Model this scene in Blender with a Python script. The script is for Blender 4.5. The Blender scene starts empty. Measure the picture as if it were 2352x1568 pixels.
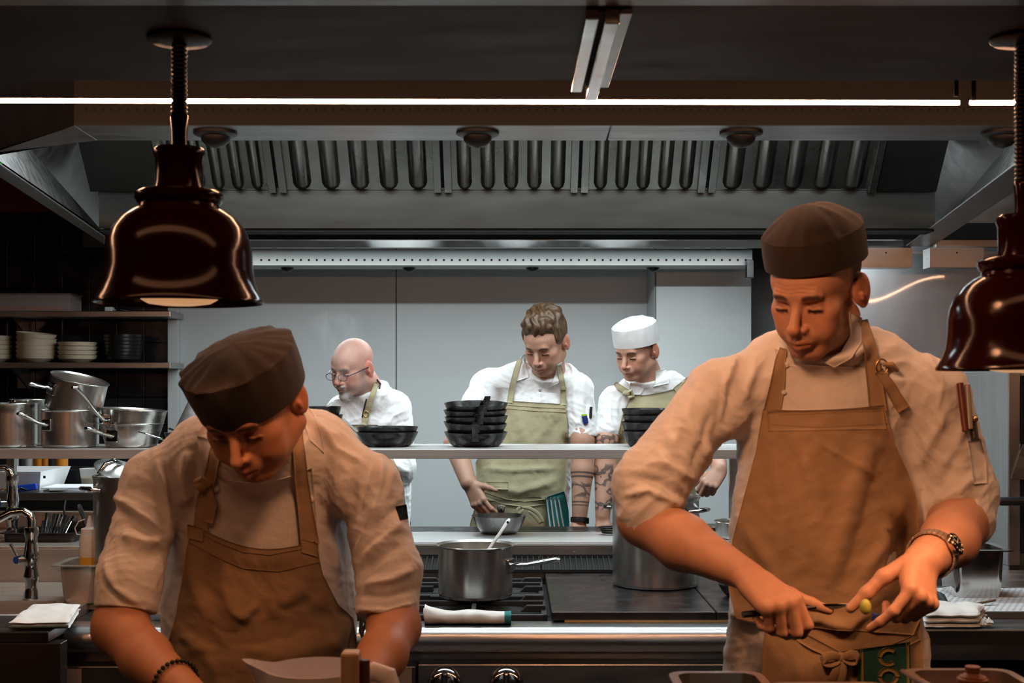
import bpy, math, random
import numpy as np
from mathutils import Vector, Matrix, noise as mnoise
from mathutils.bvhtree import BVHTree
random.seed(7)
rng = np.random.default_rng(7)
sc = bpy.context.scene
COL = sc.collection
pi = math.pi

# ------------------------------------------------------------------ camera
F, HY, ZC = 3000.0, 880.0, 1.55           # focal length in pixels, horizon row, eye height (2352 x 1568 frame)
cam_d = bpy.data.cameras.new('camera')
cam_d.sensor_width = 36.0
cam_d.lens = 36.0 * F / 2352.0
cam_d.shift_y = (HY - 784.0) / 2352.0
cam_d.clip_start = 0.05
cam_d.dof.use_dof = True
cam_d.dof.focus_distance = 4.9
cam_d.dof.aperture_fstop = 11.0
cam = bpy.data.objects.new('camera', cam_d)
COL.objects.link(cam)
cam.location = (0, 0, ZC)
cam.rotation_euler = (pi / 2, 0, 0)
sc.camera = cam

# ------------------------------------------------------------------ world, exposure
w = bpy.data.worlds.new('world')
sc.world = w
w.use_nodes = True
bg = w.node_tree.nodes['Background']
bg.inputs[0].default_value = (1.0, 0.50, 0.26, 1)
bg.inputs[1].default_value = 0.03
sc.view_settings.view_transform = 'Standard'
sc.view_settings.look = 'None'
sc.view_settings.exposure = 0.0
sc.view_settings.gamma = 1.0
sc.view_settings.use_curve_mapping = False
sc.cycles.max_bounces = 7
sc.cycles.diffuse_bounces = 3
sc.cycles.glossy_bounces = 4
sc.cycles.transmission_bounces = 6
sc.cycles.transparent_max_bounces = 8
sc.cycles.caustics_reflective = False
sc.cycles.caustics_refractive = False
sc.cycles.sample_clamp_indirect = 4.0
sc.cycles.blur_glossy = 0.5

# ------------------------------------------------------------------ lights of the place and added fills
WARM = (1.0, 0.43, 0.20)
COOL = (0.84, 0.96, 1.0)
def light(name, typ, loc, target, energy, color, **kw):
    d = bpy.data.lights.new(name, typ)
    d.energy = energy
    d.color = color
    for k, v in kw.items():
        setattr(d, k, v)
    o = bpy.data.objects.new(name, d)
    COL.objects.link(o)
    o.location = loc
    o.rotation_euler = (Vector(target) - Vector(loc)).to_track_quat('-Z', 'Y').to_euler()
    return o
# fluorescent battens inside the extraction hood (over the cooking island, behind the front plenum), plus an added side fill
light('hood_light_back', 'AREA', (0.0, 6.12, 2.245), (0.0, 6.05, 0), 76, COOL, shape='RECTANGLE', size=3.3, size_y=0.06)
light('hood_light_near', 'AREA', (0.0, 3.50, 2.62), (0.0, 3.62, 0), 24, COOL, shape='RECTANGLE', size=3.0, size_y=0.12)
light('side_fill_light', 'AREA', (2.15, 5.3, 2.75), (2.2, 5.9, 0.5), 2.2, COOL, shape='RECTANGLE', size=0.9, size_y=0.2)  # added fill outside the hood, brightens the steel lining on the right
light('hood_light_front', 'AREA', (0.0, 4.66, 2.64), (0.0, 4.72, 0), 50, COOL, shape='RECTANGLE', size=3.0, size_y=0.35)
# added warm front fill on the guests' side of the pass, high under the ceiling
light('front_fill_light', 'AREA', (0.2, 1.0, 2.93), (0.2, 2.3, 1.2), 27, WARM, shape='RECTANGLE', size=5.0, size_y=0.5)
# added warm spot fills, out of view in front of the pass canopy
light('spot_fill_light', 'SPOT', (0.12, 1.64, 2.10), (0.62, 2.4, 1.42), 28, WARM, spot_size=1.25, spot_blend=0.9, shadow_soft_size=0.09)
light('spot_fill_light', 'SPOT', (-0.02, 1.64, 2.10), (-0.42, 2.36, 1.56), 22, WARM, spot_size=0.62, spot_blend=0.9, shadow_soft_size=0.09)
light('spot_fill_light', 'SPOT', (-1.25, 1.64, 2.10), (-1.62, 4.1, 1.02), 34, WARM, spot_size=0.62, spot_blend=0.8, shadow_soft_size=0.09)
# ------------------------------------------------------------------ helpers: pixels to place, meshes, properties
def P(px, py, d):
    """a point of the place that lies d metres in front of the camera, seen at photo pixel (px, py)"""
    return Vector(((px - 1176.0) * d / F, d, ZC - (py - HY) * d / F))
def PX(px, d): return (px - 1176.0) * d / F
def PZ(py, d): return ZC - (py - HY) * d / F
def V(*a): return Vector(a)

class MB:
    """collects geometry for ONE mesh object"""
    def __init__(s):
        s.v = []; s.f = []; s.m = []; s.mi = 0
    def add(s, verts, faces, mi=None):
        o = len(s.v)
        s.v.extend([tuple(x) for x in verts])
        s.f.extend([tuple(i + o for i in f) for f in faces])
        s.m.extend([s.mi if mi is None else mi] * len(faces))
        return s
    def box(s, c, size, rot=None, mi=None):
        hx, hy, hz = size[0] / 2, size[1] / 2, size[2] / 2
        vs = [Vector((x, y, z)) for x in (-hx, hx) for y in (-hy, hy) for z in (-hz, hz)]
        if rot is not None: vs = [rot @ q for q in vs]
        vs = [q + Vector(c) for q in vs]
        return s.add(vs, [(0, 1, 3, 2), (4, 6, 7, 5), (0, 4, 5, 1), (2, 3, 7, 6), (0, 2, 6, 4), (1, 5, 7, 3)], mi)
    def box2(s, lo, hi, mi=None):
        return s.box([(a + b) / 2 for a, b in zip(lo, hi)], [b - a for a, b in zip(lo, hi)], None, mi)
    def bar(s, a, b, wd, th, up=(0, 0, 1), mi=None):
        a = Vector(a); b = Vector(b); d = b - a; L = d.length; z = d.normalized()
        x = Vector(up).cross(z)
        if x.length < 1e-5: x = Vector((1, 0, 0))
        x.normalize(); y = z.cross(x)
        M = Matrix((x, y, z)).transposed()
        return s.box((a + b) / 2, (wd, th, L), M, mi)
    def loft(s, rings, closed=True, cap0=True, cap1=True, mi=None):
        n = len(rings[0]); vs = [p for r in rings for p in r]; fs = []
        for i in range(len(rings) - 1):
            for j in range(n if closed else n - 1):
                k = (j + 1) % n
                fs.append((i * n + j, i * n + k, (i + 1) * n + k, (i + 1) * n + j))
        if closed and cap0: fs.append(tuple(range(n - 1, -1, -1)))
        if closed and cap1: fs.append(tuple((len(rings) - 1) * n + j for j in range(n)))
        return s.add(vs, fs, mi)
    def tube(s, path, r, n=10, mi=None, flat=1.0, up=None, caps=True):
        path = [Vector(p) for p in path]
        rs = r if isinstance(r, (list, tuple)) else [r] * len(path)
        rings = []; prev = None
        for i, p in enumerate(path):
            t = (path[min(i + 1, len(path) - 1)] - path[max(i - 1, 0)])
            if t.length < 1e-9: t = Vector((0, 0, 1))
            t.normalize()
            if prev is None:
                u = Vector(up) if up is not None else (Vector((0, 0, 1)) if abs(t.z) < 0.9 else Vector((1, 0, 0)))
                x = u.cross(t); x.normalize()
            else:
                x = prev - t * prev.dot(t)
                if x.length < 1e-6: x = Vector((1, 0, 0)).cross(t)
                x.normalize()
            prev = x; y = t.cross(x)
            rings.append([p + x * (rs[i] * math.cos(2 * pi * j / n)) + y * (rs[i] * flat * math.sin(2 * pi * j / n)) for j in range(n)])
        return s.loft(rings, True, caps, caps, mi)
    def cyl(s, a, b, r, r2=None, n=24, mi=None):
        return s.tube([a, b], [r, r if r2 is None else r2], n, mi)
    def lathe(s, prof, c=(0, 0, 0), n=48, M=None, mi=None, cap=False):
        """prof: (radius, z) pairs turned about the z axis"""
        rings = []
        for r, z in prof:
            ring = [Vector((max(r, 1e-4) * math.cos(2 * pi * j / n), max(r, 1e-4) * math.sin(2 * pi * j / n), z)) for j in range(n)]
            if M is not None: ring = [M @ q for q in ring]
            rings.append([q + Vector(c) for q in ring])
        return s.loft(rings, True, cap, cap, mi)
    def sphere(s, c, r, n=12, sx=1, sy=1, sz=1, mi=None, M=None):
        rings = []
        for i in range(n + 1):
            a = pi * i / n
            ring = [Vector((math.sin(a) * math.cos(2 * pi * j / (2 * n)) * r * sx + 1e-6, math.sin(a) * math.sin(2 * pi * j / (2 * n)) * r * sy, -math.cos(a) * r * sz)) for j in range(2 * n)]
            if M is not None: ring = [M @ q for q in ring]
            rings.append([q + Vector(c) for q in ring])
        return s.loft(rings, True, False, False, mi)
    def prism(s, poly, z0, z1, mi=None):
        n = len(poly)
        vs = [(x, y, z0) for x, y in poly] + [(x, y, z1) for x, y in poly]
        fs = [tuple(range(n - 1, -1, -1)), tuple(range(n, 2 * n))] + [(j, (j + 1) % n, n + (j + 1) % n, n + j) for j in range(n)]
        return s.add(vs, fs, mi)
    def extrude(s, poly, vec, mi=None):
        """polygon of 3D points pushed along vec"""
        n = len(poly); vec = Vector(vec)
        vs = [Vector(p) for p in poly] + [Vector(p) + vec for p in poly]
        fs = [tuple(range(n - 1, -1, -1)), tuple(range(n, 2 * n))] + [(j, (j + 1) % n, n + (j + 1) % n, n + j) for j in range(n)]
        return s.add(vs, fs, mi)
    def build(s, name, mats, parent=None, smooth=False, bevel=0, local=False, subsurf=0):
        me = bpy.data.meshes.new(name)
        me.from_pydata(s.v, [], s.f)
        me.validate()
        o = finish(name, me, mats, parent, smooth, local)
        if len(o.data.materials) > 1 and len(me.polygons) == len(s.m):
            me.polygons.foreach_set('material_index', s.m)
        import bmesh
        bm = bmesh.new(); bm.from_mesh(me)
        bmesh.ops.recalc_face_normals(bm, faces=bm.faces)
        bm.to_mesh(me); bm.free()
        if smooth: smooth_angle(me, 38)
        if bevel:
            b = o.modifiers.new('bevel', 'BEVEL'); b.width = bevel; b.segments = 2; b.limit_method = 'ANGLE'; b.angle_limit = math.radians(40)
            b.harden_normals = False
        if subsurf:
            b = o.modifiers.new('subsurf', 'SUBSURF'); b.levels = subsurf; b.render_levels = subsurf
        return o

def smooth_angle(me, deg):
    me.polygons.foreach_set('use_smooth', [True] * len(me.polygons))
    import bmesh
    bm = bmesh.new(); bm.from_mesh(me)
    lim = math.radians(deg)
    for e in bm.edges:
        if len(e.link_faces) == 2 and e.calc_face_angle(0) > lim: e.smooth = False
    bm.to_mesh(me); bm.free()

def finish(name, me, mats, parent=None, smooth=False, local=False):
    o = bpy.data.objects.new(name, me)
    COL.objects.link(o)
    for m in (mats if isinstance(mats, (list, tuple)) else [mats]): me.materials.append(m)
    if smooth: me.polygons.foreach_set('use_smooth', [True] * len(me.polygons))
    if parent is not None:
        o.parent = parent
        if not local: o.matrix_parent_inverse = parent_world(parent).inverted()
    return o
def parent_world(o):
    M = o.matrix_basis.copy()
    if o.parent is not None: M = parent_world(o.parent) @ o.matrix_parent_inverse @ M
    return M
def npmesh(name, v, f, mat, parent=None, smooth=True):
    """mesh from numpy vertices and quads"""
    me = bpy.data.meshes.new(name)
    me.vertices.add(len(v)); me.vertices.foreach_set('co', np.asarray(v, np.float32).ravel())
    k = f.shape[1]
    me.loops.add(len(f) * k); me.loops.foreach_set('vertex_index', np.asarray(f, np.int32).ravel())
    me.polygons.add(len(f))
    me.polygons.foreach_set('loop_start', np.arange(0, len(f) * k, k, dtype=np.int32))
    me.update(calc_edges=True); me.validate()
    return finish(name, me, mat, parent, smooth)

def tag(o, label, cat, group=None, kind=None):
    if label: o['label'] = label
    if cat: o['category'] = cat
    if group: o['group'] = group
    if kind: o['kind'] = kind
    return o
def thing(name, label, cat, loc=(0, 0, 0), rotz=0, group=None, rot=None):
    o = bpy.data.objects.new(name, None); COL.objects.link(o)
    o.empty_display_size = 0.05
    o.location = loc
    o.rotation_euler = rot if rot is not None else (0, 0, rotz)
    return tag(o, label, cat, group)
def struct(o):
    o['kind'] = 'structure'; return o
def dup(root, loc=None, label=None, group=None, rot=None):
    """copy of a thing with copies of its parts and sub-parts"""
    def cp(o, par):
        c = o.copy(); COL.objects.link(c)
        if par is not None:
            mi = o.matrix_parent_inverse.copy(); c.parent = par; c.matrix_parent_inverse = mi
        for ch in o.children: cp(ch, c)
        return c
    c = cp(root, None)
    if loc is not None: c.location = loc
    if rot is not None: c.rotation_euler = rot
    if label: c['label'] = label
    if group: c['group'] = group
    return c

# ------------------------------------------------------------------ materials
def mat(name, col, rough=0.5, metal=0.0, var=0.0, vscale=6.0, stretch=(1, 1, 1), bump=0.0, bscale=200.0, bstretch=(1, 1, 1),
        rvar=0.0, spec=0.5, coat=0.0, sss=0.0, sheen=0.0, trans=0.0, alpha=1.0, ior=1.45, attr=False, bump2=0.0, b2scale=30.0, b2stretch=(1, 1, 1), emit=None):
    m = bpy.data.materials.new(name); m.use_nodes = True
    nt = m.node_tree; N = nt.nodes; L = nt.links
    b = N['Principled BSDF']
    b.inputs['Base Color'].default_value = (*col, 1)
    b.inputs['Roughness'].default_value = rough
    b.inputs['Metallic'].default_value = metal
    b.inputs['Specular IOR Level'].default_value = spec
    b.inputs['Coat Weight'].default_value = coat
    b.inputs['Coat Roughness'].default_value = 0.08
    b.inputs['IOR'].default_value = ior
    b.inputs['Transmission Weight'].default_value = trans
    b.inputs['Alpha'].default_value = alpha
    if sss:
        b.inputs['Subsurface Weight'].default_value = sss
        b.inputs['Subsurface Radius'].default_value = (0.012, 0.004, 0.002)
        b.inputs['Subsurface Scale'].default_value = 0.5
    if sheen:
        b.inputs['Sheen Weight'].default_value = sheen
        b.inputs['Sheen Roughness'].default_value = 0.5
    if emit:
        b.inputs['Emission Color'].default_value = (*emit[0], 1); b.inputs['Emission Strength'].default_value = emit[1]
    tc = N.new('ShaderNodeTexCoord')
    def noise(scale, st, detail=4, coord='Object'):
        mp = N.new('ShaderNodeMapping'); mp.inputs['Scale'].default_value = st
        L.new(tc.outputs[coord], mp.inputs['Vector'])
        t = N.new('ShaderNodeTexNoise'); t.inputs['Scale'].default_value = scale; t.inputs['Detail'].default_value = detail
        L.new(mp.outputs[0], t.inputs['Vector'])
        return t.outputs['Fac']
    src = None
    if attr:
        a = N.new('ShaderNodeVertexColor'); a.layer_name = 'Col'
        src = a.outputs['Color']
    if var or (attr and var):
        f = noise(vscale, stretch)
        mr = N.new('ShaderNodeMapRange'); L.new(f, mr.inputs[0])
        mr.inputs[1].default_value = 0.3; mr.inputs[2].default_value = 0.7
        mr.inputs[3].default_value = 1 - var; mr.inputs[4].default_value = 1 + var
        mx = N.new('ShaderNodeMix'); mx.data_type = 'RGBA'; mx.blend_type = 'MULTIPLY'; mx.inputs[0].default_value = 1
        if src is not None: L.new(src, mx.inputs[6])
        else: mx.inputs[6].default_value = (*col, 1)
        L.new(mr.outputs[0], mx.inputs[7])
        src = mx.outputs[2]
    if src is not None: L.new(src, b.inputs['Base Color'])
    if rvar:
        f = noise(vscale * 1.7, stretch)
        mr = N.new('ShaderNodeMapRange'); L.new(f, mr.inputs[0])
        mr.inputs[1].default_value = 0.3; mr.inputs[2].default_value = 0.7
        mr.inputs[3].default_value = max(0.02, rough - rvar); mr.inputs[4].default_value = rough + rvar
        L.new(mr.outputs[0], b.inputs['Roughness'])
    nrm = None
    for (bs, sl, st) in ((bump2, b2scale, b2stretch), (bump, bscale, bstretch)):
        if bs:
            f = noise(sl, st, 3)
            bp = N.new('ShaderNodeBump'); bp.inputs['Strength'].default_value = bs; bp.inputs['Distance'].default_value = 0.003 if bs is bump2 else 0.001
            L.new(f, bp.inputs['Height'])
            if nrm is not None: L.new(nrm, bp.inputs['Normal'])
            nrm = bp.outputs[0]
    if nrm is not None: L.new(nrm, b.inputs['Normal'])
    return m

M = {}
M['steel'] = mat('brushed_steel', (0.52, 0.51, 0.49), 0.32, 1.0, var=0.05, vscale=3, stretch=(1, 6, 6), rvar=0.05, bump=0.06, bscale=60, bstretch=(0.6, 14, 14))
M['steel_dark'] = mat('dull_steel', (0.28, 0.27, 0.26), 0.36, 1.0, var=0.08, vscale=3, stretch=(1, 5, 5), rvar=0.06, bump=0.06, bscale=40, bstretch=(0.6, 10, 10))
M['steel_v'] = mat('brushed_steel_upright', (0.45, 0.44, 0.43), 0.32, 1.0, var=0.06, vscale=3, stretch=(6, 6, 1), rvar=0.05, bump=0.06, bscale=50, bstretch=(14, 14, 0.6))
M['polish'] = mat('polished_steel', (0.66, 0.65, 0.63), 0.12, 1.0, var=0.06, vscale=8, rvar=0.04)
M['pot'] = mat('pot_steel', (0.62, 0.60, 0.57), 0.26, 0.96, rvar=0.02)
M['iron'] = mat('cast_iron', (0.018, 0.018, 0.019), 0.55, 0.0, var=0.3, vscale=30, bump=0.08, bscale=300)
M['panblack'] = mat('black_pan_steel', (0.022, 0.021, 0.02), 0.30, 0.4, var=0.35, vscale=25, rvar=0.10, bump=0.02, bscale=120)
M['griddle'] = mat('griddle_steel', (0.044, 0.042, 0.044), 0.34, 0.75, var=0.3, vscale=9, rvar=0.10, bump=0.02, bscale=60)
M['black'] = mat('black_plastic', (0.012, 0.012, 0.013), 0.4)
M['blackmatte'] = mat('matt_black', (0.006, 0.006, 0.006), 0.8)
M['enamel'] = mat('oxblood_enamel', (0.012, 0.0015, 0.0012), 0.15, 0.0, spec=0.22, var=0.05)
M['whitewall'] = mat('white_wall_panel', (0.47, 0.49, 0.49), 0.42, var=0.03, vscale=1.3, bump=0.01, bscale=90)
M['tile'] = None
M['plate'] = mat('cream_stoneware', (0.62, 0.52, 0.38), 0.35, var=0.1, vscale=20)
M['plate_dark'] = mat('dark_stoneware', (0.016, 0.014, 0.012), 0.25, var=0.2, vscale=20)
M['white'] = mat('white_plastic', (0.75, 0.75, 0.75), 0.4)
M['paper'] = mat('paper', (0.72, 0.72, 0.74), 0.8)
M['towel'] = mat('cotton_towel', (0.74, 0.73, 0.68), 0.95, var=0.07, vscale=30, bump=0.25, bscale=500, sheen=0.2)
M['teal'] = mat('teal_cotton', (0.02, 0.20, 0.20), 0.9, var=0.1, vscale=30, bump=0.2, bscale=500)
M['brass'] = mat('brass', (0.75, 0.5, 0.2), 0.25, 1.0)
M['soffit'] = mat('painted_soffit', (0.070, 0.046, 0.036), 0.55, 0.0, spec=0.25, var=0.15, vscale=2.0, stretch=(1, 3, 1), rvar=0.06)
# ------------------------------------------------------------------ the room
M['tile'] = mat('black_glazed_tile', (0.010, 0.011, 0.014), 0.22, var=0.5, vscale=4, rvar=0.12, bump=0.03, bscale=14)
M['wine'] = mat('wine_red_wall', (0.10, 0.012, 0.010), 0.5)
M['floor'] = mat('dark_floor', (0.05, 0.045, 0.04), 0.45, var=0.2, vscale=8)
M['ceil'] = mat('dark_ceiling', (0.03, 0.027, 0.025), 0.8)
M['joint'] = mat('joint_shadow_gap', (0.12, 0.125, 0.125), 0.7)
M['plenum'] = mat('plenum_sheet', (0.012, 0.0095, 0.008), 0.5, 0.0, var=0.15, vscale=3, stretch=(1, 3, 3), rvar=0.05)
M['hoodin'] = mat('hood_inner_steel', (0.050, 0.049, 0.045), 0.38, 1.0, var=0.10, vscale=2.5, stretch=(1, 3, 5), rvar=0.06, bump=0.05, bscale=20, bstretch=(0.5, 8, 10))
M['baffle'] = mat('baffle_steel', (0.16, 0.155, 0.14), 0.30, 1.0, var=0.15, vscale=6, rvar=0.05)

b = MB(); b.box2((-4.2, -1.5, -0.06), (4.2, 8.0, 0.0)); struct(b.build('floor', M['floor']))
b = MB(); b.box2((-4.2, -1.5, 3.0), (4.2, 8.0, 3.06)); struct(b.build('ceiling', M['ceil']))
b = MB(); b.box2((-1.96, 7.5, 0), (1.95, 7.6, 3.0)); struct(b.build('wall_back', M['whitewall']))
b = MB(); b.box2((-4.2, 7.52, 0), (-1.962, 7.6, 3.0)); wt = b.build('wall_back_tiled', M['tile']); struct(wt)
b = MB()
for k in range(14):                                # tile joints as shallow grooves are drawn by thin raised tiles
    for j in range(10):
        x0 = -4.15 + k * 0.157; z0 = 1.0 + j * 0.157
        if z0 + 0.15 < 2.52: b.box2((x0, 7.505, z0), (x0 + 0.153, 7.5202, z0 + 0.153))
struct(b.build('wall_back_tile_facing', M['tile'], bevel=0.002))
b = MB(); b.box2((-4.2, 7.44, 2.53), (-1.975, 7.5195, 2.999)); struct(b.build('wall_back_upper_band', M['wine']))
b = MB(); b.box2((-4.3, -1.5, 0), (-4.2, 8.0, 3.0)); struct(b.build('wall_left', M['tile']))
b = MB(); b.box2((-4.2, -1.62, 0), (4.2, -1.5, 3.0)); struct(b.build('wall_front', mat('warm_plaster', (0.32, 0.20, 0.13), 0.8)))
b = MB(); b.box2((4.2, -1.5, 0), (4.3, 8.0, 3.0)); struct(b.build('wall_right', M['tile']))
# light wall: jamb strip at its left end, joint line, and the pier that stands forward on the right
b = MB(); b.box2((-1.962, 7.44, 0), (-1.902, 7.499, 2.98)); struct(b.build('trim_1', M['whitewall'], bevel=0.003))
b = MB(); b.box2((-0.667, 7.494, 0), (-0.661, 7.4998, 2.98)); struct(b.build('trim_2', M['joint']))
pier_x = PX(1503, 7.1)
b = MB(); b.box2((pier_x, 7.1, 0), (1.30, 7.499, 2.98)); struct(b.build('wall_pier', M['whitewall']))
b = MB(); b.cyl((pier_x + 0.005, 7.096, 0), (pier_x + 0.005, 7.096, 2.98), 0.0035, n=8); struct(b.build('trim_3', M['joint']))

# steel sheet lining on the right, a little wavy, so that it mirrors the light line as a bent streak
x0, x1, z0, z1 = 1.302, 4.19, 0.0, 2.98
nx, nz = 150, 120
xs = np.linspace(x0, x1, nx); zs = np.linspace(z0, z1, nz)
X, Z = np.meshgrid(xs, zs, indexing='ij')
cx = PX(2080, 6.25); cz = PZ(665, 6.25)
sx = np.clip((X - PX(1990, 6.25)) / (PX(2165, 6.25) - PX(1990, 6.25)), 0, 1); sx = sx * sx * (3 - 2 * sx)
Y = 6.25 - (0.0125 + 0.027 * sx) * (Z - 2.0) * np.exp(-((Z - 2.0) / 0.45) ** 2)
vv = np.stack([X, Y, Z], -1).reshape(-1, 3)
ii = np.arange(nx * nz).reshape(nx, nz)
ff = np.stack([ii[:-1, :-1], ii[1:, :-1], ii[1:, 1:], ii[:-1, 1:]], -1).reshape(-1, 4)
M['sheet'] = mat('wall_steel_sheet', (0.42, 0.42, 0.43), 0.42, 0.55, var=0.1, vscale=2, stretch=(4, 1, 1), rvar=0.05, coat=1.0)
M['sheet'].node_tree.nodes['Principled BSDF'].inputs['Coat Roughness'].default_value = 0.035
b = MB(); b.add([tuple(q) for q in vv], [tuple(q) for q in ff])
o = b.build('wall_steel_lining', M['sheet'], smooth=True); struct(o)
b = MB(); b.box2((1.302, 6.30, 0), (4.19, 6.4, 2.98)); struct(b.build('wall_right_return', M['steel_dark']))

# ------------------------------------------------------------------ pass canopy (low soffit over the pass)
b = MB(); b.box2((-2.6, 1.83, 2.08), (2.6, 2.29, 2.20)); struct(b.build('ceiling_pass_soffit', M['soffit'], bevel=0.004))
b = MB(); b.box2((-2.6, 1.79, 2.077), (2.6, 1.826, 2.22)); struct(b.build('trim_4', M['steel_dark'], bevel=0.003))
M['ledchan'] = mat('light_channel_paint', (0.012, 0.010, 0.009), 0.6)
b = MB(); b.box2((-3.4, 2.296, 2.16), (3.4, 2.52, 2.20)); struct(b.build('trim_5', M['ledchan'], bevel=0.003))
b = MB(); b.box2((-2.6, 1.83, 2.201), (2.6, 2.47, 2.96)); struct(b.build('ceiling_bulkhead', M['ceil']))
# steel channel let into the soffit
t = thing('soffit_channel', 'polished steel slot channel running front to back under the low dark soffit', 'channel', (0.135, 1.84, 2.079))
b = MB(); b.box2((0.104, 1.84, 2.062), (0.123, 2.30, 2.0795)); b.build('channel_flange', M['polish'], t, bevel=0.002)
b = MB(); b.box2((0.131, 1.84, 2.056), (0.152, 2.34, 2.0795)); b.build('channel_flange', M['polish'], t, bevel=0.002)
b = MB(); b.box2((0.1525, 1.84, 2.070), (0.170, 2.30, 2.0795)); b.build('channel_flange', M['steel'], t, bevel=0.002)
b = MB(); b.box2((0.1232, 1.84, 2.074), (0.1308, 2.30, 2.0795)); b.build('slot', M['blackmatte'], t)

# LED light lines under the channel
M['led'] = mat('led_light', (1, 0.8, 0.6), 0.5, emit=((1.0, 0.50, 0.28), 98.0))
M['void'] = mat('flat_black_paint', (0.0025, 0.002, 0.002), 0.9, spec=0.1)
def led(x0, x1, z0, z1, label, clips):
    t = thing('led_strip_light', label, 'light', ((x0 + x1) / 2, 2.50, (z0 + z1) / 2), group='LED light lines over the pass')
    b = MB(); b.tube([(x0, 2.50, z0), (x1, 2.50, z1)], 0.0042, 10); b.build('diffuser', M['led'], t, smooth=True)
    for cx in clips:
        b = MB(); b.box2((cx - 0.004, 2.498, z0 + 0.003), (cx + 0.004, 2.502, 2.1605)); b.build('mount_clip', M['void'], t)
led(-3.2, PX(2203, 2.50), PZ(225, 2.5), PZ(236, 2.50), 'long glowing warm LED light line under the soffit edge', (-3.0, PX(412, 2.5), PX(2196, 2.5)))
led(PX(2228, 2.50), 3.3, PZ(236, 2.50), PZ(236, 2.50), 'glowing LED light line after the gap, running behind the lower heat lamp cord', (PX(2236, 2.5), PX(2338, 2.5)))

# ------------------------------------------------------------------ extraction hood over the island
ZL = 2.17
hood = thing('extraction_hood', 'large stainless steel extraction hood with baffle filters above the cooking island', 'extraction hood', (0, 4.6, ZL))
def G(px, py, z=ZL):
    d = (z - ZC) * F / (HY - py); return Vector((PX(px, d), d, z))
# front plenum with perforated sheet
b = MB()
yf = 3.14
zt = 2.98
cA = G(170, 288); cAr = Vector((1.36, cA.y, ZL)); cB = G(-66, 366); cBr = Vector((1.53, cB.y, ZL))
cC = G(240, 562); cCr = G(2141, 566)
front = [cB, cA, cAr, cBr]
b.mi = 0
for p, q in ((cB, cA), (cA, cAr), (cAr, cBr)):
    b.add([p, q, q + V(0, 0, zt - ZL), p + V(0, 0, zt - ZL)], [(0, 1, 2, 3)])
b.mi = 1
for r in range(2):                                  # two rows of punched holes
    for k in range(-52, 66):
        x = k * 0.0205 + (0.01 if r else 0); z = 2.208 + r * 0.024
        if x < cA.x + 0.01 or x > cAr.x: continue
        b.add([(x + 0.0035 * math.cos(a * pi / 3), cA.y - 0.0008, z + 0.0035 * math.sin(a * pi / 3)) for a in range(6)], [(0, 1, 2, 3, 4, 5)])
b.build('front_plenum', [M['plenum'], M['blackmatte']], hood)
# gutter frame along the hood's edge, seen from below
def gutter(name, outer, inner, h=0.006, m='steel_dark'):
    b = MB(); n = len(outer)
    vs = []
    for o_, i_ in zip(outer, inner): vs += [o_, i_, i_ + V(0, 0, h), o_ + V(0, 0, h)]
    fs = []
    for k in range(n - 1):
        a = 4 * k; c = 4 * (k + 1)
        for j in range(4): fs.append((a + j, a + (j + 1) % 4, c + (j + 1) % 4, c + j))
    fs += [(0, 1, 2, 3), tuple(4 * (n - 1) + j for j in (3, 2, 1, 0))]
    b.add(vs, fs); return b.build(name, M[m], hood, bevel=0.003)
iA = G(225, 323); iAr = Vector((1.28, iA.y, ZL)); iB = G(-36, 354); iBr = Vector((1.40, G(-36, 354).y, ZL))
iC = G(241, 544); iCr = G(2080, 566)
e = V(0, 0, 0.0)
jx = PX(1403, cA.y)
gutter('front_gutter', [cA, Vector((jx, cA.y, ZL))], [iA, Vector((PX(1392, iA.y), iA.y, ZL))])
gutter('front_gutter', [Vector((jx + 0.004, cA.y, ZL)), cAr], [Vector((PX(1396, iA.y), iA.y, ZL)), iAr])
gutter('corner_gutter', [cB, cA], [iB, iA], m='steel_dark')
gutter('corner_gutter', [cAr, cBr], [iAr, iBr], m='steel_dark')
gutter('side_gutter', [cC, cB], [iC, iB])
gutter('side_gutter', [cBr, cCr], [iBr, iCr])
# inner side walls, rising from the gutters to the hood's top
for s, B_, C_, X in ((-1, cB, cC, -1.69), (1, cBr, cCr, 1.70)):
    b = MB()
    b.add([B_ + V(0, 0, .05), C_ + V(0, 0, .05), (X, 5.25, 2.50), (X, 5.05, 2.98), (X, 3.3, 2.98), (X, 3.62, 2.6)], [(0, 1, 2, 3, 4, 5)])
    b.build('side_panel', M['steel_dark'], hood)
# central trough: back panel, filters above it, dark gap below
yp = 5.25
zb0 = PZ(524, yp); zb1 = PZ(434, yp)
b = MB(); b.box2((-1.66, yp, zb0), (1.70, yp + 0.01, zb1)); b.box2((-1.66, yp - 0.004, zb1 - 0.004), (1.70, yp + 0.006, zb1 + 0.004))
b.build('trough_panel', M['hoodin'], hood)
b = MB(); b.box2((-1.66, yp + 0.011, zb0 - 0.012), (1.70, yp + 0.12, zb0 - 0.002)); b.build('trough_floor', M['blackmatte'], hood)
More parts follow.
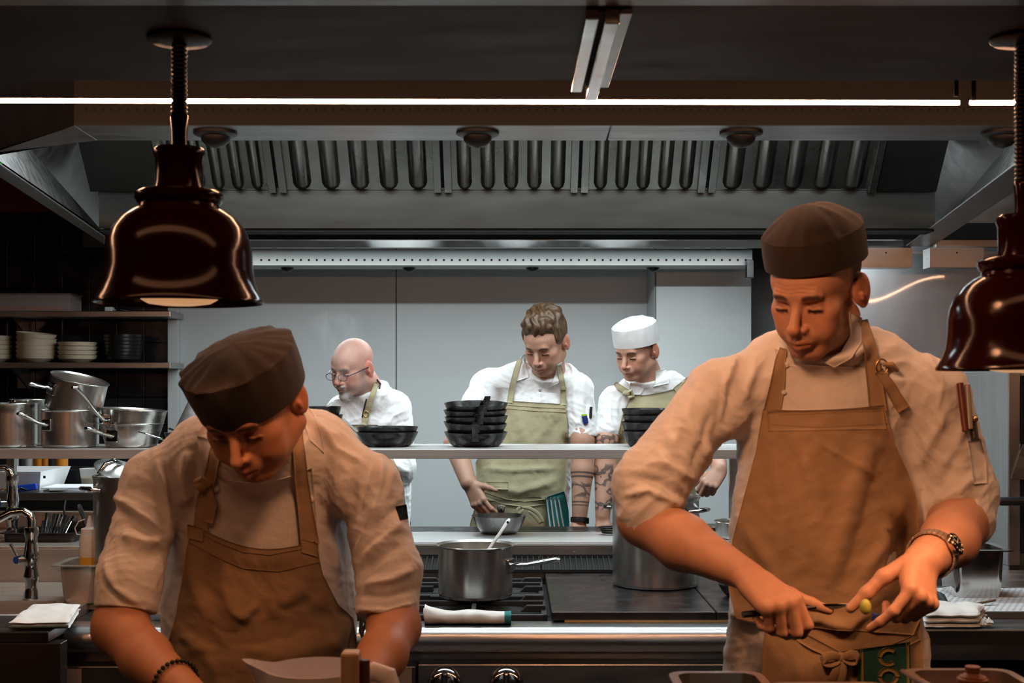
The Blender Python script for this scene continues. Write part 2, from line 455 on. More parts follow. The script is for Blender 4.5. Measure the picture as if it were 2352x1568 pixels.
# filter plane leans towards the cook: from (y 5.25, zb1) up to (y 5.02, zb1+0.27)
def fp(x, t, off=0.0):
    n = Vector((0, -0.27, -0.23)).normalized()      # normal of the plane, facing the cook and down
    return Vector((x, 5.25 - 0.23 * t, zb1 + 0.27 * t)) + n * off
edges = [-1.42, -0.895, -0.36, 0.17, 0.70, 1.235, 1.46]
fx = [PX(x, 5.25) for x in (372, 640, 1018, 1330, 1621, 2012)]
for k in range(5):
    xa, xb = fx[k] + 0.006, fx[k + 1] - 0.006
    fr = MB()
    fr.loft([[fp(xa, 0, 0.003), fp(xb, 0, 0.003), fp(xb, 0, 0.0), fp(xa, 0, 0.0)], [fp(xa, 1, 0.003), fp(xb, 1, 0.003), fp(xb, 1, 0.0), fp(xa, 1, 0.0)]])
    for a0, a1 in ((xa, xa + 0.03), (xb - 0.03, xb)):
        fr.loft([[fp(a0, 0, 0.002), fp(a1, 0, 0.002), fp(a1, 0, 0.03), fp(a0, 0, 0.03)], [fp(a0, 1, 0.002), fp(a1, 1, 0.002), fp(a1, 1, 0.03), fp(a0, 1, 0.03)]])
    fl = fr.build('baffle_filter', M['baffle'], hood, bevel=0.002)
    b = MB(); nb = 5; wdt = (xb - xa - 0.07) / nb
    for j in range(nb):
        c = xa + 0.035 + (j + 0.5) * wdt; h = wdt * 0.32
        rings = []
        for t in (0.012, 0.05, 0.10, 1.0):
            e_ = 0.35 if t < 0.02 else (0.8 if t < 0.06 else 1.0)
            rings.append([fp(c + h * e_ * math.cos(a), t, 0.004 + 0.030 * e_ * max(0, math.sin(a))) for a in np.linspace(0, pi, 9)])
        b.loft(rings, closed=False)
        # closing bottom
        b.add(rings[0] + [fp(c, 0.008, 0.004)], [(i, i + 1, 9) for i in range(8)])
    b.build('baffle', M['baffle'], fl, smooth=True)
b = MB()
b.add([fp(-1.69, 0), fp(1.70, 0), fp(1.70, 1), fp(-1.69, 1)], [(0, 1, 2, 3)])
b.build('filter_backing', M['blackmatte'], hood)
b = MB()                                            # plain infill either side of the filters
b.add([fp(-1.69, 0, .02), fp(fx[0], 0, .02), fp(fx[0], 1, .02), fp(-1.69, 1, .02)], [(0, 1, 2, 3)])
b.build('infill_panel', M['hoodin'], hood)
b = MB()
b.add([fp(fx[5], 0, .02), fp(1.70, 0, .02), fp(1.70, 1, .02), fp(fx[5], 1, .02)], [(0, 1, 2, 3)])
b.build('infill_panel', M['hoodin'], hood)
# bright inner edge on the far side of the island hood and the far punched rail
b = MB(); b.extrude([(PX(560, 6.0), 5.985, PZ(550, 5.985)), (PX(560, 6.0), 6.0, PZ(550, 5.985)), (PX(560, 6.0), 6.03, PZ(570, 6.02)), (PX(560, 6.0), 6.015, PZ(570, 6.02))], (PX(2095, 6.0) - PX(560, 6.0), 0, 0)); b.build('far_edge', M['polish'], hood, bevel=0.004)
b = MB(); b.box2((-2.2, 6.70, PZ(571, 6.7) + .012), (PX(1728, 6.7), 6.74, 2.98)); b.build('far_plenum', M['plenum'], hood)
b = MB(); b.box2((-1.95, 6.66, PZ(609, 6.66)), (PX(1728, 6.66), 6.90, PZ(573, 6.66)))
b.mi = 1
for k in range(90):
    x = PX(600, 6.66) + k * 0.0405
    if x < PX(1715, 6.66):
        b.add([(x + 0.006 * math.cos(a * pi / 4), 6.659, PZ(597, 6.66) + 0.006 * math.sin(a * pi / 4)) for a in range(8)], [tuple(range(8))])
rail_o = b.build('far_punched_rail', [mat('pale_steel', (0.34, 0.345, 0.335), 0.45, 0.6, var=0.06), M['blackmatte']], hood)
b = MB(); b.box2((PX(1716, 6.6), 6.6, PZ(638, 6.6)), (PX(1732, 6.6), 6.66, PZ(596, 6.6))); b.build('rail_bracket', M['griddle'], hood, bevel=0.003)
for px in (660, 940, 1223, 1500):
    c = P(px, 609.5, 6.8)
    b = MB(); b.lathe([(0.0, 0), (0.050, 0), (0.050, -0.008), (0.034, -0.012), (0.030, -0.022), (0.018, -0.032), (0, -0.036)], c, 24)
    b.build('nozzle', M['black'], hood, smooth=True)
for px in (495, 1097, 1702, 2302):
    c = G(px, 303); c.z -= 0.0005
    b = MB(); b.lathe([(0.0, 0), (0.053, 0), (0.053, -0.006), (0.046, -0.010), (0.036, -0.012), (0.034, -0.022), (0.022, -0.034), (0, -0.040)], c, 28)
    b.build('nozzle', M['black'], hood, smooth=True)
b = MB(); b.box2((-1.75, 5.99, 2.21), (2.45, 6.07, 2.285)); b.build('gap_blocker', M['blackmatte'], hood)  # added black box: keeps the gap dark and hides the lamp behind
# steel boxes under the far edge on the right
for (xa, xb) in ((1975, 2095), (2136, 2260)):
    b = MB(); b.box2((PX(xa, 5.9), 5.9, PZ(614, 5.9)), (PX(xb, 5.9), 6.0, PZ(569, 5.9))); b.mi = 1
    c = P((xa + xb) / 2, 580, 5.899); b.cyl(c, c + V(0, -0.001, 0), 0.004, n=8)
    b.build('light_box', [M['steel'], M['blackmatte']], hood, bevel=0.002)
b = MB(); b.box2((PX(2150, 6.02), 6.02, PZ(568, 6.02)), (PX(2600, 6.02), 6.06, PZ(548, 6.02))); b.build('far_edge', M['steel'], hood, bevel=0.003)
b = MB(); b.box2((1.0, 6.19, 2.30), (2.6, 6.24, 2.98)); b.build('far_plenum', M['steel_dark'], hood)
# a green sign, only its edge in view at the far left
t = tag(None or MB().box2((-1.80, 4.50, PZ(373, 4.5)), (PX(8, 4.5), 4.53, PZ(350, 4.5))).build('wall_sign', mat('green_sign', (0.01, 0.22, 0.03), 0.4, emit=((0.02, 0.5, 0.06), 0.25))), 'edge of a small green sign beside the hood corner', 'sign')
# ------------------------------------------------------------------ cooking island
rg = thing('cooking_range', 'long stainless steel cooking island with black burners, griddle plate and bullnose rail', 'cooking range', (0, 4.2, 0))
b = MB(); b.box2((-1.27, 3.70, 0.10), (1.05, 5.14, 0.855)); b.build('cabinet', M['steel_dark'], rg)
b = MB(); b.box2((-1.25, 3.78, 0.0), (1.03, 5.05, 0.10)); b.build('plinth', M['blackmatte'], rg)
b = MB(); b.box2((-0.262, 3.64, 0.42), (1.05, 3.699, 0.768)); b.build('control_panel', M['steel'], rg, bevel=0.004)
b = MB(); b.box2((-1.27, 3.64, 0.42), (-0.268, 3.699, 0.762)); b.build('control_panel', M['steel_dark'], rg, bevel=0.004)
prof = [(3.66 + 0.038 * math.sin(a), 0.832 + 0.038 * math.cos(a)) for a in np.linspace(0, -pi, 15)]
prof = [(3.735, 0.870)] + prof + [(3.70, 0.794), (3.70, 0.86), (3.735, 0.86)]
b = MB(); b.extrude([(-1.275, y, z) for y, z in prof], (2.33, 0, 0)); b.build('front_rail', mat('rail_steel', (0.60, 0.60, 0.59), 0.30, 1.0, var=0.04, vscale=3, stretch=(1, 8, 8), rvar=0.03), rg, smooth=True)
b = MB(); b.box2((-1.27, 3.735, 0.852), (1.05, 4.47, 0.862)); b.build('hob_top', M['iron'], rg)
b = MB(); b.box2((0.113, 3.715, 0.876), (0.580, 4.475, 0.900)); gp = b.build('griddle_plate', M['griddle'], rg, bevel=0.003)
b = MB(); b.box2((0.582, 3.715, 0.876), (1.04, 4.475, 0.900)); b.build('griddle_plate', M['griddle'], rg, bevel=0.003)
b = MB(); b.box2((0.15, 3.722, 0.8625), (1.03, 4.40, 0.8755)); b.build('griddle_tray', M['brass'], rg)
def ventgrille(x0, x1):
    b = MB()
    b.extrude([(x0, 4.478, 0.900), (x0, 4.478, 0.907), (x0, 4.60, 0.938), (x0, 4.60, 0.900)], (x1 - x0, 0, 0), 0)
    b.build('vent_grille', M['blackmatte'], rg)
    b = MB(); n = int((x1 - x0) / 0.0195)
    for k in range(n + 1):
        x = x0 + 0.002 + k * (x1 - x0 - 0.008) / n
        b.extrude([(x, 4.477, 0.906), (x, 4.477, 0.912), (x, 4.60, 0.945), (x, 4.60, 0.936)], (0.004, 0, 0))
    b.box2((x0, 4.475, 0.902), (x1, 4.484, 0.912)); b.box2((x0, 4.592, 0.93), (x1, 4.602, 0.948))
    b.build('grille_bars', mat('blackened_steel', (0.05, 0.05, 0.05), 0.4, 0.6), rg)
ventgrille(-0.36, 0.098); ventgrille(0.103, 0.575)
b = MB(); b.box2((-1.27, 4.604, 0.86), (1.05, 4.66, 0.9795))
for px in (1320, 960):
    c = P(px, 1268, 4.6038); b.cyl(c, c + V(0, -0.002, 0), 0.004, n=10)
b.build('back_guard', M['steel'], rg, bevel=0.003)
b = MB(); b.box2((-1.27, 4.61, 0.9797), (1.05, 4.97, 0.985)); b.build('deck', mat('bright_deck_steel', (0.72, 0.73, 0.73), 0.38, 0.7, var=0.05), rg, bevel=0.002)
b = MB(); b.box2((-1.27, 4.972, 0.93), (1.05, 5.15, 0.986)); b.build('deck', M['griddle'], rg, bevel=0.003)
for px in (1022, 1163):
    c = P(px, 1568, 3.638)
    R = Matrix.Rotation(pi / 2, 3, 'X')
    b = MB(); b.lathe([(0.0, 0.0), (0.047, 0.0), (0.047, 0.006), (0.043, 0.012), (0.036, 0.020), (0.024, 0.026), (0, 0.028)], c, 40, M=R)
    kn = b.build('control_knob', M['polish'], rg, smooth=True)
    b = MB(); b.box(c + V(0, -0.034, 0), (0.018, 0.024, 0.076)); b.build('grip', M['polish'], kn, bevel=0.006)
    b = MB(); b.cyl(c + V(0, -0.0215, 0.036), c + V(0, -0.0205, 0.036), 0.003, n=10); b.build('pointer_dot', M['black'], kn)
M['sticker'] = mat('sticker', (0.30, 0.27, 0.25), 0.5, var=0.1, vscale=60)
b = MB(); b.box2((PX(911, 3.639), 3.6385, 0.700), (PX(946, 3.639), 3.6399, 0.757)); b.build('sticker', M['sticker'], rg)
b = MB(); b.box2((PX(146, 3.639), 3.6385, 0.700), (PX(187, 3.639), 3.6399, 0.755)); b.build('sticker', M['sticker'], rg)

# burner grates and burners
def grate(cx, cy, label):
    t = thing('burner_grate', label, 'grate', (cx, cy, 0.862), group=None)
    hw, hd = 0.205, 0.165
    b = MB()
    for s in (-1, 1):
        b.box2((cx + s * hw - 0.009, cy - hd, 0.8625), (cx + s * hw + 0.009, cy + hd, 0.886))
        b.box2((cx - hw, cy + s * hd - 0.009, 0.8625), (cx + hw, cy + s * hd + 0.009, 0.886))
    b.build('frame', M['iron'], t, bevel=0.004)
    for sx, sy in ((1, 0), (-1, 0), (0, 1), (0, -1)):
        a = V(cx + sx * hw, cy + sy * hd, 0.0); e = V(cx + sx * 0.05, cy + sy * 0.05, 0.0)
        b = MB(); px_, py_ = -sy * 0.007, sx * 0.007
        poly = [(a.x + px_, a.y + py_, 0.876), (a.x + px_, a.y + py_, 0.898), (e.x + px_, e.y + py_, 0.898), (e.x + px_, e.y + py_, 0.884)]
        b.extrude(poly, (-2 * px_, -2 * py_, 0)); b.build('finger', M['iron'], t, bevel=0.003)
    for s in (-1, 1):
        for q in (-1, 1):
            x = cx + s * (hw - 0.03); y = cy + q * hd * 0.55
            b = MB(); b.extrude([(x - 0.04, y - 0.008, 0.880), (x + 0.035, y - 0.008, 0.880), (x + 0.035, y - 0.008, 0.900), (x - 0.02, y - 0.008, 0.900)], (0, 0.016, 0))
            b.build('lug', M['iron'], t, bevel=0.003)
    bt = thing('gas_burner', label.replace('grate', 'burner ring').replace('over', 'under the grate at'), 'burner', (cx, cy, 0.862))
    b = MB(); b.lathe([(0.03, 0), (0.062, 0), (0.064, 0.006), (0.056, 0.012), (0.034, 0.012), (0.03, 0.004)], (cx, cy, 0.8622), 36); b.build('burner_ring', mat('burnt_iron', (0.045, 0.028, 0.022), 0.5, 0.3), bt, smooth=True)
    b = MB(); b.cyl((cx, cy, 0.8622), (cx, cy, 0.872), 0.026, n=24); b.build('burner_cap', M['iron'], bt)
grate(-0.112, 3.925, 'black cast iron grate over the front burner, holding the saucepan')
grate(-0.112, 4.285, 'black cast iron grate over the back burner behind the saucepan')
grate(-0.55, 3.925, 'black cast iron grate over the burner behind the stooping cook')

# ------------------------------------------------------------------ pots and pans
def saucepan(name, label, loc, r, h, ang, hl=0.17, rise=0.35, group=None, rot=None, flare=0.004, taper=0.0, content=None, cat='saucepan', twin=False, lift=0.62, m='pot'):
    """base at the origin, handle towards angle ang about z"""
    t = thing(name, label, cat, loc, group=group, rot=rot)
    rb = r * (1 - taper)
    pr = [(0, 0), (rb - 0.010, 0), (rb - 0.003, 0.003), (rb, 0.010), (rb, 0.012)]
    pr += [(rb + (r - rb) * s, 0.012 + (h - 0.012) * s) for s in (0.25, 0.5, 0.75, 0.96)]
    pr += [(r + flare, h), (r + flare - 0.001, h + 0.0015), (r - 0.002, h - 0.004), (r - 0.0025, h - 0.012), (rb - 0.004, 0.012), (0, 0.006)]
    b = MB(); b.lathe(pr, n=56); body = b.build('body', M[m], t, smooth=True, local=True)
    c, s = math.cos(ang), math.sin(ang)
    rr = rb + (r - rb) * lift
    z0 = h * lift
    for sg in ((1,) if not twin else (1, -1)):
        def W(u, v, z): return (sg * c * u - sg * s * v, sg * s * u + sg * c * v, z)
        if twin:
            b = MB(); b.tube([W(rr - 0.002, -0.045, z0), W(rr + 0.022, -0.043, z0 + .002), W(rr + 0.036, -0.02, z0 + 0.004), W(rr + 0.036, 0.02, z0 + 0.004), W(rr + 0.022, 0.043, z0 + .002), W(rr - 0.002, 0.045, z0)], 0.006, 10)
            b.build('loop_handle', M['polish'], t, smooth=True, local=True)
        else:
            path = [W(rr - 0.004, 0, z0), W(rr + 0.02, 0, z0 + 0.004), W(rr + hl * 0.35, 0, z0 + hl * 0.28 * rise), W(rr + hl * 0.7, 0, z0 + hl * 0.75 * rise), W(rr + hl * 0.92, 0, z0 + hl * rise), W(rr + hl, 0, z0 + hl * rise)]
            b = MB(); b.tube(path, [0.016, 0.012, 0.011, 0.014, 0.014, 0.008], 12, flat=0.6); b.build('handle', M['polish'], t, smooth=True, local=True)
            b = MB(); b.box((0, 0, 0), (0.008, 0.05, 0.045), Matrix.Identity(3)); 
            b.v = [W(x + rr + 0.001, y, z + z0) for x, y, z in b.v]
            br = b.build('handle_bracket', M['polish'], t, bevel=0.006, local=True)
    if content is not None:
        b = MB(); b.lathe([(rb - 0.005, h * 0.45), (0, h * 0.45)], n=40); b.build('contents', content, t, local=True)
    return t
def frypan(name, label, loc, r, h, ang, hl=0.2, rise=0.35, group=None, rot=None, m='panblack', hm=None, cat='frying pan', hw=0.024):
    t = thing(name, label, cat, loc, group=group, rot=rot)
    rb = r * 0.74
    pr = [(0, 0), (rb - 0.006, 0), (rb, 0.003)] + [(rb + (r - rb) * s, 0.003 + (h - 0.003) * (s ** 1.5)) for s in (0.3, 0.6, 0.85, 1.0)]
    pr += [(r + 0.001, h + 0.001), (r - 0.002, h + 0.0005)] + [(rb + (r - rb) * s - 0.003, 0.005 + (h - 0.005) * (s ** 1.5)) for s in (0.85, 0.5, 0.2)] + [(0, 0.004)]
    b = MB(); b.lathe(pr, n=56); b.build('body', M[m], t, smooth=True, local=True)
    c, s = math.cos(ang), math.sin(ang)
    def W(u, v, z): return (c * u - s * v, s * u + c * v, z)
    z0 = h * 0.45; r0 = rb + (r - rb) * 0.55
    pts = [(r0 - 0.002, z0), (r0 + 0.012, z0 + 0.004), (r0 + hl * 0.32, z0 + hl * rise * 0.30), (r0 + hl * 0.75, z0 + hl * rise * 0.78), (r0 + hl, z0 + hl * rise)]
    ws = [0.036, 0.026, 0.020, hw, hw * 0.9]
    rings = [[W(u, -w_ / 2, z + 0.003), W(u, w_ / 2, z + 0.003), W(u, w_ / 2, z - 0.003), W(u, -w_ / 2, z - 0.003)] for (u, z), w_ in zip(pts, ws)]
    b = MB(); b.loft(rings); hd = b.build('handle', M[hm or m], t, bevel=0.0015, local=True)
    b = MB()
    for v in (-0.010, 0.010): b.sphere(W(r0 + 0.003, v, z0 + 0.004), 0.004, 6)
    b.build('rivets', M['polish'], t, smooth=True, local=True)
    return t

GP = 'pots and pans on the over shelf'
cream = mat('cream_sauce', (0.55, 0.42, 0.26), 0.35)
saucepan('saucepan', 'steel saucepan on the front burner with a white spoon standing in it', (-0.112, 4.0, 0.8985), 0.1135, 0.158, -0.35, hl=0.16, rise=0.16, flare=0.009, content=cream)
# white spoon in the saucepan
t = thing('serving_spoon', 'white plastic spoon leaning in the steel saucepan, handle up', 'spoon', P(1110, 1290, 3.98))
b = MB(); b.tube([P(1102, 1300, 3.99), P(1122, 1262, 4.0), P(1150, 1222, 4.01), P(1168, 1196, 4.02), P(1171, 1191, 4.02)], [0.008, 0.009, 0.010, 0.013, 0.006], 12, flat=0.45); b.build('handle', M['white'], t, smooth=True)
b = MB(); b.cyl(P(1166, 1199, 4.006), P(1166, 1199, 4.003), 0.004, n=10); b.build('hang_hole', M['black'], t)
b = MB(); b.sphere(P(1096, 1310, 3.99), 0.02, 8, sz=1.3, sy=0.4); b.build('bowl', M['white'], t, smooth=True)
saucepan('stock_pot', 'large steel stock pot standing on the griddle plate behind the cook\'s elbow', (0.464, 4.22, 0.9005), 0.139, 0.285, 2.6, twin=True, flare=0.006, cat='stock pot', lift=0.86)
saucepan('small_saucepan', 'small steel saucepan beside the cook\'s hip on the far deck', (PX(1697, 4.78), 4.78, 0.9855), 0.085, 0.06, 1.2, flare=0.006, hl=0.14)
frypan('griddle_frying_pan', 'black frying pan on the griddle, mostly hidden by the cook\'s apron', (PX(1728, 3.98), 3.98, 0.9005), 0.105, 0.04, 0.9, hl=0.15)
# bowl on the far deck, steel cup behind it, black ring beside the stock pot
b = MB(); b.lathe([(0, 0), (0.062, 0), (0.070, 0.004), (0.085, 0.025), (0.097, 0.055), (0.102, 0.066), (0.1035, 0.066), (0.100, 0.058), (0.084, 0.022), (0.066, 0.006), (0, 0.004)], n=56)
o = b.build('mixing_bowl', mat('dark_bowl_steel', (0.26, 0.25, 0.24), 0.3, 1.0, rvar=.06), smooth=True); o.location = (PX(1146, 4.93), 4.93, 0.986); tag(o, 'dark steel bowl on the far deck under the curly-haired cook\'s hand', 'bowl')
b = MB(); b.lathe([(0, 0), (0.016, 0), (0.018, 0.05), (0.013, 0.062), (0.018, 0.075), (0.018, 0.086), (0.008, 0.092), (0, 0.092)], n=24)
o = b.build('steel_shaker', M['polish'], smooth=True); o.location = (PX(1151, 5.08), 5.08, 0.986); tag(o, 'small shiny shaker peeping over the dark bowl', 'shaker')
b = MB()
for k in range(3):
    rr = 0.03 + 0.006 * k
    b.tube([(rr * math.cos(a), rr * 0.7 * math.sin(a), 0.006 + 0.009 * k) for a in np.linspace(0, 2 * pi, 25)], 0.004, 8)
o = b.build('whisk_head', M['black'], smooth=True); o.location = (PX(1402, 4.9), 4.9, 0.986); tag(o, 'black coiled wire ring lying by the stock pot rim', 'wire ring')
b = MB(); b.box2((0.76, 4.99, 0.9865), (1.04, 5.13, 1.000)); o = b.build('black_tray', M['black'], bevel=0.004); tag(o, 'flat black tray on the far deck behind the tall foreground cook', 'tray')

# ------------------------------------------------------------------ long over-shelf with its pots
M['shelfst'] = mat('shelf_steel', (0.62, 0.61, 0.59), 0.33, 0.6, var=0.05, vscale=3, stretch=(1, 6, 6), rvar=0.05)
sh = thing('over_shelf', 'long stainless slatted shelf above the cooking island, loaded with pots and pans', 'shelf', (-0.5, 4.8, 1.285))
b = MB(); b.box2((-1.95, 4.60, 1.284), (0.86, 4.625, 1.319)); b.build('front_edge', M['shelfst'], sh, bevel=0.003)
b = MB(); b.box2((-1.95, 4.975, 1.284), (0.86, 5.0, 1.319)); b.build('back_edge', M['steel'], sh, bevel=0.003)
for k in range(6):
    y = 4.65 + k * 0.058
    b = MB(); b.box2((-1.95, y - 0.019, 1.306), (0.86, y + 0.019, 1.3185)); b.build('slat', M['shelfst'], sh, bevel=0.003)
for x in (-1.9, 0.84, -0.62):
    for y in (4.64, 4.96):
        b = MB(); b.box2((x - 0.015, y - 0.015, 1.0025 if x < -1.3 else 0.9855), (x + 0.015, y + 0.015, 1.284)); b.build('post', M['steel_v'], sh, bevel=0.002)
S = 1.319
def at(px, d): return (PX(px, d), d, S)
saucepan('saucepan', 'steel saucepan at the left end of the over-shelf, half out of frame', at(26, 4.74), 0.090, 0.158, -2.2, group=GP, lift=0.72, hl=0.12)
saucepan('saucepan', 'steel saucepan in shadow behind the two left saucepans', at(72, 4.90), 0.075, 0.170, -1.5, group=GP)
saucepan('saucepan', 'upright steel saucepan with another tilted on top of it', at(161, 4.74), 0.101, 0.134, -2.15, group=GP, rise=0.35, hl=0.12)
saucepan('saucepan', 'steel saucepan lying tilted on top of an upright one', (PX(166, 4.75), 4.75, S + 0.128), 0.101, 0.125, -2.3, group=GP, hl=0.09, rise=0.1, rot=(0.10, math.radians(15), 0))
saucepan('saute_pan', 'lower of two nested round-sided steel pans on the over-shelf', at(302, 4.75), 0.112, 0.085, -2.0, group=GP, taper=0.18, rise=0.25, lift=0.5, hl=0.13)
saucepan('saute_pan', 'upper of two nested round-sided steel pans on the over-shelf', (PX(305, 4.75), 4.75, S + 0.052), 0.1165, 0.085, -2.25, group=GP, taper=0.14, rise=0.75, rot=(0, 0.06, 0), lift=0.5, hl=0.15)
frypan('frying_pan', 'black pan with a shiny handle beside the nested steel pans', at(432, 4.78), 0.085, 0.05, -2.5, group=GP, rise=0.3, hm='polish', hl=0.12)
frypan('frying_pan', 'black pan with its rim in view behind the foreground cook\'s cap', at(492, 4.80), 0.09, 0.075, -2.4, group=GP, hl=0.1)
t = thing('conical_strainer', 'grey mesh conical strainer upside down behind the black pans on the over-shelf', 'strainer', (PX(440, 4.92), 4.92, S))
b = MB(); b.lathe([(0.085, 0), (0.088, 0.004), (0.012, 0.165), (0.0, 0.168)], t.location, 40); b.build('mesh_cone', mat('grey_mesh', (0.16, 0.155, 0.15), 0.6, 0.5, var=0.2, vscale=90), t, smooth=True)
b = MB(); b.lathe([(0.084, 0), (0.092, 0), (0.092, 0.008), (0.084, 0.008), (0.084, 0)], t.location, 40); b.build('rim', M['steel'], t, smooth=True)
# five stacked black pans in the middle
zz = S; dx = [0, -2, 1.5, -1, 0.5]
tilt = [(0.03, 0.0), (0.05, 0.03), (0.02, -0.02), (0.05, -0.01), (0.09, 0.0)]
nm = ['lowest', 'second from the bottom', 'middle one', 'fourth from the bottom', 'topmost']
for k in range(5):
    frypan('frying_pan', 'black frying pan, %s in the stack of five facing the camera' % nm[k], (PX(1093 + dx[k], 4.8), 4.80, zz), 0.1165, 0.052, -pi / 2 + 0.13 + 0.06 * (k - 2), hl=0.085, rise=0.85, group='stack of five black pans', rot=(tilt[k][0], tilt[k][1], 0))
    zz += 0.0235 if k else 0.034
# pans right of the bald cook
for k in range(2):
    frypan('frying_pan', ('lower' if k == 0 else 'upper') + ' of two black pans in front of the bald cook, steel handle up', (PX(890, 4.80), 4.80, S + 0.019 * k), 0.113, 0.052, pi - 0.25, hl=0.14, rise=0.75, group='two pans before the bald cook', hm='steel')
for k in range(3):
    frypan('frying_pan', ['bottom', 'middle', 'top'][k] + ' one of three black pans left of the bald cook', (PX(745, 4.84) - 0.006 * k, 4.84, S + 0.03 * k + 0.03), 0.075, 0.055, -pi + 0.35, hl=0.08, rise=1.2, group='three pans left of the bald cook')
# four pans before the white-capped cook
zz = S
for k in range(4):
    frypan('frying_pan', ['lowest', 'second lowest', 'third', 'topmost'][k] + ' black pan of four before the cook in the white cap', (PX(1490 - 3 * (k % 2), 4.80), 4.80, zz), 0.098 - 0.001 * k, 0.055, 0.30 + 0.05 * k, hl=0.10, rise=1.45, group='four pans before the white-capped cook', rot=(0.02 * (k % 2), 0.0, 0), hw=0.028)
    zz += 0.024 if k else 0.034

# ------------------------------------------------------------------ plates on the back shelves
for z_, lab in ((PZ(714, 7.2), 'upper steel wall shelf with a clear tub, in the dark recess'), (PZ(832, 7.2), 'lower steel wall shelf stacked with bowls, in the dark recess')):
    t = thing('wall_shelf', lab, 'shelf', (-3.0, 7.35, z_))
    b = MB(); b.box2((-4.15, 7.2, z_ - 0.032), (PX(391, 7.2), 7.503, z_)); b.build('shelf_board', M['steel'], t, bevel=0.003)
    for x in (-3.9, PX(56, 7.45)):
        b = MB(); b.extrude([(x, 7.503, z_ - 0.033), (x, 7.25, z_ - 0.033), (x, 7.503, z_ - 0.15)], (0.012, 0, 0)); b.build('bracket', M['steel'], t)
b = MB(); b.box2((PX(40, 7.49), 7.485, PZ(892, 7.49)), (PX(67, 7.49), 7.504, PZ(738, 7.49))); o = b.build('wall_rail', M['steel_dark'], bevel=0.003); tag(o, 'vertical steel shelf rail on the dark tiles behind the bowls', 'rail')
S2 = PZ(832, 7.2) + 0.0005
def bowl(label, px, k, r, h, z, m, group, rot=None, d=7.32):
    b = MB(); b.lathe([(0, 0), (r * 0.55, 0), (r * 0.62, 0.004), (r * 0.92, h * 0.5), (r, h), (r - 0.003, h + 0.001), (r * 0.88, h * 0.5), (r * 0.55, 0.009), (0, 0.008)], n=40)
    o = b.build('bowl', m, smooth=True); o.location = (PX(px, d), d, z)
    if rot: o.rotation_euler = rot
    return tag(o, label, 'bowl', group)
od = ['bottom', 'second', 'third', 'fourth', 'fifth', 'sixth', 'seventh']
for k in range(5): bowl(od[k] + ' cream bowl in the stack at the left frame edge', -18, k, 0.105, 0.045, S2 + 0.026 * k, M['plate'], 'cream bowl stack at frame edge')
for k in range(6): bowl(od[k] + ' cream bowl from below in the tall leaning stack', 83 - (1 if k > 3 else 0), k, 0.110, 0.045, S2 + 0.024 * k, M['plate'], 'tall leaning stack of cream bowls', rot=(0.05, 0.10, 0) if k > 3 else None)
for k in range(4): bowl(od[k] + ' cream bowl in the low stack beside the dark bowls', 178, k, 0.108, 0.04, S2 + 0.0245 * k, M['plate'], 'low stack of cream bowls')
for k in range(7): bowl(od[k] + ' dark bowl from below in the stack by the white wall end', 284, k, 0.100 + 0.002 * k, 0.036, S2 + 0.020 * k, M['plate_dark'], 'stack of dark bowls')
# clear tub on the upper shelf
S1 = PZ(714, 7.2) + 0.0005
M['clear'] = mat('clear_plastic', (0.8, 0.72, 0.68), 0.1, alpha=0.22, spec=0.8)
t = thing('storage_tub', 'clear plastic tub with orange contents on the upper wall shelf', 'tub', (PX(60, 7.34), 7.34, S1))
def tubbox(name, x0, x1, y0, y1, z0, z1, th, m, par, bev=0.01):
    b = MB()
    b.box2((x0, y0, z0), (x1, y1, z0 + th)); b.box2((x0, y0, z0), (x0 + th, y1, z1)); b.box2((x1 - th, y0, z0), (x1, y1, z1)); b.box2((x0, y0, z0), (x1, y0 + th, z1)); b.box2((x0, y1 - th, z0), (x1, y1, z1))
    return b.build(name, m, par, bevel=bev)
tubbox('tub_body', PX(-30, 7.25), PX(160, 7.25), 7.25, 7.45, S1, S1 + 0.095, 0.004, M['clear'], t, 0.002)
b = MB(); b.box2((PX(-30, 7.25) - .01, 7.24, S1 + 0.096), (PX(163, 7.25), 7.46, S1 + 0.102)); b.build('lid', M['clear'], t, bevel=0.003)
b = MB(); b.box2((PX(-20, 7.25), 7.27, S1 + 0.005), (PX(135, 7.25), 7.43, S1 + 0.028)); b.build('contents', mat('orange_food', (0.55, 0.09, 0.03), 0.4, var=0.3, vscale=40), t, bevel=0.01)
b = MB(); b.box2((PX(240, 7.25), 7.25, S1), (PX(257, 7.25), 7.30, S1 + 0.025)); tag(b.build('plastic_puck', M['white'], bevel=0.004), 'small white plastic puck on the upper wall shelf below the lamp', 'lid')
b = MB(); b.tube([(PX(262, 7.27), 7.27, S1 + 0.006), (PX(280, 7.27), 7.25, S1 + 0.012), (PX(298, 7.27), 7.27, S1 + 0.005)], 0.006, 8); tag(b.build('steel_clip', M['polish'], smooth=True), 'shiny steel clip beside the white puck on the upper shelf', 'clip')

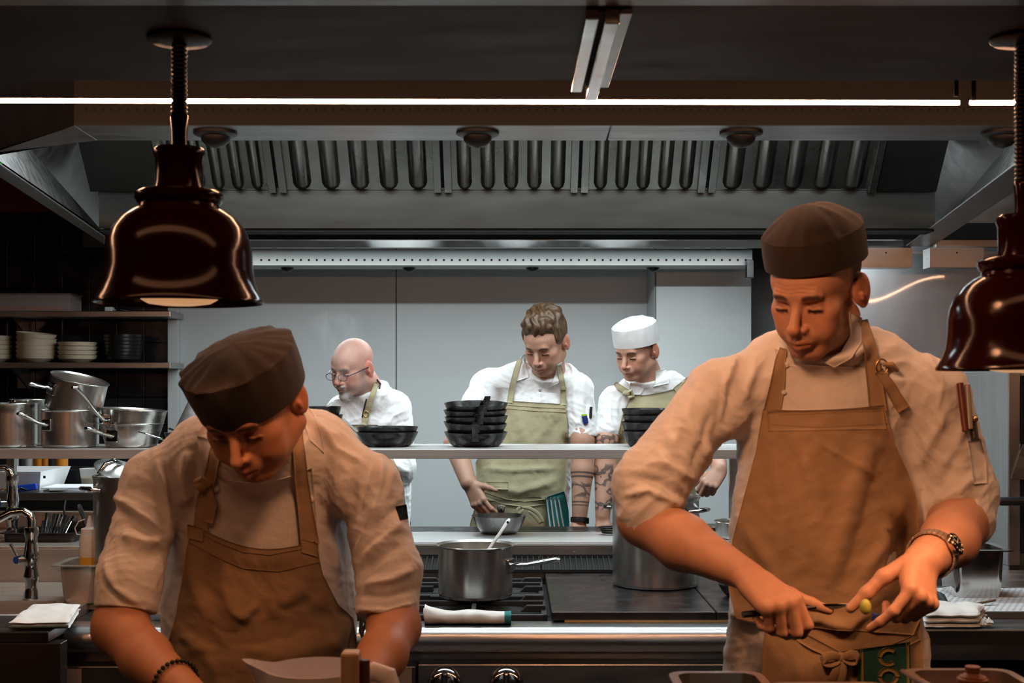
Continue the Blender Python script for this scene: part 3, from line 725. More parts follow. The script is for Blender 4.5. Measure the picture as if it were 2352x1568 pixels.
# ------------------------------------------------------------------ back bench on the left
t = thing('back_bench', 'dark steel bench along the back left, with paper and bottles on it', 'bench', (-2.5, 6.2, 0))
b = MB(); b.box2((-4.15, 5.52, 1.052), (-1.62, 6.9, 1.088)); b.build('bench_top', M['steel_dark'], t, bevel=0.004)
b = MB(); b.box2((-4.15, 5.75, 0.02), (-1.62, 6.85, 1.05)); b.build('bench_body', M['steel_dark'], t)
B1 = 1.0885
t = thing('white_tray', 'white open plastic tray with green herbs on the back bench, at the left edge', 'tray', (PX(20, 5.7), 5.7, B1))
b = MB()
x0, x1 = PX(-70, 5.65), PX(100, 5.65)
b.loft([[(x0, 5.6, B1), (x1, 5.6, B1), (x1, 5.9, B1), (x0, 5.9, B1)], [(x0, 5.56, B1 + 0.085), (x1 + 0.02, 5.56, B1 + 0.085), (x1 + 0.02, 5.94, B1 + 0.085), (x0, 5.94, B1 + 0.085)], [(x0, 5.57, B1 + 0.085), (x1 + 0.01, 5.57, B1 + 0.085), (x1 + 0.01, 5.93, B1 + 0.085), (x0, 5.93, B1 + 0.085)], [(x0, 5.61, B1 + 0.006), (x1 - 0.01, 5.61, B1 + 0.006), (x1 - 0.01, 5.89, B1 + 0.006), (x0, 5.89, B1 + 0.006)]])
b.build('tray_body', M['white'], t)
b = MB(); b.box2((PX(100, 5.56), 5.555, PZ(1098, 5.56)), (PX(105, 5.56), 5.559, PZ(1092, 5.56))); b.build('mark', M['black'], t)
b = MB(); b.box((PX(60, 5.555), 5.545, B1 + 0.018), (0.10, 0.02, 0.028), Matrix.Rotation(-0.12, 3, 'Y')); o = b.build('blue_scraper', mat('blue_plastic', (0.015, 0.06, 0.5), 0.4), bevel=0.005); tag(o, 'bright blue plastic scraper in front of the white tray', 'scraper')
for k in range(4):
    b = MB(); x = PX(-2 + 14 * k, 5.54); b.tube([(x, 5.535, B1 + 0.006), (x + 0.02, 5.53, B1 + 0.016 + .004 * (k % 2)), (x + 0.045, 5.535, B1 + 0.010)], [0.003, 0.006, 0.002], 6, flat=0.5)
    o = b.build('herb_sprig', mat('herb_green', (0.06, 0.12, 0.02), 0.6) if k % 2 else mat('herb_orange', (0.35, 0.09, 0.02), 0.6), smooth=True); tag(o, ['orange chilli strip at the left frame edge before the white tray', 'green herb sprig nearest the left frame edge', 'orange chilli strip between the green sprigs', 'green herb sprig nearest the blue scraper'][k], 'herb')
rp = [(112, 218, 0.004), (120, 222, 0.003), (105, 205, 0.004)]
for k, (a, c, h) in enumerate(rp):
    b = MB(); R = Matrix.Rotation((-0.12, 0.1, 0.02)[k], 3, 'Z'); b.box((PX((a + c) / 2, 5.62), 5.66, B1 + 0.003 + 0.006 * k), (0.19, 0.20, 0.005), R); o = b.build('paper_pad', M['paper']); tag(o, ['bottom', 'middle', 'top'][k] + ' paper pad in the loose pile on the back bench', 'paper', 'loose pile of paper pads')
b = MB(); tubbox('black_crate', PX(112, 6.0), PX(205, 6.0), 6.0, 6.25, B1, PZ(1078, 6.0), 0.006, M['black'], None); tag(COL.objects['black_crate'] if 'black_crate' in COL.objects else bpy.data.objects['black_crate'], 'open black crate on the back bench behind the papers', 'crate')
t = thing('deli_tub', 'translucent tub with yellow sauce on the back bench behind the tall pot', 'tub', (PX(212, 5.9), 5.9, B1))
b = MB(); b.lathe([(0, 0), (0.045, 0), (0.055, 0.075), (0.057, 0.077), (0.053, 0.075), (0.044, 0.003), (0, 0.003)], t.location, 32); b.build('tub_body', mat('frosted_plastic', (0.55, 0.55, 0.53), 0.4, alpha=0.55), t, smooth=True)
b = MB(); b.lathe([(0, 0.004), (0.044, 0.004), (0.049, 0.035), (0, 0.035)], t.location, 32); b.build('sauce', mat('yellow_sauce', (0.5, 0.3, 0.03), 0.4), t, smooth=True)
cols = {'grey': (0.35, 0.36, 0.35), 'amber': (0.5, 0.17, 0.02), 'dark': (0.03, 0.03, 0.03)}
mb_ = {k: mat(k + '_bottle', v, 0.3) for k, v in cols.items()}
for px, r, h, m, cap, lab in ((38, .035, .15, 'grey', None, 'grey tall tub on the back bench under the over-shelf'), (54, .03, .16, 'dark', None, 'dark bottle beside the grey tub on the back bench'), (68, .03, .13, 'grey', None, 'shorter grey bottle beside the dark ones'), (91, .03, .14, 'amber', 'white', 'white-capped bottle above the black crate, first of three'), (107, .028, .14, 'amber', 'white', 'white-capped bottle above the black crate, middle of three'), (123, .028, .135, 'dark', 'white', 'white-capped bottle above the black crate, last of three'), (141, .032, .16, 'amber', 'amber', 'amber bottle standing last in the bottle row')):
    t = thing('sauce_bottle', lab, 'bottle', (PX(px, 6.45), 6.45, B1), group='bottles at the back of the bench')
    b = MB(); b.lathe([(0, 0), (r, 0), (r, h * 0.7), (r * 0.45, h * 0.8), (0, h * 0.8)], t.location, 24); b.build('bottle_body', mb_[m], t, smooth=True)
    b = MB(); b.lathe([(r * 0.5, h * 0.78), (r * 0.5, h * 0.9), (r * 0.2, h), (0, h)], t.location, 20); b.build('cap', M['white'] if cap == 'white' else mb_[m], t, smooth=True)

# ------------------------------------------------------------------ sink unit on the left
sk = thing('sink_unit', 'stainless steel sink counter with raised back ledge, glowing orange', 'sink', (-1.7, 4.0, 0))
SZ = 0.885
M['sinkst'] = mat('sink_steel', (0.52, 0.46, 0.40), 0.32, 0.65, var=0.08, vscale=4, stretch=(1, 6, 6), rvar=0.06)
bx1 = PX(158, 3.95)
b = MB(); b.box2((-2.6, 3.97, SZ - 0.022), (-1.0, 4.385, SZ)); b.box2((bx1, 3.735, SZ - 0.03), (-1.285, 3.97, SZ))
b.build('worktop', M['sinkst'], sk)
b = MB(); b.box2((-2.6, 3.50, SZ - 0.03), (PX(140, 3.6), 3.735, SZ)); b.build('front_top', M['griddle'], sk, bevel=0.003)
b = MB()
pts = lambda o, z: [(bx1 - 0.6, 3.74 - o, z), (bx1 - 0.05 + o * .5, 3.74 - o, z), (bx1 + o, 3.78, z), (bx1 + o, 3.92, z), (bx1 - 0.05 + o * .5, 3.965 + o, z), (bx1 - 0.6, 3.965 + o, z)]
b.loft([pts(0.006, SZ + 0.001), pts(0.0, SZ + 0.005), pts(-0.006, SZ - 0.002), pts(-0.012, SZ - 0.16)], cap0=False); b.build('basin', M['sinkst'], sk, smooth=True)
b = MB(); b.box2((-2.6, 4.386, SZ - 0.1), (-1.28, 4.41, 0.996)); b.build('splash_back', M['sinkst'], sk, bevel=0.003)
b = MB(); b.box2((-2.6, 4.386, 0.9965), (-1.28, 4.97, 1.002)); b.build('back_ledge', M['sinkst'], sk, bevel=0.002)
b = MB(); b.box2((-2.6, 4.43, 0.02), (-1.29, 4.97, 0.995)); b.box2((-2.6, 3.56, 0.02), (-1.30, 4.38, 0.70)); b.build('cabinet', M['blackmatte'], sk)
b = MB(); b.box2((-2.6, 3.50, 0.42), (PX(139, 3.5), 3.555, SZ - 0.031)); b.build('front_panel', mat('dark_glass_front', (0.02, 0.017, 0.015), 0.25), sk, bevel=0.003)
b = MB(); b.box2((-2.6, 4.93, 1.0025), (-1.3, 4.97, 1.065)); b.build('rear_upstand', M['sinkst'], sk, bevel=0.003)
def faucet(label, px, d, z0, h, spx, dirx, body=True):
    x = PX(px, d)
    t = thing('faucet', label, 'tap', (x, d, z0), group='bench taps')
    b = MB(); b.lathe([(0, 0), (0.024, 0), (0.024, 0.008), (0.019, 0.03), (0.018, 0.05), (0.023, 0.062), (0.023, 0.075), (0.019, 0.09), (0.020, 0.11), (0.024, 0.135), (0.019, 0.165), (0.017, 0.19), (0.021, 0.20), (0.021, 0.222), (0.013, 0.224), (0.0, 0.224)], (x, d, z0), 28); b.build('pillar', M['polish'], t, smooth=True)
    zt_ = z0 + h
    b = MB(); b.tube([(x, d, z0 + 0.22), (x, d, zt_ - 0.03), (x + dirx * 0.006, d, zt_ - 0.012), (x + dirx * 0.025, d, zt_), (x + dirx * 0.06, d, zt_ - 0.004), (x + dirx * spx, d, zt_ - 0.035)], 0.0125, 14); b.build('spout', M['polish'], t, smooth=True)
    b = MB(); c = V(x - 0.022, d - 0.004, z0 + 0.125); b.cyl(c + V(0.01, 0, 0), c + V(-0.012, -0.024, 0), 0.013, n=20); hd = b.build('valve', M['polish'], t, smooth=True)
    b = MB(); b.tube([c + V(-0.008, -0.02, 0), c + V(-0.03, -0.028, 0.05)], [0.005, 0.006], 10); b.build('lever', M['polish'], hd, smooth=True)
    b = MB(); cc = c + V(-0.012, -0.0245, 0); b.cyl(cc, cc + V(-0.001, -0.003, 0), 0.0115, n=20); b.build('blue_cap', mat('blue_cap', (0.02, 0.07, 0.3), 0.3), hd)
faucet('shiny tap with blue cap standing at the back of the sink', 72, 4.02, SZ, 0.272, 0.12, -1)
faucet('second shiny tap rising behind the ledge at the left frame edge', 28, 4.62, 1.0025, 0.19 + 0.06, 0.14, -1)
# steel pan with squeeze bottle
t = thing('gastro_pan', 'small steel gastronorm pan on the sink counter holding the squeeze bottle', 'steel pan', (PX(185, 4.02), 4.02, SZ))
x0, x1 = PX(150, 4.0), PX(236, 4.0)
zr = PZ(1297, 3.94)
b = MB()
def rr_ring(xa, xb, ya, yb, z, r, n=5):
    out = []
    for cx_, cy_, a0 in ((xb - r, yb - r, 0), (xa + r, yb - r, pi / 2), (xa + r, ya + r, pi), (xb - r, ya + r, 1.5 * pi)):
        for k in range(n + 1): a = a0 + k * pi / 2 / n; out.append((cx_ + r * math.cos(a), cy_ + r * math.sin(a), z))
    return out
def gastro(b, x0, x1, y0, y1, z0, zr, fl=0.022, tp=0.008):
    b.loft([rr_ring(x0 + tp, x1 - tp, y0 + tp, y1 - tp, z0, 0.02), rr_ring(x0, x1, y0, y1, zr - 0.02, 0.022), rr_ring(x0, x1, y0, y1, zr - 0.004, 0.022), rr_ring(x0 - fl, x1 + fl, y0 - fl, y1 + fl, zr - 0.003, 0.026), rr_ring(x0 - fl, x1 + fl, y0 - fl, y1 + fl, zr, 0.026), rr_ring(x0 + 0.001, x1 - 0.001, y0 + 0.001, y1 - 0.001, zr, 0.021), rr_ring(x0 + tp + 0.001, x1 - tp - 0.001, y0 + tp, y1 - tp, z0 + 0.003, 0.02)])
gastro(b, x0, x1, 3.94, 4.10, SZ + 0.0005, zr); b.build('pan_body', M['sinkst'], t, smooth=True)
t = thing('squeeze_bottle', 'squeeze bottle of yellow oil with a white nozzle, in the small steel pan', 'squeeze bottle', (PX(206, 4.03), 4.03, SZ + 0.004))
z0 = SZ + 0.004; c = t.location
b = MB(); b.lathe([(0, 0), (0.030, 0), (0.031, 0.004), (0.031, PZ(1236, 4.03) - z0), (0.027, PZ(1228, 4.03) - z0), (0, PZ(1228, 4.03) - z0)], c, 32); b.build('bottle_body', mat('bottle_plastic', (0.62, 0.58, 0.5), 0.35, sss=0.0), t, smooth=True)
b = MB(); zo = PZ(1278, 4.03) - z0; b.lathe([(0.0313, 0.002), (0.0315, zo), (0.0311, zo + 0.001)], c, 32); b.build('oil', mat('yellow_oil', (0.60, 0.33, 0.03), 0.3), t, smooth=True)
b = MB(); zc0 = PZ(1230, 4.03) - z0; b.lathe([(0.026, zc0), (0.026, zc0 + 0.022), (0.014, zc0 + 0.026), (0.011, zc0 + 0.030), (0.004, zc0 + 0.062), (0, zc0 + 0.062)], c, 28); cp_ = b.build('nozzle_cap', M['white'], t, smooth=True)
b = MB(); b.tube([c + V(-0.012, -0.01, zc0 + 0.052), c + V(-0.03, -0.012, zc0 + 0.045), c + V(-0.042, -0.012, zc0 + 0.025), c + V(-0.036, -0.012, zc0 + 0.006), c + V(-0.024, -0.012, zc0 + 0.004)], 0.0018, 8); b.build('tether', M['white'], cp_, smooth=True)
# tall pot and white bucket behind the foreground cook
saucepan('tall_stock_pot', 'tall narrow steel stock pot beside the squeeze bottle, partly behind the cook', (PX(302, 4.03), 4.03, SZ + 0.0005), 0.113, PZ(1092, 4.03) - SZ, 0.6, twin=True, cat='stock pot', lift=0.9)
t = thing('tilted_lid', 'crumpled steel strainer lid lying over the tall stock pot rim', 'lid', (PX(270, 4.03), 4.03, 1.27))
b = MB(); b.lathe([(0, 0.03), (0.03, 0.028), (0.075, 0.012), (0.078, 0.010), (0.03, 0.025), (0, 0.027)], (0, 0, 0), 32, M=Matrix.Rotation(0.35, 3, 'Y') @ Matrix.Rotation(0.25, 3, 'X'))
b.v = [(x + PX(272, 4.06), y + 4.06, z + PZ(1086, 4.06)) for x, y, z in b.v]; b.build('lid_plate', M['steel'], t, smooth=True)
b = MB(); b.tube([P(226, 1088, 4.0), P(243, 1066, 4.0), P(262, 1058, 4.02), P(278, 1066, 4.05)], [0.006, 0.008, 0.008, 0.005], 10); b.build('handle', M['polish'], t, smooth=True)
b = MB(); bz = 0.8625
b.lathe([(0, 0), (0.056, 0), (0.062, 0.15), (0.065, 0.155), (0.060, 0.15), (0.054, 0.004), (0, 0.004)], n=36); o = b.build('bucket', mat('pale_bucket', (0.62, 0.62, 0.52), 0.4), smooth=True); o.location = (PX(408, 3.86), 3.80, 0.8865); tag(o, 'pale plastic bucket seen between the cook\'s arm and apron', 'bucket')
# cutlery and trays on the ledge
L0 = 1.0025
t = thing('ledge_tray', 'long shallow dark tray on the ledge behind the taps', 'tray', (PX(80, 4.6), 4.6, L0))
b = MB(); gastro(b, PX(5, 4.5), PX(170, 4.5), 4.50, 4.70, L0 + 0.0005, L0 + 0.032, 0.012, 0.004); b.build('tray_body', M['griddle'], t, smooth=True)
for k in range(9):
    px = 94 + k * 6.5; top = 1196 - (k * 37 % 19)
    b = MB(); a = P(px, 1231, 4.55 + 0.01 * (k % 3)); e = P(px + 6 + 2.2 * k * 0.9, top, 4.62 + 0.01 * (k % 4))
    b.tube([a, a.lerp(e, 0.5), e], [0.0035, 0.0045, 0.006], 8, flat=0.5)
    o = b.build('table_knife', M['polish'] if k % 3 else M['black'], smooth=True); tag(o, ('steel' if k % 3 else 'black') + ' cutlery handle standing in the fanned bunch on the ledge', 'cutlery', 'fanned bunch of cutlery ' + ('steel' if k % 3 else 'black'))
t = thing('ledge_pan', 'steel pan with sloping lid on the ledge behind the squeeze bottle', 'steel pan', (PX(190, 4.75), 4.75, L0))
b = MB(); gastro(b, PX(140, 4.72), PX(214, 4.72), 4.72, 4.88, L0 + 0.0005, L0 + 0.05, 0.010, 0.004); b.build('pan_body', M['steel_dark'], t, smooth=True)
b = MB(); b.loft([[P(136, 1232, 4.70), P(214, 1232, 4.70), P(214, 1200, 4.86), P(160, 1200, 4.86)], [P(136, 1230, 4.70), P(214, 1230, 4.70), P(214, 1197, 4.86), P(160, 1197, 4.86)]]); b.build('lid', M['steel'], t)
b = MB(); b.tube([P(196, 1206, 4.62), P(190, 1180, 4.60), P(181, 1162, 4.58), P(180, 1158, 4.58)], [0.008, 0.011, 0.012, 0.008], 10, flat=0.6); tag(b.build('ladle_handle', M['black'], smooth=True), 'black plastic ladle handle leaning up behind the squeeze bottle', 'ladle')
b = MB(); b.tube([P(150, 1150, 4.96), P(147, 1165, 4.93), P(149, 1192, 4.90)], 0.004, 8); tag(b.build('black_cable', M['black'], smooth=True), 'short black cable hanging at the back bench edge', 'cable')

# ------------------------------------------------------------------ cloths
def cloth_fold(name, label, cat, quad, h, m, group=None, layers=3, seed=1, wob=0.004, trim=None):
    """folded flat cloth: quad of four ground points, stack of rounded layers"""
    t = thing(name, label, cat, tuple((Vector(quad[0]) + Vector(quad[2])) / 2), group=group)
    n1, n2 = 26, 18
    q = [Vector(p) for p in quad]
    b = MB()
    for L_ in range(layers):
        z0 = h * L_ / layers; z1 = h * (L_ + 1) / layers
        sh_ = 0.02 * L_
        top = []; bot = []
        for i in range(n1 + 1):
            for j in range(n2 + 1):
                u = i / n1; v = j / n2
                uu = sh_ * 0.5 + u * (1 - sh_); v2 = sh_ * .3 + v * (1 - sh_)
                p = q[0].lerp(q[1], uu).lerp(q[3].lerp(q[2], uu), v2)
                e = min(u, 1 - u) * n1 / 3; f = min(v, 1 - v) * n2 / 3
                round_ = min(1, math.sqrt(max(0, 1 - (1 - min(1, e)) ** 2))) * min(1, math.sqrt(max(0, 1 - (1 - min(1, f)) ** 2)))
                wz = wob * mnoise.noise(Vector((p.x * 22 + seed, p.y * 22, L_ * 3)))
                mid = (z0 + z1) / 2
                ex = Vector((0.006 * mnoise.noise(Vector((u * 5, v * 5, seed + L_))), 0.004 * mnoise.noise(Vector((u * 5, v * 5, seed + L_ + 9))), 0))
                top.append(p + ex + V(0, 0, mid + (z1 - mid) * round_ + max(wz, -0.002) * (L_ + 1) / layers * round_))
                bot.append(p + ex + V(0, 0, max(0.0003, mid - (mid - z0) * round_ + (wz * L_ / layers))))
        k = n2 + 1
        fs = [(i * k + j, (i + 1) * k + j, (i + 1) * k + j + 1, i * k + j + 1) for i in range(n1) for j in range(n2)]
        b.add(top, fs, 0); b.add(bot, [f[::-1] for f in fs], 0)
        rim = [i * k for i in range(n1 + 1)] + [n1 * k + j for j in range(1, k)] + [i * k + n2 for i in range(n1 - 1, -1, -1)] + [j for j in range(n2 - 1, 0, -1)]
        nn = len(rim)
        b.add([top[r] for r in rim] + [bot[r] for r in rim], [(a, (a + 1) % nn, nn + (a + 1) % nn, nn + a) for a in range(nn)], 0)
    b.build('cloth', m, t, smooth=True)
    if trim:
        bb = MB(); a, c = q[0], q[1]
        bb.tube([a.lerp(c, s) + V(0, -0.002, h * 0.4) for s in np.linspace(0.02, 0.98, 9)], 0.0035, 8); bb.build('hem', trim, t, smooth=True)
    return t
cloth_fold('kitchen_towel', 'folded cream towel with dark hem lying on the sink counter front', 'towel', [P(18, 1449, 3.51), P(160, 1447, 3.52), P(186, 1404, 3.73), P(75, 1404, 3.73)], 0.028, M['towel'], seed=3, trim=mat('dark_hem', (0.05, 0.07, 0.05), 0.9), layers=2, wob=0.006)
# rolled towel on the range front
t = thing('rolled_towel', 'rolled white towel with a teal end lying on the range front by the burner', 'towel', P(1075, 1440, 3.74))
b = MB(); rings = []
for i, u in enumerate(np.linspace(0, 1, 40)):
    px = 976 + 198 * u; cy = 3.693
    top = 1388 + 15 * min(1, u * 3) ** .7 + 2 * math.sin(u * 9); bot = 1430 + 9 * min(1, u * 2.5)
    zt_, zb_ = PZ(top, 3.69), 0.8705
    rz = (zt_ - zb_) / 2; ry = 0.030
    ring = []
    for j in range(28):
        a = 2 * pi * j / 28
        w_ = 1 + 0.09 * mnoise.noise(Vector((u * 7, math.cos(a) * 1.3, math.sin(a) * 1.3)))
        sq = 0.75
        ca, sa = math.cos(a), math.sin(a)
        ring.append((PX(px, 3.69), cy + ry * w_ * math.copysign(abs(ca) ** sq, ca), max(zb_, zb_ + rz + rz * w_ * math.copysign(abs(sa) ** sq, sa))))
    rings.append(ring)
b.loft(rings[:37], mi=0); b.build('cloth_roll', M['towel'], t, smooth=True)
b = MB(); b.loft(rings[36:]); b.build('teal_end', M['teal'], t, smooth=True)
b = MB(); c0 = Vector(rings[0][0]).lerp(Vector(rings[0][14]), 0.5)
b.tube([c0 + V(-0.002, 0.02 * (1 - s) * math.cos(s * 14), 0.017 * (1 - s) * math.sin(s * 14)) for s in np.linspace(0, 0.8, 40)], 0.0022, 6); b.build('spiral_edge', M['towel'], t, smooth=True)

# ------------------------------------------------------------------ right bench
rb_ = thing('work_bench', 'stainless steel bench on the right with towels and tray on it', 'bench', (1.7, 3.9, 0))
b = MB(); b.box2((1.07, 3.45, 0.82), (2.9, 4.55, 0.90)); b.build('bench_top', M['steel_dark'], rb_, bevel=0.004)
b = MB(); b.box2((1.07, 3.449, 0.8195), (2.9, 3.4495, 0.858)); b.build('fold', M['steel'], rb_)
b = MB(); b.box2((1.12, 3.62, 0.0), (2.9, 4.5, 0.78)); b.build('bench_body', M['blackmatte'], rb_)
b = MB(); b.box2((1.12, 3.55, 0.78), (2.9, 4.5, 0.8195)); b.build('bench_frame', M['blackmatte'], rb_)
t = thing('paper_lined_tray', 'steel tray lined with white dotted paper on the right bench', 'tray', (PX(2270, 3.8), 3.8, 0.9005))
x0, x1 = PX(2150, 3.85), PX(2480, 3.85)
b = MB(); gastro(b, x0, x1, 3.62, 4.06, 0.9005, 0.918, 0.010, 0.003); b.build('tray_body', M['steel'], t, smooth=True)
b = MB(); b.box2((x0 + 0.01, 3.632, 0.904), (x1 - 0.01, 4.05, 0.9165))
M['dots'] = mat('dotted_paper', (0.62, 0.62, 0.62), 0.8)
b.build('paper_liner', M['dots'], t)
b = MB()
for i in range(20):
    for j in range(22):
        x = x0 + 0.02 + i * 0.0185 + (0.009 if j % 2 else 0); y = 3.645 + j * 0.0185
        if x < x1 - 0.02: b.add([(x + 0.0045 * math.cos(a * pi / 3), y + 0.0045 * math.sin(a * pi / 3), 0.9168) for a in range(6)], [(0, 1, 2, 3, 4, 5)])
b.build('dot_print', mat('grey_print', (0.25, 0.25, 0.26), 0.8), t)
t = thing('deep_steel_pan', 'deep shiny steel pan with wide rim standing on the paper-lined tray', 'steel pan', (PX(2240, 3.9), 3.9, 0.917))
b = MB(); gastro(b, PX(2184, 3.9), PX(2298, 3.9), 3.86, 4.02, 0.917, PZ(1262, 3.86), 0.024, 0.006); b.build('pan_body', M['polish'], t, smooth=True)
t = thing('deep_steel_pan', 'rear steel pan on the right bench behind the watch wearer\'s arm', 'steel pan', (PX(2150, 4.3), 4.3, 0.9005))
b = MB(); gastro(b, PX(2090, 4.3), PX(2225, 4.3), 4.2, 4.38, 0.9005, PZ(1238, 4.2), 0.02, 0.006); b.build('pan_body', M['polish'], t, smooth=True)
b = MB(); b.tube([P(2203, 1391, 3.70), P(2245, 1386, 3.72), P(2285, 1378, 3.74)], [0.004, 0.006, 0.006], 8, flat=0.5); tag(b.build('brown_spatula', mat('brown_wood', (0.10, 0.045, 0.025), 0.5), smooth=True), 'thin brown wooden stick lying on the paper-lined tray', 'stick')
b = MB(); b.tube([P(2140, 1362, 3.9), P(2160, 1372, 3.82), P(2172, 1388, 3.74)], [0.012, 0.015, 0.010], 10); tag(b.build('black_tongs', M['black'], smooth=True), 'black handled tongs lying by the tray behind the wristwatch', 'tongs')
cloth_fold('bench_towel', 'white folded towel lying in front of the paper-lined tray, under a second fold', 'towel', [P(2118, 1446, 3.46), P(2250, 1446, 3.46), P(2268, 1418, 3.60), P(2110, 1414, 3.60)], 0.045, M['towel'], seed=11, layers=3, wob=0.008)
b = MB()
for k in range(5):
    b.tube([P(2250 + 6 * k, 1437, 3.47), P(2258 + 5 * k, 1424 - (k % 2) * 4, 3.49), P(2270 + 2 * k, 1432, 3.47)], [0.004, 0.0055, 0.004], 8)
o = b.build('towel_fringe', M['towel'], smooth=True); tag(o, 'curled white fringed cloth edge at the end of the bench towel', 'cloth')
# oven at the right frame edge
ov = thing('combi_oven', 'steel oven cabinet with a dark bar handle at the right frame edge', 'oven', (2.2, 4.6, 0))
b = MB(); b.box2((PX(2316, 4.6), 4.6, 0.905), (PX(2345, 4.6), 4.66, PZ(852, 4.6))); b.build('door_frame', M['steel_v'], ov, bevel=0.004)
b = MB(); b.box2((PX(2316, 4.67), 4.665, 0.02), (2.9, 5.5, PZ(850, 4.66))); b.build('oven_body', M['steel_v'], ov, bevel=0.004)
b = MB(); b.box2((PX(2346, 4.6), 4.602, 0.95), (2.9, 4.66, PZ(862, 4.6))); b.build('oven_door', mat('oven_glass', (0.015, 0.014, 0.013), 0.15), ov, bevel=0.003)
b = MB(); b.tube([P(2293, 1151, 4.42), P(2300, 1151, 4.42), P(2420, 1149, 4.42)], [0.012, 0.015, 0.015], 14); hb = b.build('bar_handle', M['black'], ov, smooth=True)
b = MB(); b.sphere(P(2290, 1151, 4.42), 0.010, 8); b.build('brass_end', M['brass'], hb, smooth=True)
b = MB(); b.bar(P(2400, 1149, 4.42), P(2400, 1149, 4.60), 0.02, 0.02); b.build('handle_mount', M['steel'], hb)
b = MB(); b.extrude([P(2322, 1098, 4.598), P(2348, 1020, 4.598), P(2360, 1020, 4.598), P(2360, 1102, 4.598)], (0, -0.004, 0)); b.build('hinge_plate', M['steel'], ov)

# ------------------------------------------------------------------ heat lamps
M['shade_in'] = mat('shade_inside', (0.8, 0.75, 0.7), 0.35, 0.6)
M['coil'] = mat('black_rubber_coil', (0.008, 0.007, 0.007), 0.32, coat=0.3)
M['bulb'] = mat('heat_bulb', (0.9, 0.7, 0.5), 0.3, emit=((1.0, 0.5, 0.22), 0.5))
def heat_lamp(label, px, d, zrim, energy):
    x = PX(px, d)
    t = thing('heat_lamp', label, 'heat lamp', (x, d, zrim), group='oxblood heat lamps over the pass')
    k = d / 3000.0
    z = lambda py: zrim + (697 - py) * k
    def hp(lst): return [(r * k, z(py)) for r, py in lst]
    o = (x, d, 0)
    ztop = 2.079
    b = MB(); b.lathe([(0, ztop), (73 * k, ztop), (73 * k, ztop - 0.004), (66 * k, ztop - 0.008), (22 * k, ztop - 0.011), (0, ztop - 0.011)], o, 40); b.build('ceiling_rose', M['black'], t, smooth=True)
    # coiled retractable cord from the rose to the stem
    ztube = z(262)
    b = MB(); prof = []; n = int((ztop - 0.01 - ztube) / 0.0066)
    zz = ztop - 0.010
    for i in range(n):
        za = zz - (zz - ztube) * i / n; st = (zz - ztube) / n
        for s_ in np.linspace(0, 1, 6)[:-1]: prof.append(((14.5 + 4.5 * math.sin(pi * s_)) * k, za - st * s_))
    prof.append((14 * k, ztube)); b.lathe(prof, o, 22); b.build('coiled_cord', M['coil'], t, smooth=True)
    b = MB(); b.lathe(hp([(14, 258), (19, 264), (20.5, 272), (18.5, 300), (17.5, 325), (18, 341), (0, 341)]), o, 32); b.build('stem', M['enamel'], t, smooth=True)
    b = MB(); b.lathe(hp([(0, 339), (52, 340), (58, 345), (59, 356), (55, 366), (54, 420), (56, 434), (0, 434)]), o, 48); b.build('cap', M['enamel'], t, smooth=True)
    b = MB(); b.lathe(hp([(50, 434), (92, 440), (99, 446), (100, 456), (95, 466), (90, 471), (91, 478), (110, 486), (132, 504), (150, 528), (161, 556), (165, 585), (166, 615), (170, 645), (178, 668), (186, 682), (191, 689), (192, 694), (189, 697), (186, 694), (181, 684), (172, 664), (164, 640), (160, 600), (156, 560), (140, 525), (110, 495), (60, 480), (0, 478)]), o, 72); sh_ = b.build('shade', [M['enamel'], M['shade_in']], t, smooth=True)
    b = MB(); b.lathe(hp([(0, 702), (40, 701), (70, 697), (86, 688), (90, 676), (80, 640), (50, 600), (30, 560), (28, 500), (0, 500)]), o, 40); b.build('bulb', M['bulb'], t, smooth=True)
    light('heat_lamp_light', 'SPOT', (x, d, zrim - 0.012), (x, d + 0.02, 0), energy, WARM, spot_size=2.2, spot_blend=0.7, shadow_soft_size=0.05)
heat_lamp('oxblood bell heat lamp hanging on a coiled cord above the cook in the gathered cap', 412, 2.0, PZ(697, 2.0), 3)
heat_lamp('oxblood bell heat lamp cut by the right frame edge, hung lower beside the tall cook', 2349, 2.0, PZ(851, 2.0), 13)

# ------------------------------------------------------------------ the pass in the foreground
ps = thing('pass_counter', 'steel pass counter along the bottom frame edge, in front of both cooks', 'counter', (0, 1.8, 0))
b = MB(); b.box2((-2.2, 1.45, 0.90), (2.2, 2.12, 0.935)); b.build('counter_top', M['steel_dark'], ps, bevel=0.004)
b = MB(); b.box2((-2.2, 1.50, 0.02), (2.2, 2.08, 0.90)); b.build('counter_body', M['steel_dark'], ps)
b = MB(); b.box2((0.15, 1.60, 0.9355), (1.30, 2.10, 1.028)); b.build('raised_well', M['steel_dark'], ps, bevel=0.004)
jx, jd, jr = PX(725, 1.85), 1.85, 0.0705
jz0 = 0.9355; jz1 = PZ(1533, 1.85)
t = thing('measuring_jug', 'frosted white plastic measuring jug at the bottom frame edge before the stooping cook', 'jug', (jx, jd, jz0))
rings = []
n = 48
for (rf, z, fl) in ((0.80, jz0, 0), (0.82, jz0 + 0.01, 0), (0.92, jz0 + 0.12, 0), (0.96, jz1 - 0.05, 0.1), (0.99, jz1 - 0.02, 0.55), (1.0, jz1, 1.0), (0.985, jz1 + 0.001, 1.0), (0.97, jz1 - 0.012, 0.8), (0.945, jz1 - 0.05, 0.1), (0.90, jz0 + 0.12, 0), (0.79, jz0 + 0.006, 0)):
    ring = []
    for j in range(n):
        a = 2 * pi * j / n
        da = (a - pi + pi) % (2 * pi) - pi
        lip = math.exp(-(da / 0.26) ** 2) * fl * 0.034
        r_ = jr * rf + lip
        ring.append((jx + r_ * math.cos(a), jd + r_ * math.sin(a), z + lip * 0.35))
    rings.append(ring)
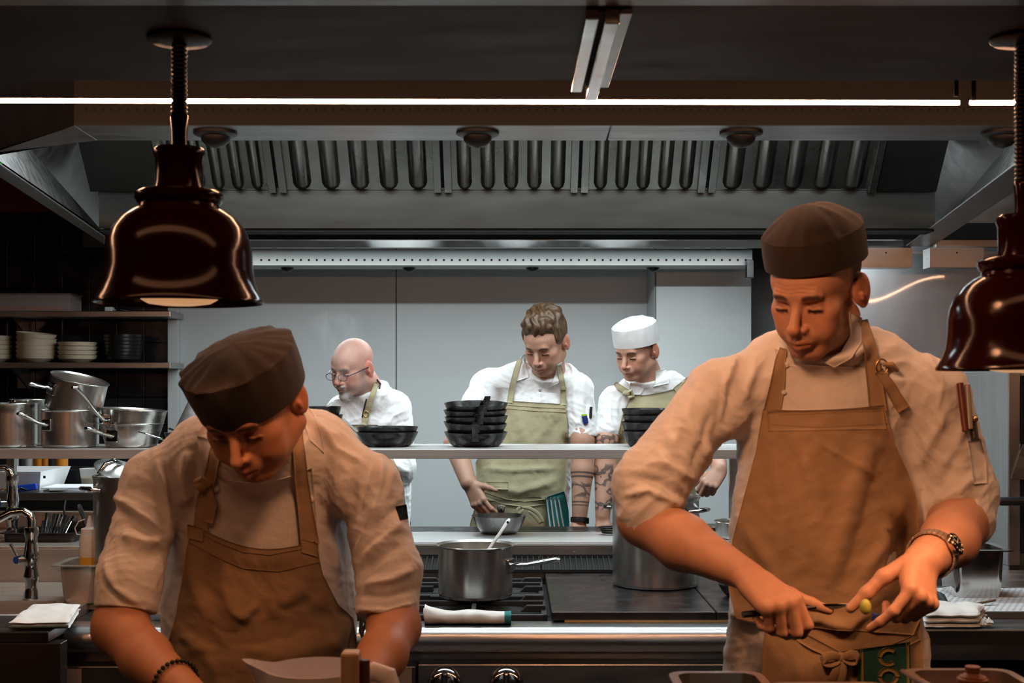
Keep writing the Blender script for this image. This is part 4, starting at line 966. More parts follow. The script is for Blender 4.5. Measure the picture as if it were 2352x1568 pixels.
M['frost'] = mat('frosted_plastic_jug', (0.86, 0.84, 0.88), 0.3, trans=0.15, ior=1.1)
b = MB(); b.loft(rings); b.build('jug_body', M['frost'], t, smooth=True)
b = MB(); b.tube([(jx + jr * 0.9, jd, jz1 - 0.012), (jx + jr + 0.012, jd, jz1 - 0.006), (jx + jr + 0.03, jd, jz1 - 0.012), (jx + jr + 0.040, jd, jz1 - 0.04), (jx + jr + 0.038, jd, jz1 - 0.10), (jx + jr + 0.02, jd, jz1 - 0.14), (jx + jr * 0.88, jd, jz1 - 0.145)], [0.009, 0.011, 0.012, 0.011, 0.010, 0.010, 0.008], 14, flat=1.3); b.build('jug_handle', M['frost'], t, smooth=True)
wx = PX(817, 1.80)
t = thing('wooden_handle', 'beige wooden handle block with a brown side standing against the jug rim', 'wooden handle', (wx, 1.77, 0.9355))
M['wood'] = mat('pale_wood', (0.48, 0.33, 0.19), 0.6, var=0.15, vscale=20, stretch=(4, 4, 0.6))
b = MB(); zt_ = PZ(1494, 1.77); b.box2((wx - 0.0150, 1.752, 0.9355), (wx + 0.0095, 1.785, zt_)); b.build('block', M['wood'], t, bevel=0.004)
b = MB(); b.cyl((wx + 0.0155, 1.77, 0.9355), (wx + 0.0155, 1.77, zt_ - 0.012), 0.0075, n=14); b.build('brown_rod', mat('brown_leather', (0.09, 0.04, 0.02), 0.6), t, smooth=True)
def gpan(label, xa, xb, ya, yb, zr, m):
    t = thing('gastro_pan', label, 'steel pan', ((xa + xb) / 2, (ya + yb) / 2, 1.0285), group='gastronorm pans on the pass')
    b = MB(); gastro(b, xa, xb, ya, yb, 1.0285, zr, 0.012, 0.006); b.build('pan_body', M['steel'], t, smooth=True)
    b = MB(); b.box2((xa + 0.012, ya + 0.012, 1.033), (xb - 0.012, yb - 0.012, zr - 0.03)); b.build('contents', m, t, bevel=0.008)
gpan('steel pan on the pass holding dark green sauce, at the bottom frame edge', PX(1562, 1.9), PX(1745, 1.9), 1.66, 1.95, 1.118, mat('olive_sauce', (0.05, 0.045, 0.008), 0.25))
gpan('low steel pan on the pass between the two taller pans', PX(1800, 1.9), PX(2035, 1.9), 1.66, 1.95, 1.102, mat('copper_sauce', (0.20, 0.06, 0.02), 0.3))
gpan('steel pan on the pass in the bottom right corner, behind the brown bottle', PX(2105, 1.93), PX(2320, 1.93), 1.70, 1.96, 1.120, mat('brown_sauce', (0.08, 0.03, 0.012), 0.3))
t = thing('sauce_bottle', 'brown screw-top bottle at the bottom right of the pass', 'bottle', (PX(2234, 1.62), 1.62, 0.9355))
o_ = (PX(2234, 1.62), 1.62, 0)
zt_ = PZ(1530, 1.62)
M['brownb'] = mat('brown_bottle', (0.22, 0.085, 0.04), 0.4)
b = MB(); b.lathe([(0, 0.9357), (0.03, 0.9357), (0.03, zt_ - 0.035), (0.016, zt_ - 0.022), (0.016, zt_ - 0.012), (0, zt_ - 0.012)], o_, 32); b.build('bottle_body', M['brownb'], t, smooth=True)
b = MB(); b.lathe([(0.019, zt_ - 0.020), (0.019, zt_ - 0.015), (0.014, zt_ - 0.012), (0.009, zt_ - 0.008), (0.009, zt_), (0, zt_)], o_, 28); b.build('bottle_cap', M['brownb'], t, smooth=True)
b = MB(); b.tube([P(2074, 1540, 1.93), P(2100, 1556, 1.85), P(2140, 1574, 1.78)], [0.005, 0.006, 0.004], 8, flat=0.5); tag(b.build('spoon', M['steel_dark'], smooth=True), 'dark spoon handle leaning on the rim of the corner pan', 'spoon')
# ------------------------------------------------------------------ soft-surface modelling: signed-distance fields meshed with surface nets
class Field:
    def __init__(s, lo, hi, vox):
        s.lo = np.array(lo, np.float32); s.vox = vox
        s.n = np.ceil((np.array(hi) - s.lo) / vox).astype(int) + 1
        s.ax = [s.lo[i] + vox * np.arange(s.n[i], dtype=np.float32) for i in range(3)]
        s.a = np.full(s.n, 0.05, np.float32)
    def win(s, lo, hi):
        sl = []
        for i in range(3):
            a = int(np.clip(np.floor((lo[i] - s.lo[i]) / s.vox), 0, s.n[i])); b = int(np.clip(np.ceil((hi[i] - s.lo[i]) / s.vox) + 1, 0, s.n[i]))
            sl.append(slice(a, b))
        return tuple(sl)
    def grid(s, sl):
        return s.ax[0][sl[0]][:, None, None], s.ax[1][sl[1]][None, :, None], s.ax[2][sl[2]][None, None, :]
    def put(s, sl, d, k, op):
        A = s.a[sl]
        if op == 'u':
            if k > 0:
                h = np.clip(0.5 + 0.5 * (d - A) / k, 0, 1); A[...] = d * (1 - h) + A * h - k * h * (1 - h)
            else: np.minimum(A, d, out=A)
        elif op == 's':
            d = -d
            if k > 0:
                h = np.clip(0.5 - 0.5 * (d - A) / k, 0, 1); A[...] = d * (1 - h) + A * h + k * h * (1 - h)
            else: np.maximum(A, d, out=A)
    def cap(s, a, b, ra, rb, k=0.0, op='u', flat=None, cuta=False, cutb=False):
        """tapered capsule; flat=(axis, scale) makes the section elliptical; cut ends are flat"""
        a = np.array(a, np.float32); b = np.array(b, np.float32)
        R = max(ra, rb) + 0.052 + k
        sl = s.win(np.minimum(a, b) - R, np.maximum(a, b) + R)
        x, y, z = s.grid(sl)
        if x.size == 0 or y.size == 0 or z.size == 0: return
        ab = b - a; L2 = float(ab @ ab) + 1e-12
        t = ((x - a[0]) * ab[0] + (y - a[1]) * ab[1] + (z - a[2]) * ab[2]) / L2
        tc = np.clip(t, 0, 1)
        qx = x - a[0] - tc * ab[0]; qy = y - a[1] - tc * ab[1]; qz = z - a[2] - tc * ab[2]
        d2 = qx * qx + qy * qy + qz * qz
        if flat is not None:
            n, sc_ = np.array(flat[0], np.float32), flat[1]
            n = n / np.linalg.norm(n)
            qn = qx * n[0] + qy * n[1] + qz * n[2]
            d2 = d2 + (1 / sc_ ** 2 - 1) * qn * qn
        d = np.sqrt(d2) - (ra + (rb - ra) * tc)
        if flat is not None: d = d * min(1.0, (1 + flat[1]) / 2)
        L = math.sqrt(L2)
        if cutb: d = np.maximum(d, (t - 1) * L)
        if cuta: d = np.maximum(d, -t * L)
        s.put(sl, d, k, op)
    def chain(s, pts, rs, k=0.01, op='u', flat=None):
        for i in range(len(pts) - 1): s.cap(pts[i], pts[i + 1], rs[i], rs[i + 1], k, op, flat)
    def ell(s, c, r, k=0.0, op='u', R=None):
        c = np.array(c, np.float32); r = np.array(r, np.float32)
        m = max(r) + 0.052 + k
        sl = s.win(c - m, c + m)
        x, y, z = s.grid(sl)
        if x.size == 0 or y.size == 0 or z.size == 0: return
        x = x - c[0]; y = y - c[1]; z = z - c[2]
        if R is None: q = (x, y, z)
        else: q = tuple(R[0][i] * x + R[1][i] * y + R[2][i] * z for i in range(3))
        k0 = np.sqrt((q[0] / r[0]) ** 2 + (q[1] / r[1]) ** 2 + (q[2] / r[2]) ** 2)
        k1 = np.sqrt((q[0] / r[0] ** 2) ** 2 + (q[1] / r[1] ** 2) ** 2 + (q[2] / r[2] ** 2) ** 2) + 1e-9
        s.put(sl, k0 * (k0 - 1) / k1, k, op)
    def below(s, z0):
        s.a = np.maximum(s.a, (z0 - s.ax[2])[None, None, :])
    def mesh(s, smooth=1):
        A = s.a; n = A.shape
        A[0] = A[-1] = 0.05; A[:, 0] = A[:, -1] = 0.05; A[:, :, 0] = A[:, :, -1] = 0.05
        ins = A < 0
        c = np.zeros((n[0] - 1, n[1] - 1, n[2] - 1), np.uint8)
        for i in (0, 1):
            for j in (0, 1):
                for l in (0, 1):
                    c += ins[i:n[0] - 1 + i, j:n[1] - 1 + j, l:n[2] - 1 + l]
        act = (c > 0) & (c < 8)
        I, J, K = np.nonzero(act)
        idx = np.full(act.shape, -1, np.int32); idx[I, J, K] = np.arange(len(I))
        pos = np.zeros((len(I), 3), np.float32); cnt = np.zeros(len(I), np.float32)
        cor = [(i, j, l) for i in (0, 1) for j in (0, 1) for l in (0, 1)]
        val = {q: A[I + q[0], J + q[1], K + q[2]] for q in cor}
        for p in cor:
            for axn in range(3):
                if p[axn] == 0:
                    q = tuple(1 if m == axn else p[m] for m in range(3))
                    va, vb = val[p], val[q]; cr = (va < 0) != (vb < 0)
                    t = np.where(cr, va / np.where(cr, va - vb, 1), 0)
                    for m in range(3):
                        pos[:, m] += np.where(cr, p[m] + (t if m == axn else 0), 0)
                    cnt += cr
        pos /= cnt[:, None]
        v = s.lo + s.vox * (np.stack([I, J, K], 1) + pos)
        faces = []
        # x edges
        e = ins[:-1, 1:-1, 1:-1] != ins[1:, 1:-1, 1:-1]; i, j, l = np.nonzero(e); fl = ins[i, j + 1, l + 1]
        q = np.stack([idx[i, j, l], idx[i, j + 1, l], idx[i, j + 1, l + 1], idx[i, j, l + 1]], 1); q[~fl] = q[~fl][:, ::-1]; faces.append(q)
        e = ins[1:-1, :-1, 1:-1] != ins[1:-1, 1:, 1:-1]; i, j, l = np.nonzero(e); fl = ins[i + 1, j, l + 1]
        q = np.stack([idx[i, j, l], idx[i, j, l + 1], idx[i + 1, j, l + 1], idx[i + 1, j, l]], 1); q[~fl] = q[~fl][:, ::-1]; faces.append(q)
        e = ins[1:-1, 1:-1, :-1] != ins[1:-1, 1:-1, 1:]; i, j, l = np.nonzero(e); fl = ins[i + 1, j + 1, l]
        q = np.stack([idx[i, j, l], idx[i + 1, j, l], idx[i + 1, j + 1, l], idx[i, j + 1, l]], 1); q[~fl] = q[~fl][:, ::-1]; faces.append(q)
        f = np.concatenate(faces)
        for _ in range(smooth): v = relax(v, f, 0.5)
        return v.astype(np.float64), f

def relax(v, f, w_):
    acc = np.zeros_like(v, dtype=np.float64); cnt = np.zeros(len(v))
    for a, b in ((0, 1), (1, 2), (2, 3), (3, 0)):
        for i in range(3):
            acc[:, i] += np.bincount(f[:, a], v[f[:, b], i], len(v)) + np.bincount(f[:, b], v[f[:, a], i], len(v))
        cnt += np.bincount(f[:, a], minlength=len(v)) + np.bincount(f[:, b], minlength=len(v))
    return v * (1 - w_) + w_ * acc / np.maximum(cnt, 1)[:, None]
def vnormals(v, f):
    n = np.cross(v[f[:, 2]] - v[f[:, 0]], v[f[:, 3]] - v[f[:, 1]])
    out = np.zeros_like(v)
    for a in range(4):
        for i in range(3): out[:, i] += np.bincount(f[:, a], n[:, i], len(v))
    return out / (np.linalg.norm(out, axis=1)[:, None] + 1e-12)
def topx(v):
    return 1176 + v[:, 0] / v[:, 1] * F, HY - (v[:, 2] - ZC) / v[:, 1] * F
def seg2(px, py, pl):
    """distance in photo pixels to a polyline, and position 0..1 along it"""
    best = np.full(px.shape, 1e9); tt = np.zeros(px.shape)
    L = [math.hypot(pl[i + 1][0] - pl[i][0], pl[i + 1][1] - pl[i][1]) for i in range(len(pl) - 1)]; T = sum(L); acc = 0
    for i in range(len(pl) - 1):
        ax, ay = pl[i]; bx, by = pl[i + 1]
        t = np.clip(((px - ax) * (bx - ax) + (py - ay) * (by - ay)) / (L[i] ** 2 + 1e-9), 0, 1)
        d = np.hypot(px - ax - t * (bx - ax), py - ay - t * (by - ay))
        m = d < best; best[m] = d[m]; tt[m] = (acc + t[m] * L[i]) / T; acc += L[i]
    return best, tt
def folds(v, f, lst, scale=1.0):
    """cloth folds: ridges (+) and valleys (-) along lines laid on the garment's front; mm and photo pixels at the garment"""
    n = vnormals(v, f); px, py = topx(v)
    front = np.clip(-n[:, 1] * 2.5 + 0.75, 0, 1)
    disp = np.zeros(len(v))
    for pl, w_, amp in lst:
        x0 = min(p[0] for p in pl) - 3 * w_; x1 = max(p[0] for p in pl) + 3 * w_; y0 = min(p[1] for p in pl) - 3 * w_; y1 = max(p[1] for p in pl) + 3 * w_
        m = (px > x0) & (px < x1) & (py > y0) & (py < y1)
        if not m.any(): continue
        d, t = seg2(px[m], py[m], pl)
        disp[m] += amp * np.exp(-(d / w_) ** 2) * np.clip(np.sin(pi * np.clip(t, 0.04, 0.96)) * 1.6, 0, 1)
    return v + n * (disp * front * 0.001 * scale)[:, None]
def ripple(v, f, amp, lam, seed=0, st=(1, 1, 1), n_=7):
    """small uneven crumple, a sum of plane waves"""
    r = np.random.default_rng(seed); n = vnormals(v, f); q = v * np.array(st)
    d = np.zeros(len(v))
    wv = np.zeros((len(v), 3))
    for i in range(3):
        k = r.normal(size=3); k /= np.linalg.norm(k); wv[:, i] = np.sin(q @ k * 2 * pi / (lam * 3.1) + r.uniform(0, 6))
    q = q + wv * lam * 0.45
    for i in range(n_):
        k = r.normal(size=3); k /= np.linalg.norm(k); l = lam * r.uniform(0.6, 1.8)
        s_ = np.sin(q @ k * 2 * pi / l + r.uniform(0, 6)); d += (1 - np.abs(s_)) ** 1.5 * l / lam - 0.4
    return v + n * (d * amp / math.sqrt(n_))[:, None]
def set_color(o, c):
    a = o.data.color_attributes.new('Col', 'FLOAT_COLOR', 'POINT')
    c4 = np.ones((len(c), 4), np.float32); c4[:, :3] = c
    a.data.foreach_set('color', c4.ravel())
def bvh(v, f): return BVHTree.FromPolygons([tuple(p) for p in v], [tuple(int(i) for i in q) for q in f])

def drape(name, left, right, trees, off, mat_, parent, nu=20, nv=30, thick=0.0022, smooth=3, depth=None, fold=None, curve=0.0, seed=None, amp=0.0, fscale=1.5):
    """cloth patch between a left and a right edge line (photo pixels), laid on what it covers and off metres in front of it"""
    def res(pl, m):
        L = np.concatenate([[0], np.cumsum([math.hypot(pl[i + 1][0] - pl[i][0], pl[i + 1][1] - pl[i][1]) for i in range(len(pl) - 1)])])
        t = np.linspace(0, L[-1], m); return np.stack([np.interp(t, L, [p[0] for p in pl]), np.interp(t, L, [p[1] for p in pl])], 1)
    l, r = res(left, nv + 1), res(right, nv + 1)
    u = np.linspace(0, 1, nu + 1)[None, :, None]
    uv = l[:, None] * (1 - u) + r[:, None] * u
    if curve: uv[:, :, 1] += curve * np.sin(pi * u[:, :, 0]) * np.linspace(1, 0, nv + 1)[:, None]
    D = np.full((nv + 1, nu + 1), np.nan)
    o = Vector((0, 0, ZC))
    for i in range(nv + 1):
        for j in range(nu + 1):
            d = Vector(((uv[i, j, 0] - 1176) / F, 1, -(uv[i, j, 1] - HY) / F))
            best = None
            for tr in (trees if isinstance(trees, (list, tuple)) else [trees]):
                h = tr.ray_cast(o, d.normalized())
                if h[0] is not None and (best is None or h[0].y < best): best = h[0].y
            if best is not None: D[i, j] = best
    if depth is not None: D = np.where(np.isnan(D), depth, D)
    for _ in range(200):                              # fill what nothing lies behind from its neighbours
        m = np.isnan(D)
        if not m.any(): break
        Pd = np.pad(D, 1, constant_values=np.nan)
        st = np.stack([Pd[:-2, 1:-1], Pd[2:, 1:-1], Pd[1:-1, :-2], Pd[1:-1, 2:]])
        with np.errstate(all='ignore'):
            import warnings; warnings.simplefilter('ignore'); av = np.nanmean(st, 0)
        D = np.where(m, av, D)
    D0 = D.copy()
    for _ in range(smooth):
        Pd = np.pad(D, 1, mode='edge'); D = 0.5 * D + 0.125 * (Pd[:-2, 1:-1] + Pd[2:, 1:-1] + Pd[1:-1, :-2] + Pd[1:-1, 2:])
    D = np.minimum(D, D0 + 0.004) - off
    v = np.stack([(uv[:, :, 0] - 1176) / F * D, D, ZC - (uv[:, :, 1] - HY) / F * D], -1).reshape(-1, 3)
    ii = np.arange((nv + 1) * (nu + 1)).reshape(nv + 1, nu + 1)
    f = np.stack([ii[:-1, :-1], ii[1:, :-1], ii[1:, 1:], ii[:-1, 1:]], -1).reshape(-1, 4)
    if fold: v = folds(v, f, fold, fscale)
    if amp: v = ripple(v, f, amp, 0.05, seed or 1)
    v[:, 1] = np.minimum(v[:, 1], D0.ravel() - min(off * 0.7, 0.008))
    n = vnormals(v, f)
    b_ = v - n * thick; N_ = len(v)
    rim = list(ii[0, :]) + list(ii[1:, -1]) + list(ii[-1, -2::-1]) + list(ii[-2:0:-1, 0])
    rf = np.array([(rim[a], rim[(a + 1) % len(rim)], rim[(a + 1) % len(rim)] + N_, rim[a] + N_) for a in range(len(rim))])
    ff = np.concatenate([f, f[:, ::-1] + N_, rf[:, ::-1]])
    o_ = npmesh(name, np.concatenate([v, b_]), ff, mat_, parent)
    return o_, v, f

def strap(name, pl, wpx, trees, off, mat_, parent, nu=4, nv=24, **kw):
    pl = [np.array(p, float) for p in pl]
    le, ri = [], []
    for i, p in enumerate(pl):
        t = pl[min(i + 1, len(pl) - 1)] - pl[max(i - 1, 0)]; t /= np.linalg.norm(t); n = np.array([t[1], -t[0]])
        w_ = (wpx[i] if isinstance(wpx, (list, tuple)) else wpx) / 2
        le.append(tuple(p + n * w_)); ri.append(tuple(p - n * w_))
    if le[0][0] > ri[0][0]: le, ri = ri, le
    return drape(name, le, ri, trees, off, mat_, parent, nu, nv, **kw)[0]

# ------------------------------------------------------------------ head, arm and hand of a person
class Head:
    def __init__(s, c, yaw, pitch, roll, scale=1.0):
        s.c = np.array(c, float); s.s = scale
        s.R = np.array(Matrix.Rotation(math.radians(yaw), 3, 'Z') @ Matrix.Rotation(math.radians(pitch), 3, 'X') @ Matrix.Rotation(math.radians(roll), 3, 'Y'))
    def w(s, x, y, z): return s.c + s.s * (s.R @ np.array((x, y, z), float))
    def l(s, v): return (v - s.c) @ s.R / s.s
    def sculpt(s, g, jaw=1.0, nose=1.0, fat=1.0, open_eyes=0.3, skull=1.0, young=1.0, crown=1.0):
        S = s.s
        def E(c, r, k, op='u', tilt=None):
            R = s.R if tilt is None else s.R @ np.array(Matrix.Rotation(math.radians(tilt[1]), 3, tilt[0]))
            g.ell(s.w(*c), [q * S for q in r], k * S, op, R)
        def C(a, b, ra, rb, k, op='u'): g.cap(s.w(*a), s.w(*b), ra * S, rb * S, k * S, op)
        E((0, .014, .042), (.075 * skull, .096, .083 * crown), .0)
        E((0, -.018, -.022), (.061 * fat, .074, .085), .03)
        E((0, -.045, .038), (.058, .046, .045), .02)                 # forehead
        for q in (-1, 1):
            C((q * .052 * jaw, .012, -.050), (q * .020, -.066, -.088), .020 * fat, .015, .02)   # jaw line
            E((q * .043, -.056, -.014), (.021 * fat, .022, .018), .018)   # cheekbone
            E((q * .036 * fat, -.058, -.045), (.022 * fat, .026, .026), .02)
        E((0, -.074, -.090), (.019, .016, .014), .015)               # chin
        C((-.030, -.080, .021), (.030, -.080, .021), .0125, .0125, .012)   # brow ridge
        for q in (-1, 1):
            E((q * .031, -.094, .004), (.017, .014, .0105), .009, 's')   # eye socket
            E((q * .031, -.0700, .002), (.0145, .0135, .0120), .003)     # eyeball and lids
            C((q * .019, -.0845, -.001), (q * .031, -.0880, -.002), .0022, .0026, .0025); C((q * .031, -.0880, -.002), (q * .044, -.0810, -.003), .0026, .0022, .0025)   # upper lid fold
            C((q * .020, -.083, -.0065), (q * .041, -.0805, -.007), .0028, .0028, .003)          # lower lid
            C((q * .016, -.090, .0215), (q * .044, -.080, .021), .0042, .0032, .004)             # brow
        C((0, -.084, .012), (0, -.108 - .003 * nose, -.030), .0078 * nose, .0098 * nose, .007)   # nose
        E((0, -.108 - .003 * nose, -.033), (.0108 * nose, .0105, .0095), .004)
        for q in (-1, 1):
            E((q * .0125 * nose, -.097, -.0365), (.0075 * nose, .010, .0068), .004)
            E((q * .006, -.105, -.0425), (.0033, .005, .003), .002, 's')                         # nostril
        E((0, -.086, -.056), (.026, .016, .020), .012)               # mouth barrel
        C((-.0185, -.0925, -.0628), (0, -.102, -.0590), .0036, .0056, .004); C((0, -.102, -.0590), (.0185, -.0925, -.0628), .0056, .0036, .004)
        C((-.016, -.092, -.0690), (0, -.0995, -.0705), .0040, .0064, .004); C((0, -.0995, -.0705), (.016, -.092, -.0690), .0064, .0040, .004)
        C((-.022, -.0935, -.0645), (0, -.108, -.0645), .0013, .0016, .0015, 's'); C((0, -.108, -.0645), (.022, -.0935, -.0645), .0016, .0013, .0015, 's')
        C((-.012, -.098, -.081), (.012, -.098, -.081), .005, .005, .006, 's')
        for q in (-1, 1):                                            # ears
            t = ('Z', q * -22)
            E((q * .0780, .018, -.002), (.0085, .020, .033), .005, 'u', t); E((q * .0725, .012, 0), (.008, .016, .026), .006)
            E((q * .0765, .022, -.026), (.0075, .011, .013), .004)
            E((q * .089, .012, .004), (.006, .011, .020), .003, 's', t)
            C((q * .083, .004, -.006), (q * .084, .004, -.014), .0045, .004, .003)
    def paint(s, v, skin, brow, lip, stub=None, stub_amt=0.0, hairline=None, flush=0.15):
        L = s.l(v); x, y, z = L.T; ax = np.abs(x)
        c = np.tile(np.array(skin, float), (len(v), 1))
        head = (z > -.12) & (y < .06) & (np.linalg.norm(L, axis=1) < .17)
        def mixc(m, col):
            nonlocal c
            m = np.clip(m, 0, 1) * head
            c = c * (1 - m[:, None]) + np.array(col) * m[:, None]
        red = np.array(skin) * (1.10, 0.72, 0.66)
        mixc(flush * 2.2 * np.exp(-((x / .014) ** 2 + ((z + .034) / .014) ** 2)) * (y < -.09), red)
        mixc(flush * 1.6 * np.exp(-(((ax - .045) / .02) ** 2 + ((z + .022) / .02) ** 2)) * (y < -.03), red)
        mixc(flush * 2.5 * (ax > .074) * (np.abs(z) < .045) * (y > -.01), red)
        if stub is not None and stub_amt > 0:
            bz = np.where(y < -.02, -.052 - 0.2 * np.maximum(0, y + .09), -.03 + 0 * y)
            m = np.clip((bz - z) / .012, 0, 1) * (ax < .075)
            m = np.maximum(m, np.exp(-(((z + .050) / .006) ** 2)) * (ax < .024) * (y < -.08))
            mixc(m * stub_amt, stub)
        lm = np.exp(-((z + .0645) / .0085) ** 4) * np.clip((.0235 - ax) / .004, 0, 1) * (y < -.085)
        mixc(lm * 0.75, lip)
        mixc(np.exp(-((z + .0645) / .0016) ** 2) * (ax < .022) * (y < -.08) * 0.8, np.array(lip) * .25)
        bm = np.exp(-((z - (.0225 - 14 * (ax - .030) ** 2)) / .0050) ** 4) * np.clip((ax - .011) / .005, 0, 1) * np.clip((.048 - ax) / .006, 0, 1) * (y < -.05)
        mixc(bm * 0.95, brow)
        ez = -.0045 - 10 * (ax - .031) ** 2
        em = np.exp(-((z - ez) / .0040) ** 4) * np.clip((ax - .017) / .003, 0, 1) * np.clip((.046 - ax) / .003, 0, 1) * (y < -.06)
        mixc(em * 0.95, (.010, .006, .004))
        lid = np.exp(-((z - .004) / .006) ** 4) * np.clip((ax - .014) / .004, 0, 1) * np.clip((.048 - ax) / .004, 0, 1) * (y < -.06)
        mixc(lid * 0.6 * (1 - em), np.array(skin) * (.62, .5, .48))  # lids darkened in the colour to offset the light they catch
        if hairline is not None:
            m = (L[:, 2] > hairline[0] - 0.9 * np.minimum(0, L[:, 1] * 0)) * np.clip((y - hairline[1]) / .01, 0, 1) * (ax < .078)
            h2 = np.clip((z - hairline[0]) / .01, 0, 1) * np.clip((y - hairline[1]) / .012, 0, 1)
            c = c * (1 - h2[:, None]) + np.array(hairline[2]) * h2[:, None]
        return c

def fingers(g, wrist, fwd, up, side, S=1.0, curls=None, spread=0.10, thumb=None, k=0.006):
    """hand: wrist point, fwd along the metacarpals, up out of the back of the hand, side towards the thumb;
    curls: per finger (index..little) three bends in degrees; thumb: list of 4 points (side, fwd, up) in mm from the wrist"""
    w_ = np.array(wrist, float); f_ = np.array(fwd, float); f_ /= np.linalg.norm(f_)
    u_ = np.array(up, float); u_ -= f_ * (u_ @ f_); u_ /= np.linalg.norm(u_)
    s_ = np.array(side, float); s_ -= f_ * (s_ @ f_) + u_ * (s_ @ u_); s_ /= np.linalg.norm(s_)
    mm = 0.001 * S
    def W(s, f, u): return w_ + (s_ * s + f_ * f + u_ * u) * mm
    kn = [(26, 88, 4), (8, 92, 6), (-10, 87, 4), (-26, 78, 0)]
    ln = [(44, 27, 22), (49, 30, 23), (45, 28, 22), (35, 21, 19)]
    rd = [(10, 9, 8.2, 7), (10.2, 9.2, 8.4, 7.2), (9.6, 8.6, 7.8, 6.8), (8.6, 7.6, 6.9, 6)]
    for q, (s, f, u) in enumerate(kn):
        g.cap(W(s * 0.55, 2, -2), W(s, f - 4, u - 4), (15 - q * .5) * mm, (12.5 - q * .6) * mm, 0.012 * S)
        g.ell(W(s, f - 3, u + 2), [9.5 * mm] * 3, 0.008 * S)
    g.cap(W(18, 20, -8), W(20, 60, -10), 15 * mm, 12 * mm, 0.012 * S)
    g.cap(W(-16, 18, -8), W(-22, 60, -8), 13 * mm, 11 * mm, 0.012 * S)
    tips = []
    for q in range(4):
        s, f, u = kn[q]
        p = W(s, f, u - 1)
        ang = 0; dirf = math.radians(spread * 57 * (1.2 - q * 0.8))
        base = f_ * math.cos(dirf) + s_ * math.sin(dirf)
        pts = [p]; rr = [rd[q][0] * mm]
        for b_ in range(3):
            ang += math.radians(curls[q][b_])
            d = base * math.cos(ang) - u_ * math.sin(ang)
            p = p + d * ln[q][b_] * mm; pts.append(p); rr.append(rd[q][b_ + 1] * mm)
        for i in range(3): g.cap(pts[i], pts[i + 1], rr[i], rr[i + 1], 0.004 * S if i else 0.006 * S)
        tips.append(pts)
    th = thumb or [(20, 18, -10), (42, 44, -22), (52, 72, -30), (50, 98, -34)]
    tp = [W(*t) for t in th]
    for i, (ra, rb) in enumerate(((16, 12.5), (12.5, 10.5), (10.5, 8.2))): g.cap(tp[i], tp[i + 1], ra * mm, rb * mm, 0.007 * S)
    return tips, tp
# ------------------------------------------------------------------ the two cooks in the foreground
M['skin'] = mat('skin', (0.5, 0.3, 0.2), 0.46, attr=True, var=0.05, vscale=60, bump=0.35, bscale=700, sss=0.08)
M['cotton'] = mat('white_cotton', (0.74, 0.73, 0.72), 0.9, var=0.03, vscale=12, bump=0.35, bscale=900, bump2=0.9, b2scale=38, sheen=0.15)
M['apron'] = mat('khaki_canvas', (0.40, 0.355, 0.215), 0.9, var=0.07, vscale=14, bump=0.5, bscale=700, bump2=0.9, b2scale=34, sheen=0.1)
M['apron_tan'] = mat('tan_canvas', (0.37, 0.255, 0.15), 0.9, var=0.07, vscale=14, bump=0.5, bscale=700, bump2=0.9, b2scale=34, sheen=0.1)
M['stitch_tan'] = mat('tan_stitching', (0.25, 0.165, 0.095), 0.9)
M['stitch'] = mat('khaki_stitching', (0.27, 0.235, 0.14), 0.9)
M['capcloth'] = mat('dark_cap_cloth', (0.020, 0.0135, 0.011), 0.85, var=0.1, vscale=20, bump=0.4, bscale=800, sheen=0.06)
M['capwhite'] = mat('white_cap_cloth', (0.78, 0.78, 0.78), 0.9, bump=0.3, bscale=800)
M['trouser'] = mat('dark_trousers', (0.02, 0.02, 0.022), 0.9)
M['shoe'] = mat('black_shoe', (0.012, 0.012, 0.012), 0.4)
def A3(p): return np.array(P(*p), float)
def cpx(g, a, b, ra, rb, k=0.02, flat=None, **kw):
    """capsule given by photo pixels, distance and radii in pixels"""
    g.cap(A3(a), A3(b), ra * a[2] / F, rb * b[2] / F, k, kw.pop('op', 'u'), flat, **kw)
def legs(root, x, y, z_hip, r=0.085, gap=0.1):
    for s in (-1, 1):
        b = MB(); b.tube([(x + s * gap * 0.75, y, z_hip), (x + s * gap * 0.85, y, 0.75), (x + s * gap, y - 0.01, 0.5), (x + s * gap, y, 0.10)], [r * 1.15, r * 1.0, r * 0.78, r * 0.72], 20)
        b.build('trouser_leg', M['trouser'], root, smooth=True)
        b = MB(); b.loft([[(x + s * gap + sx * w_, y + yy, z) for sx, yy in ((-1, 0.07), (-1, -0.05), (-0.75, -0.13), (0, -0.16), (0.75, -0.13), (1, -0.05), (1, 0.07), (0, 0.10))] for w_, z in ((0.045, 0.0), (0.048, 0.03), (0.042, 0.08), (0.034, 0.115))])
        b.build('shoe', M['shoe'], root, bevel=0.008)
def neckcut(g, c, n, r=0.10):
    c = A3(c); n = np.array(n, float); n /= np.linalg.norm(n)
    g.cap(c, c + n * 0.2, r, r, 0.004, 's', None, cuta=True)

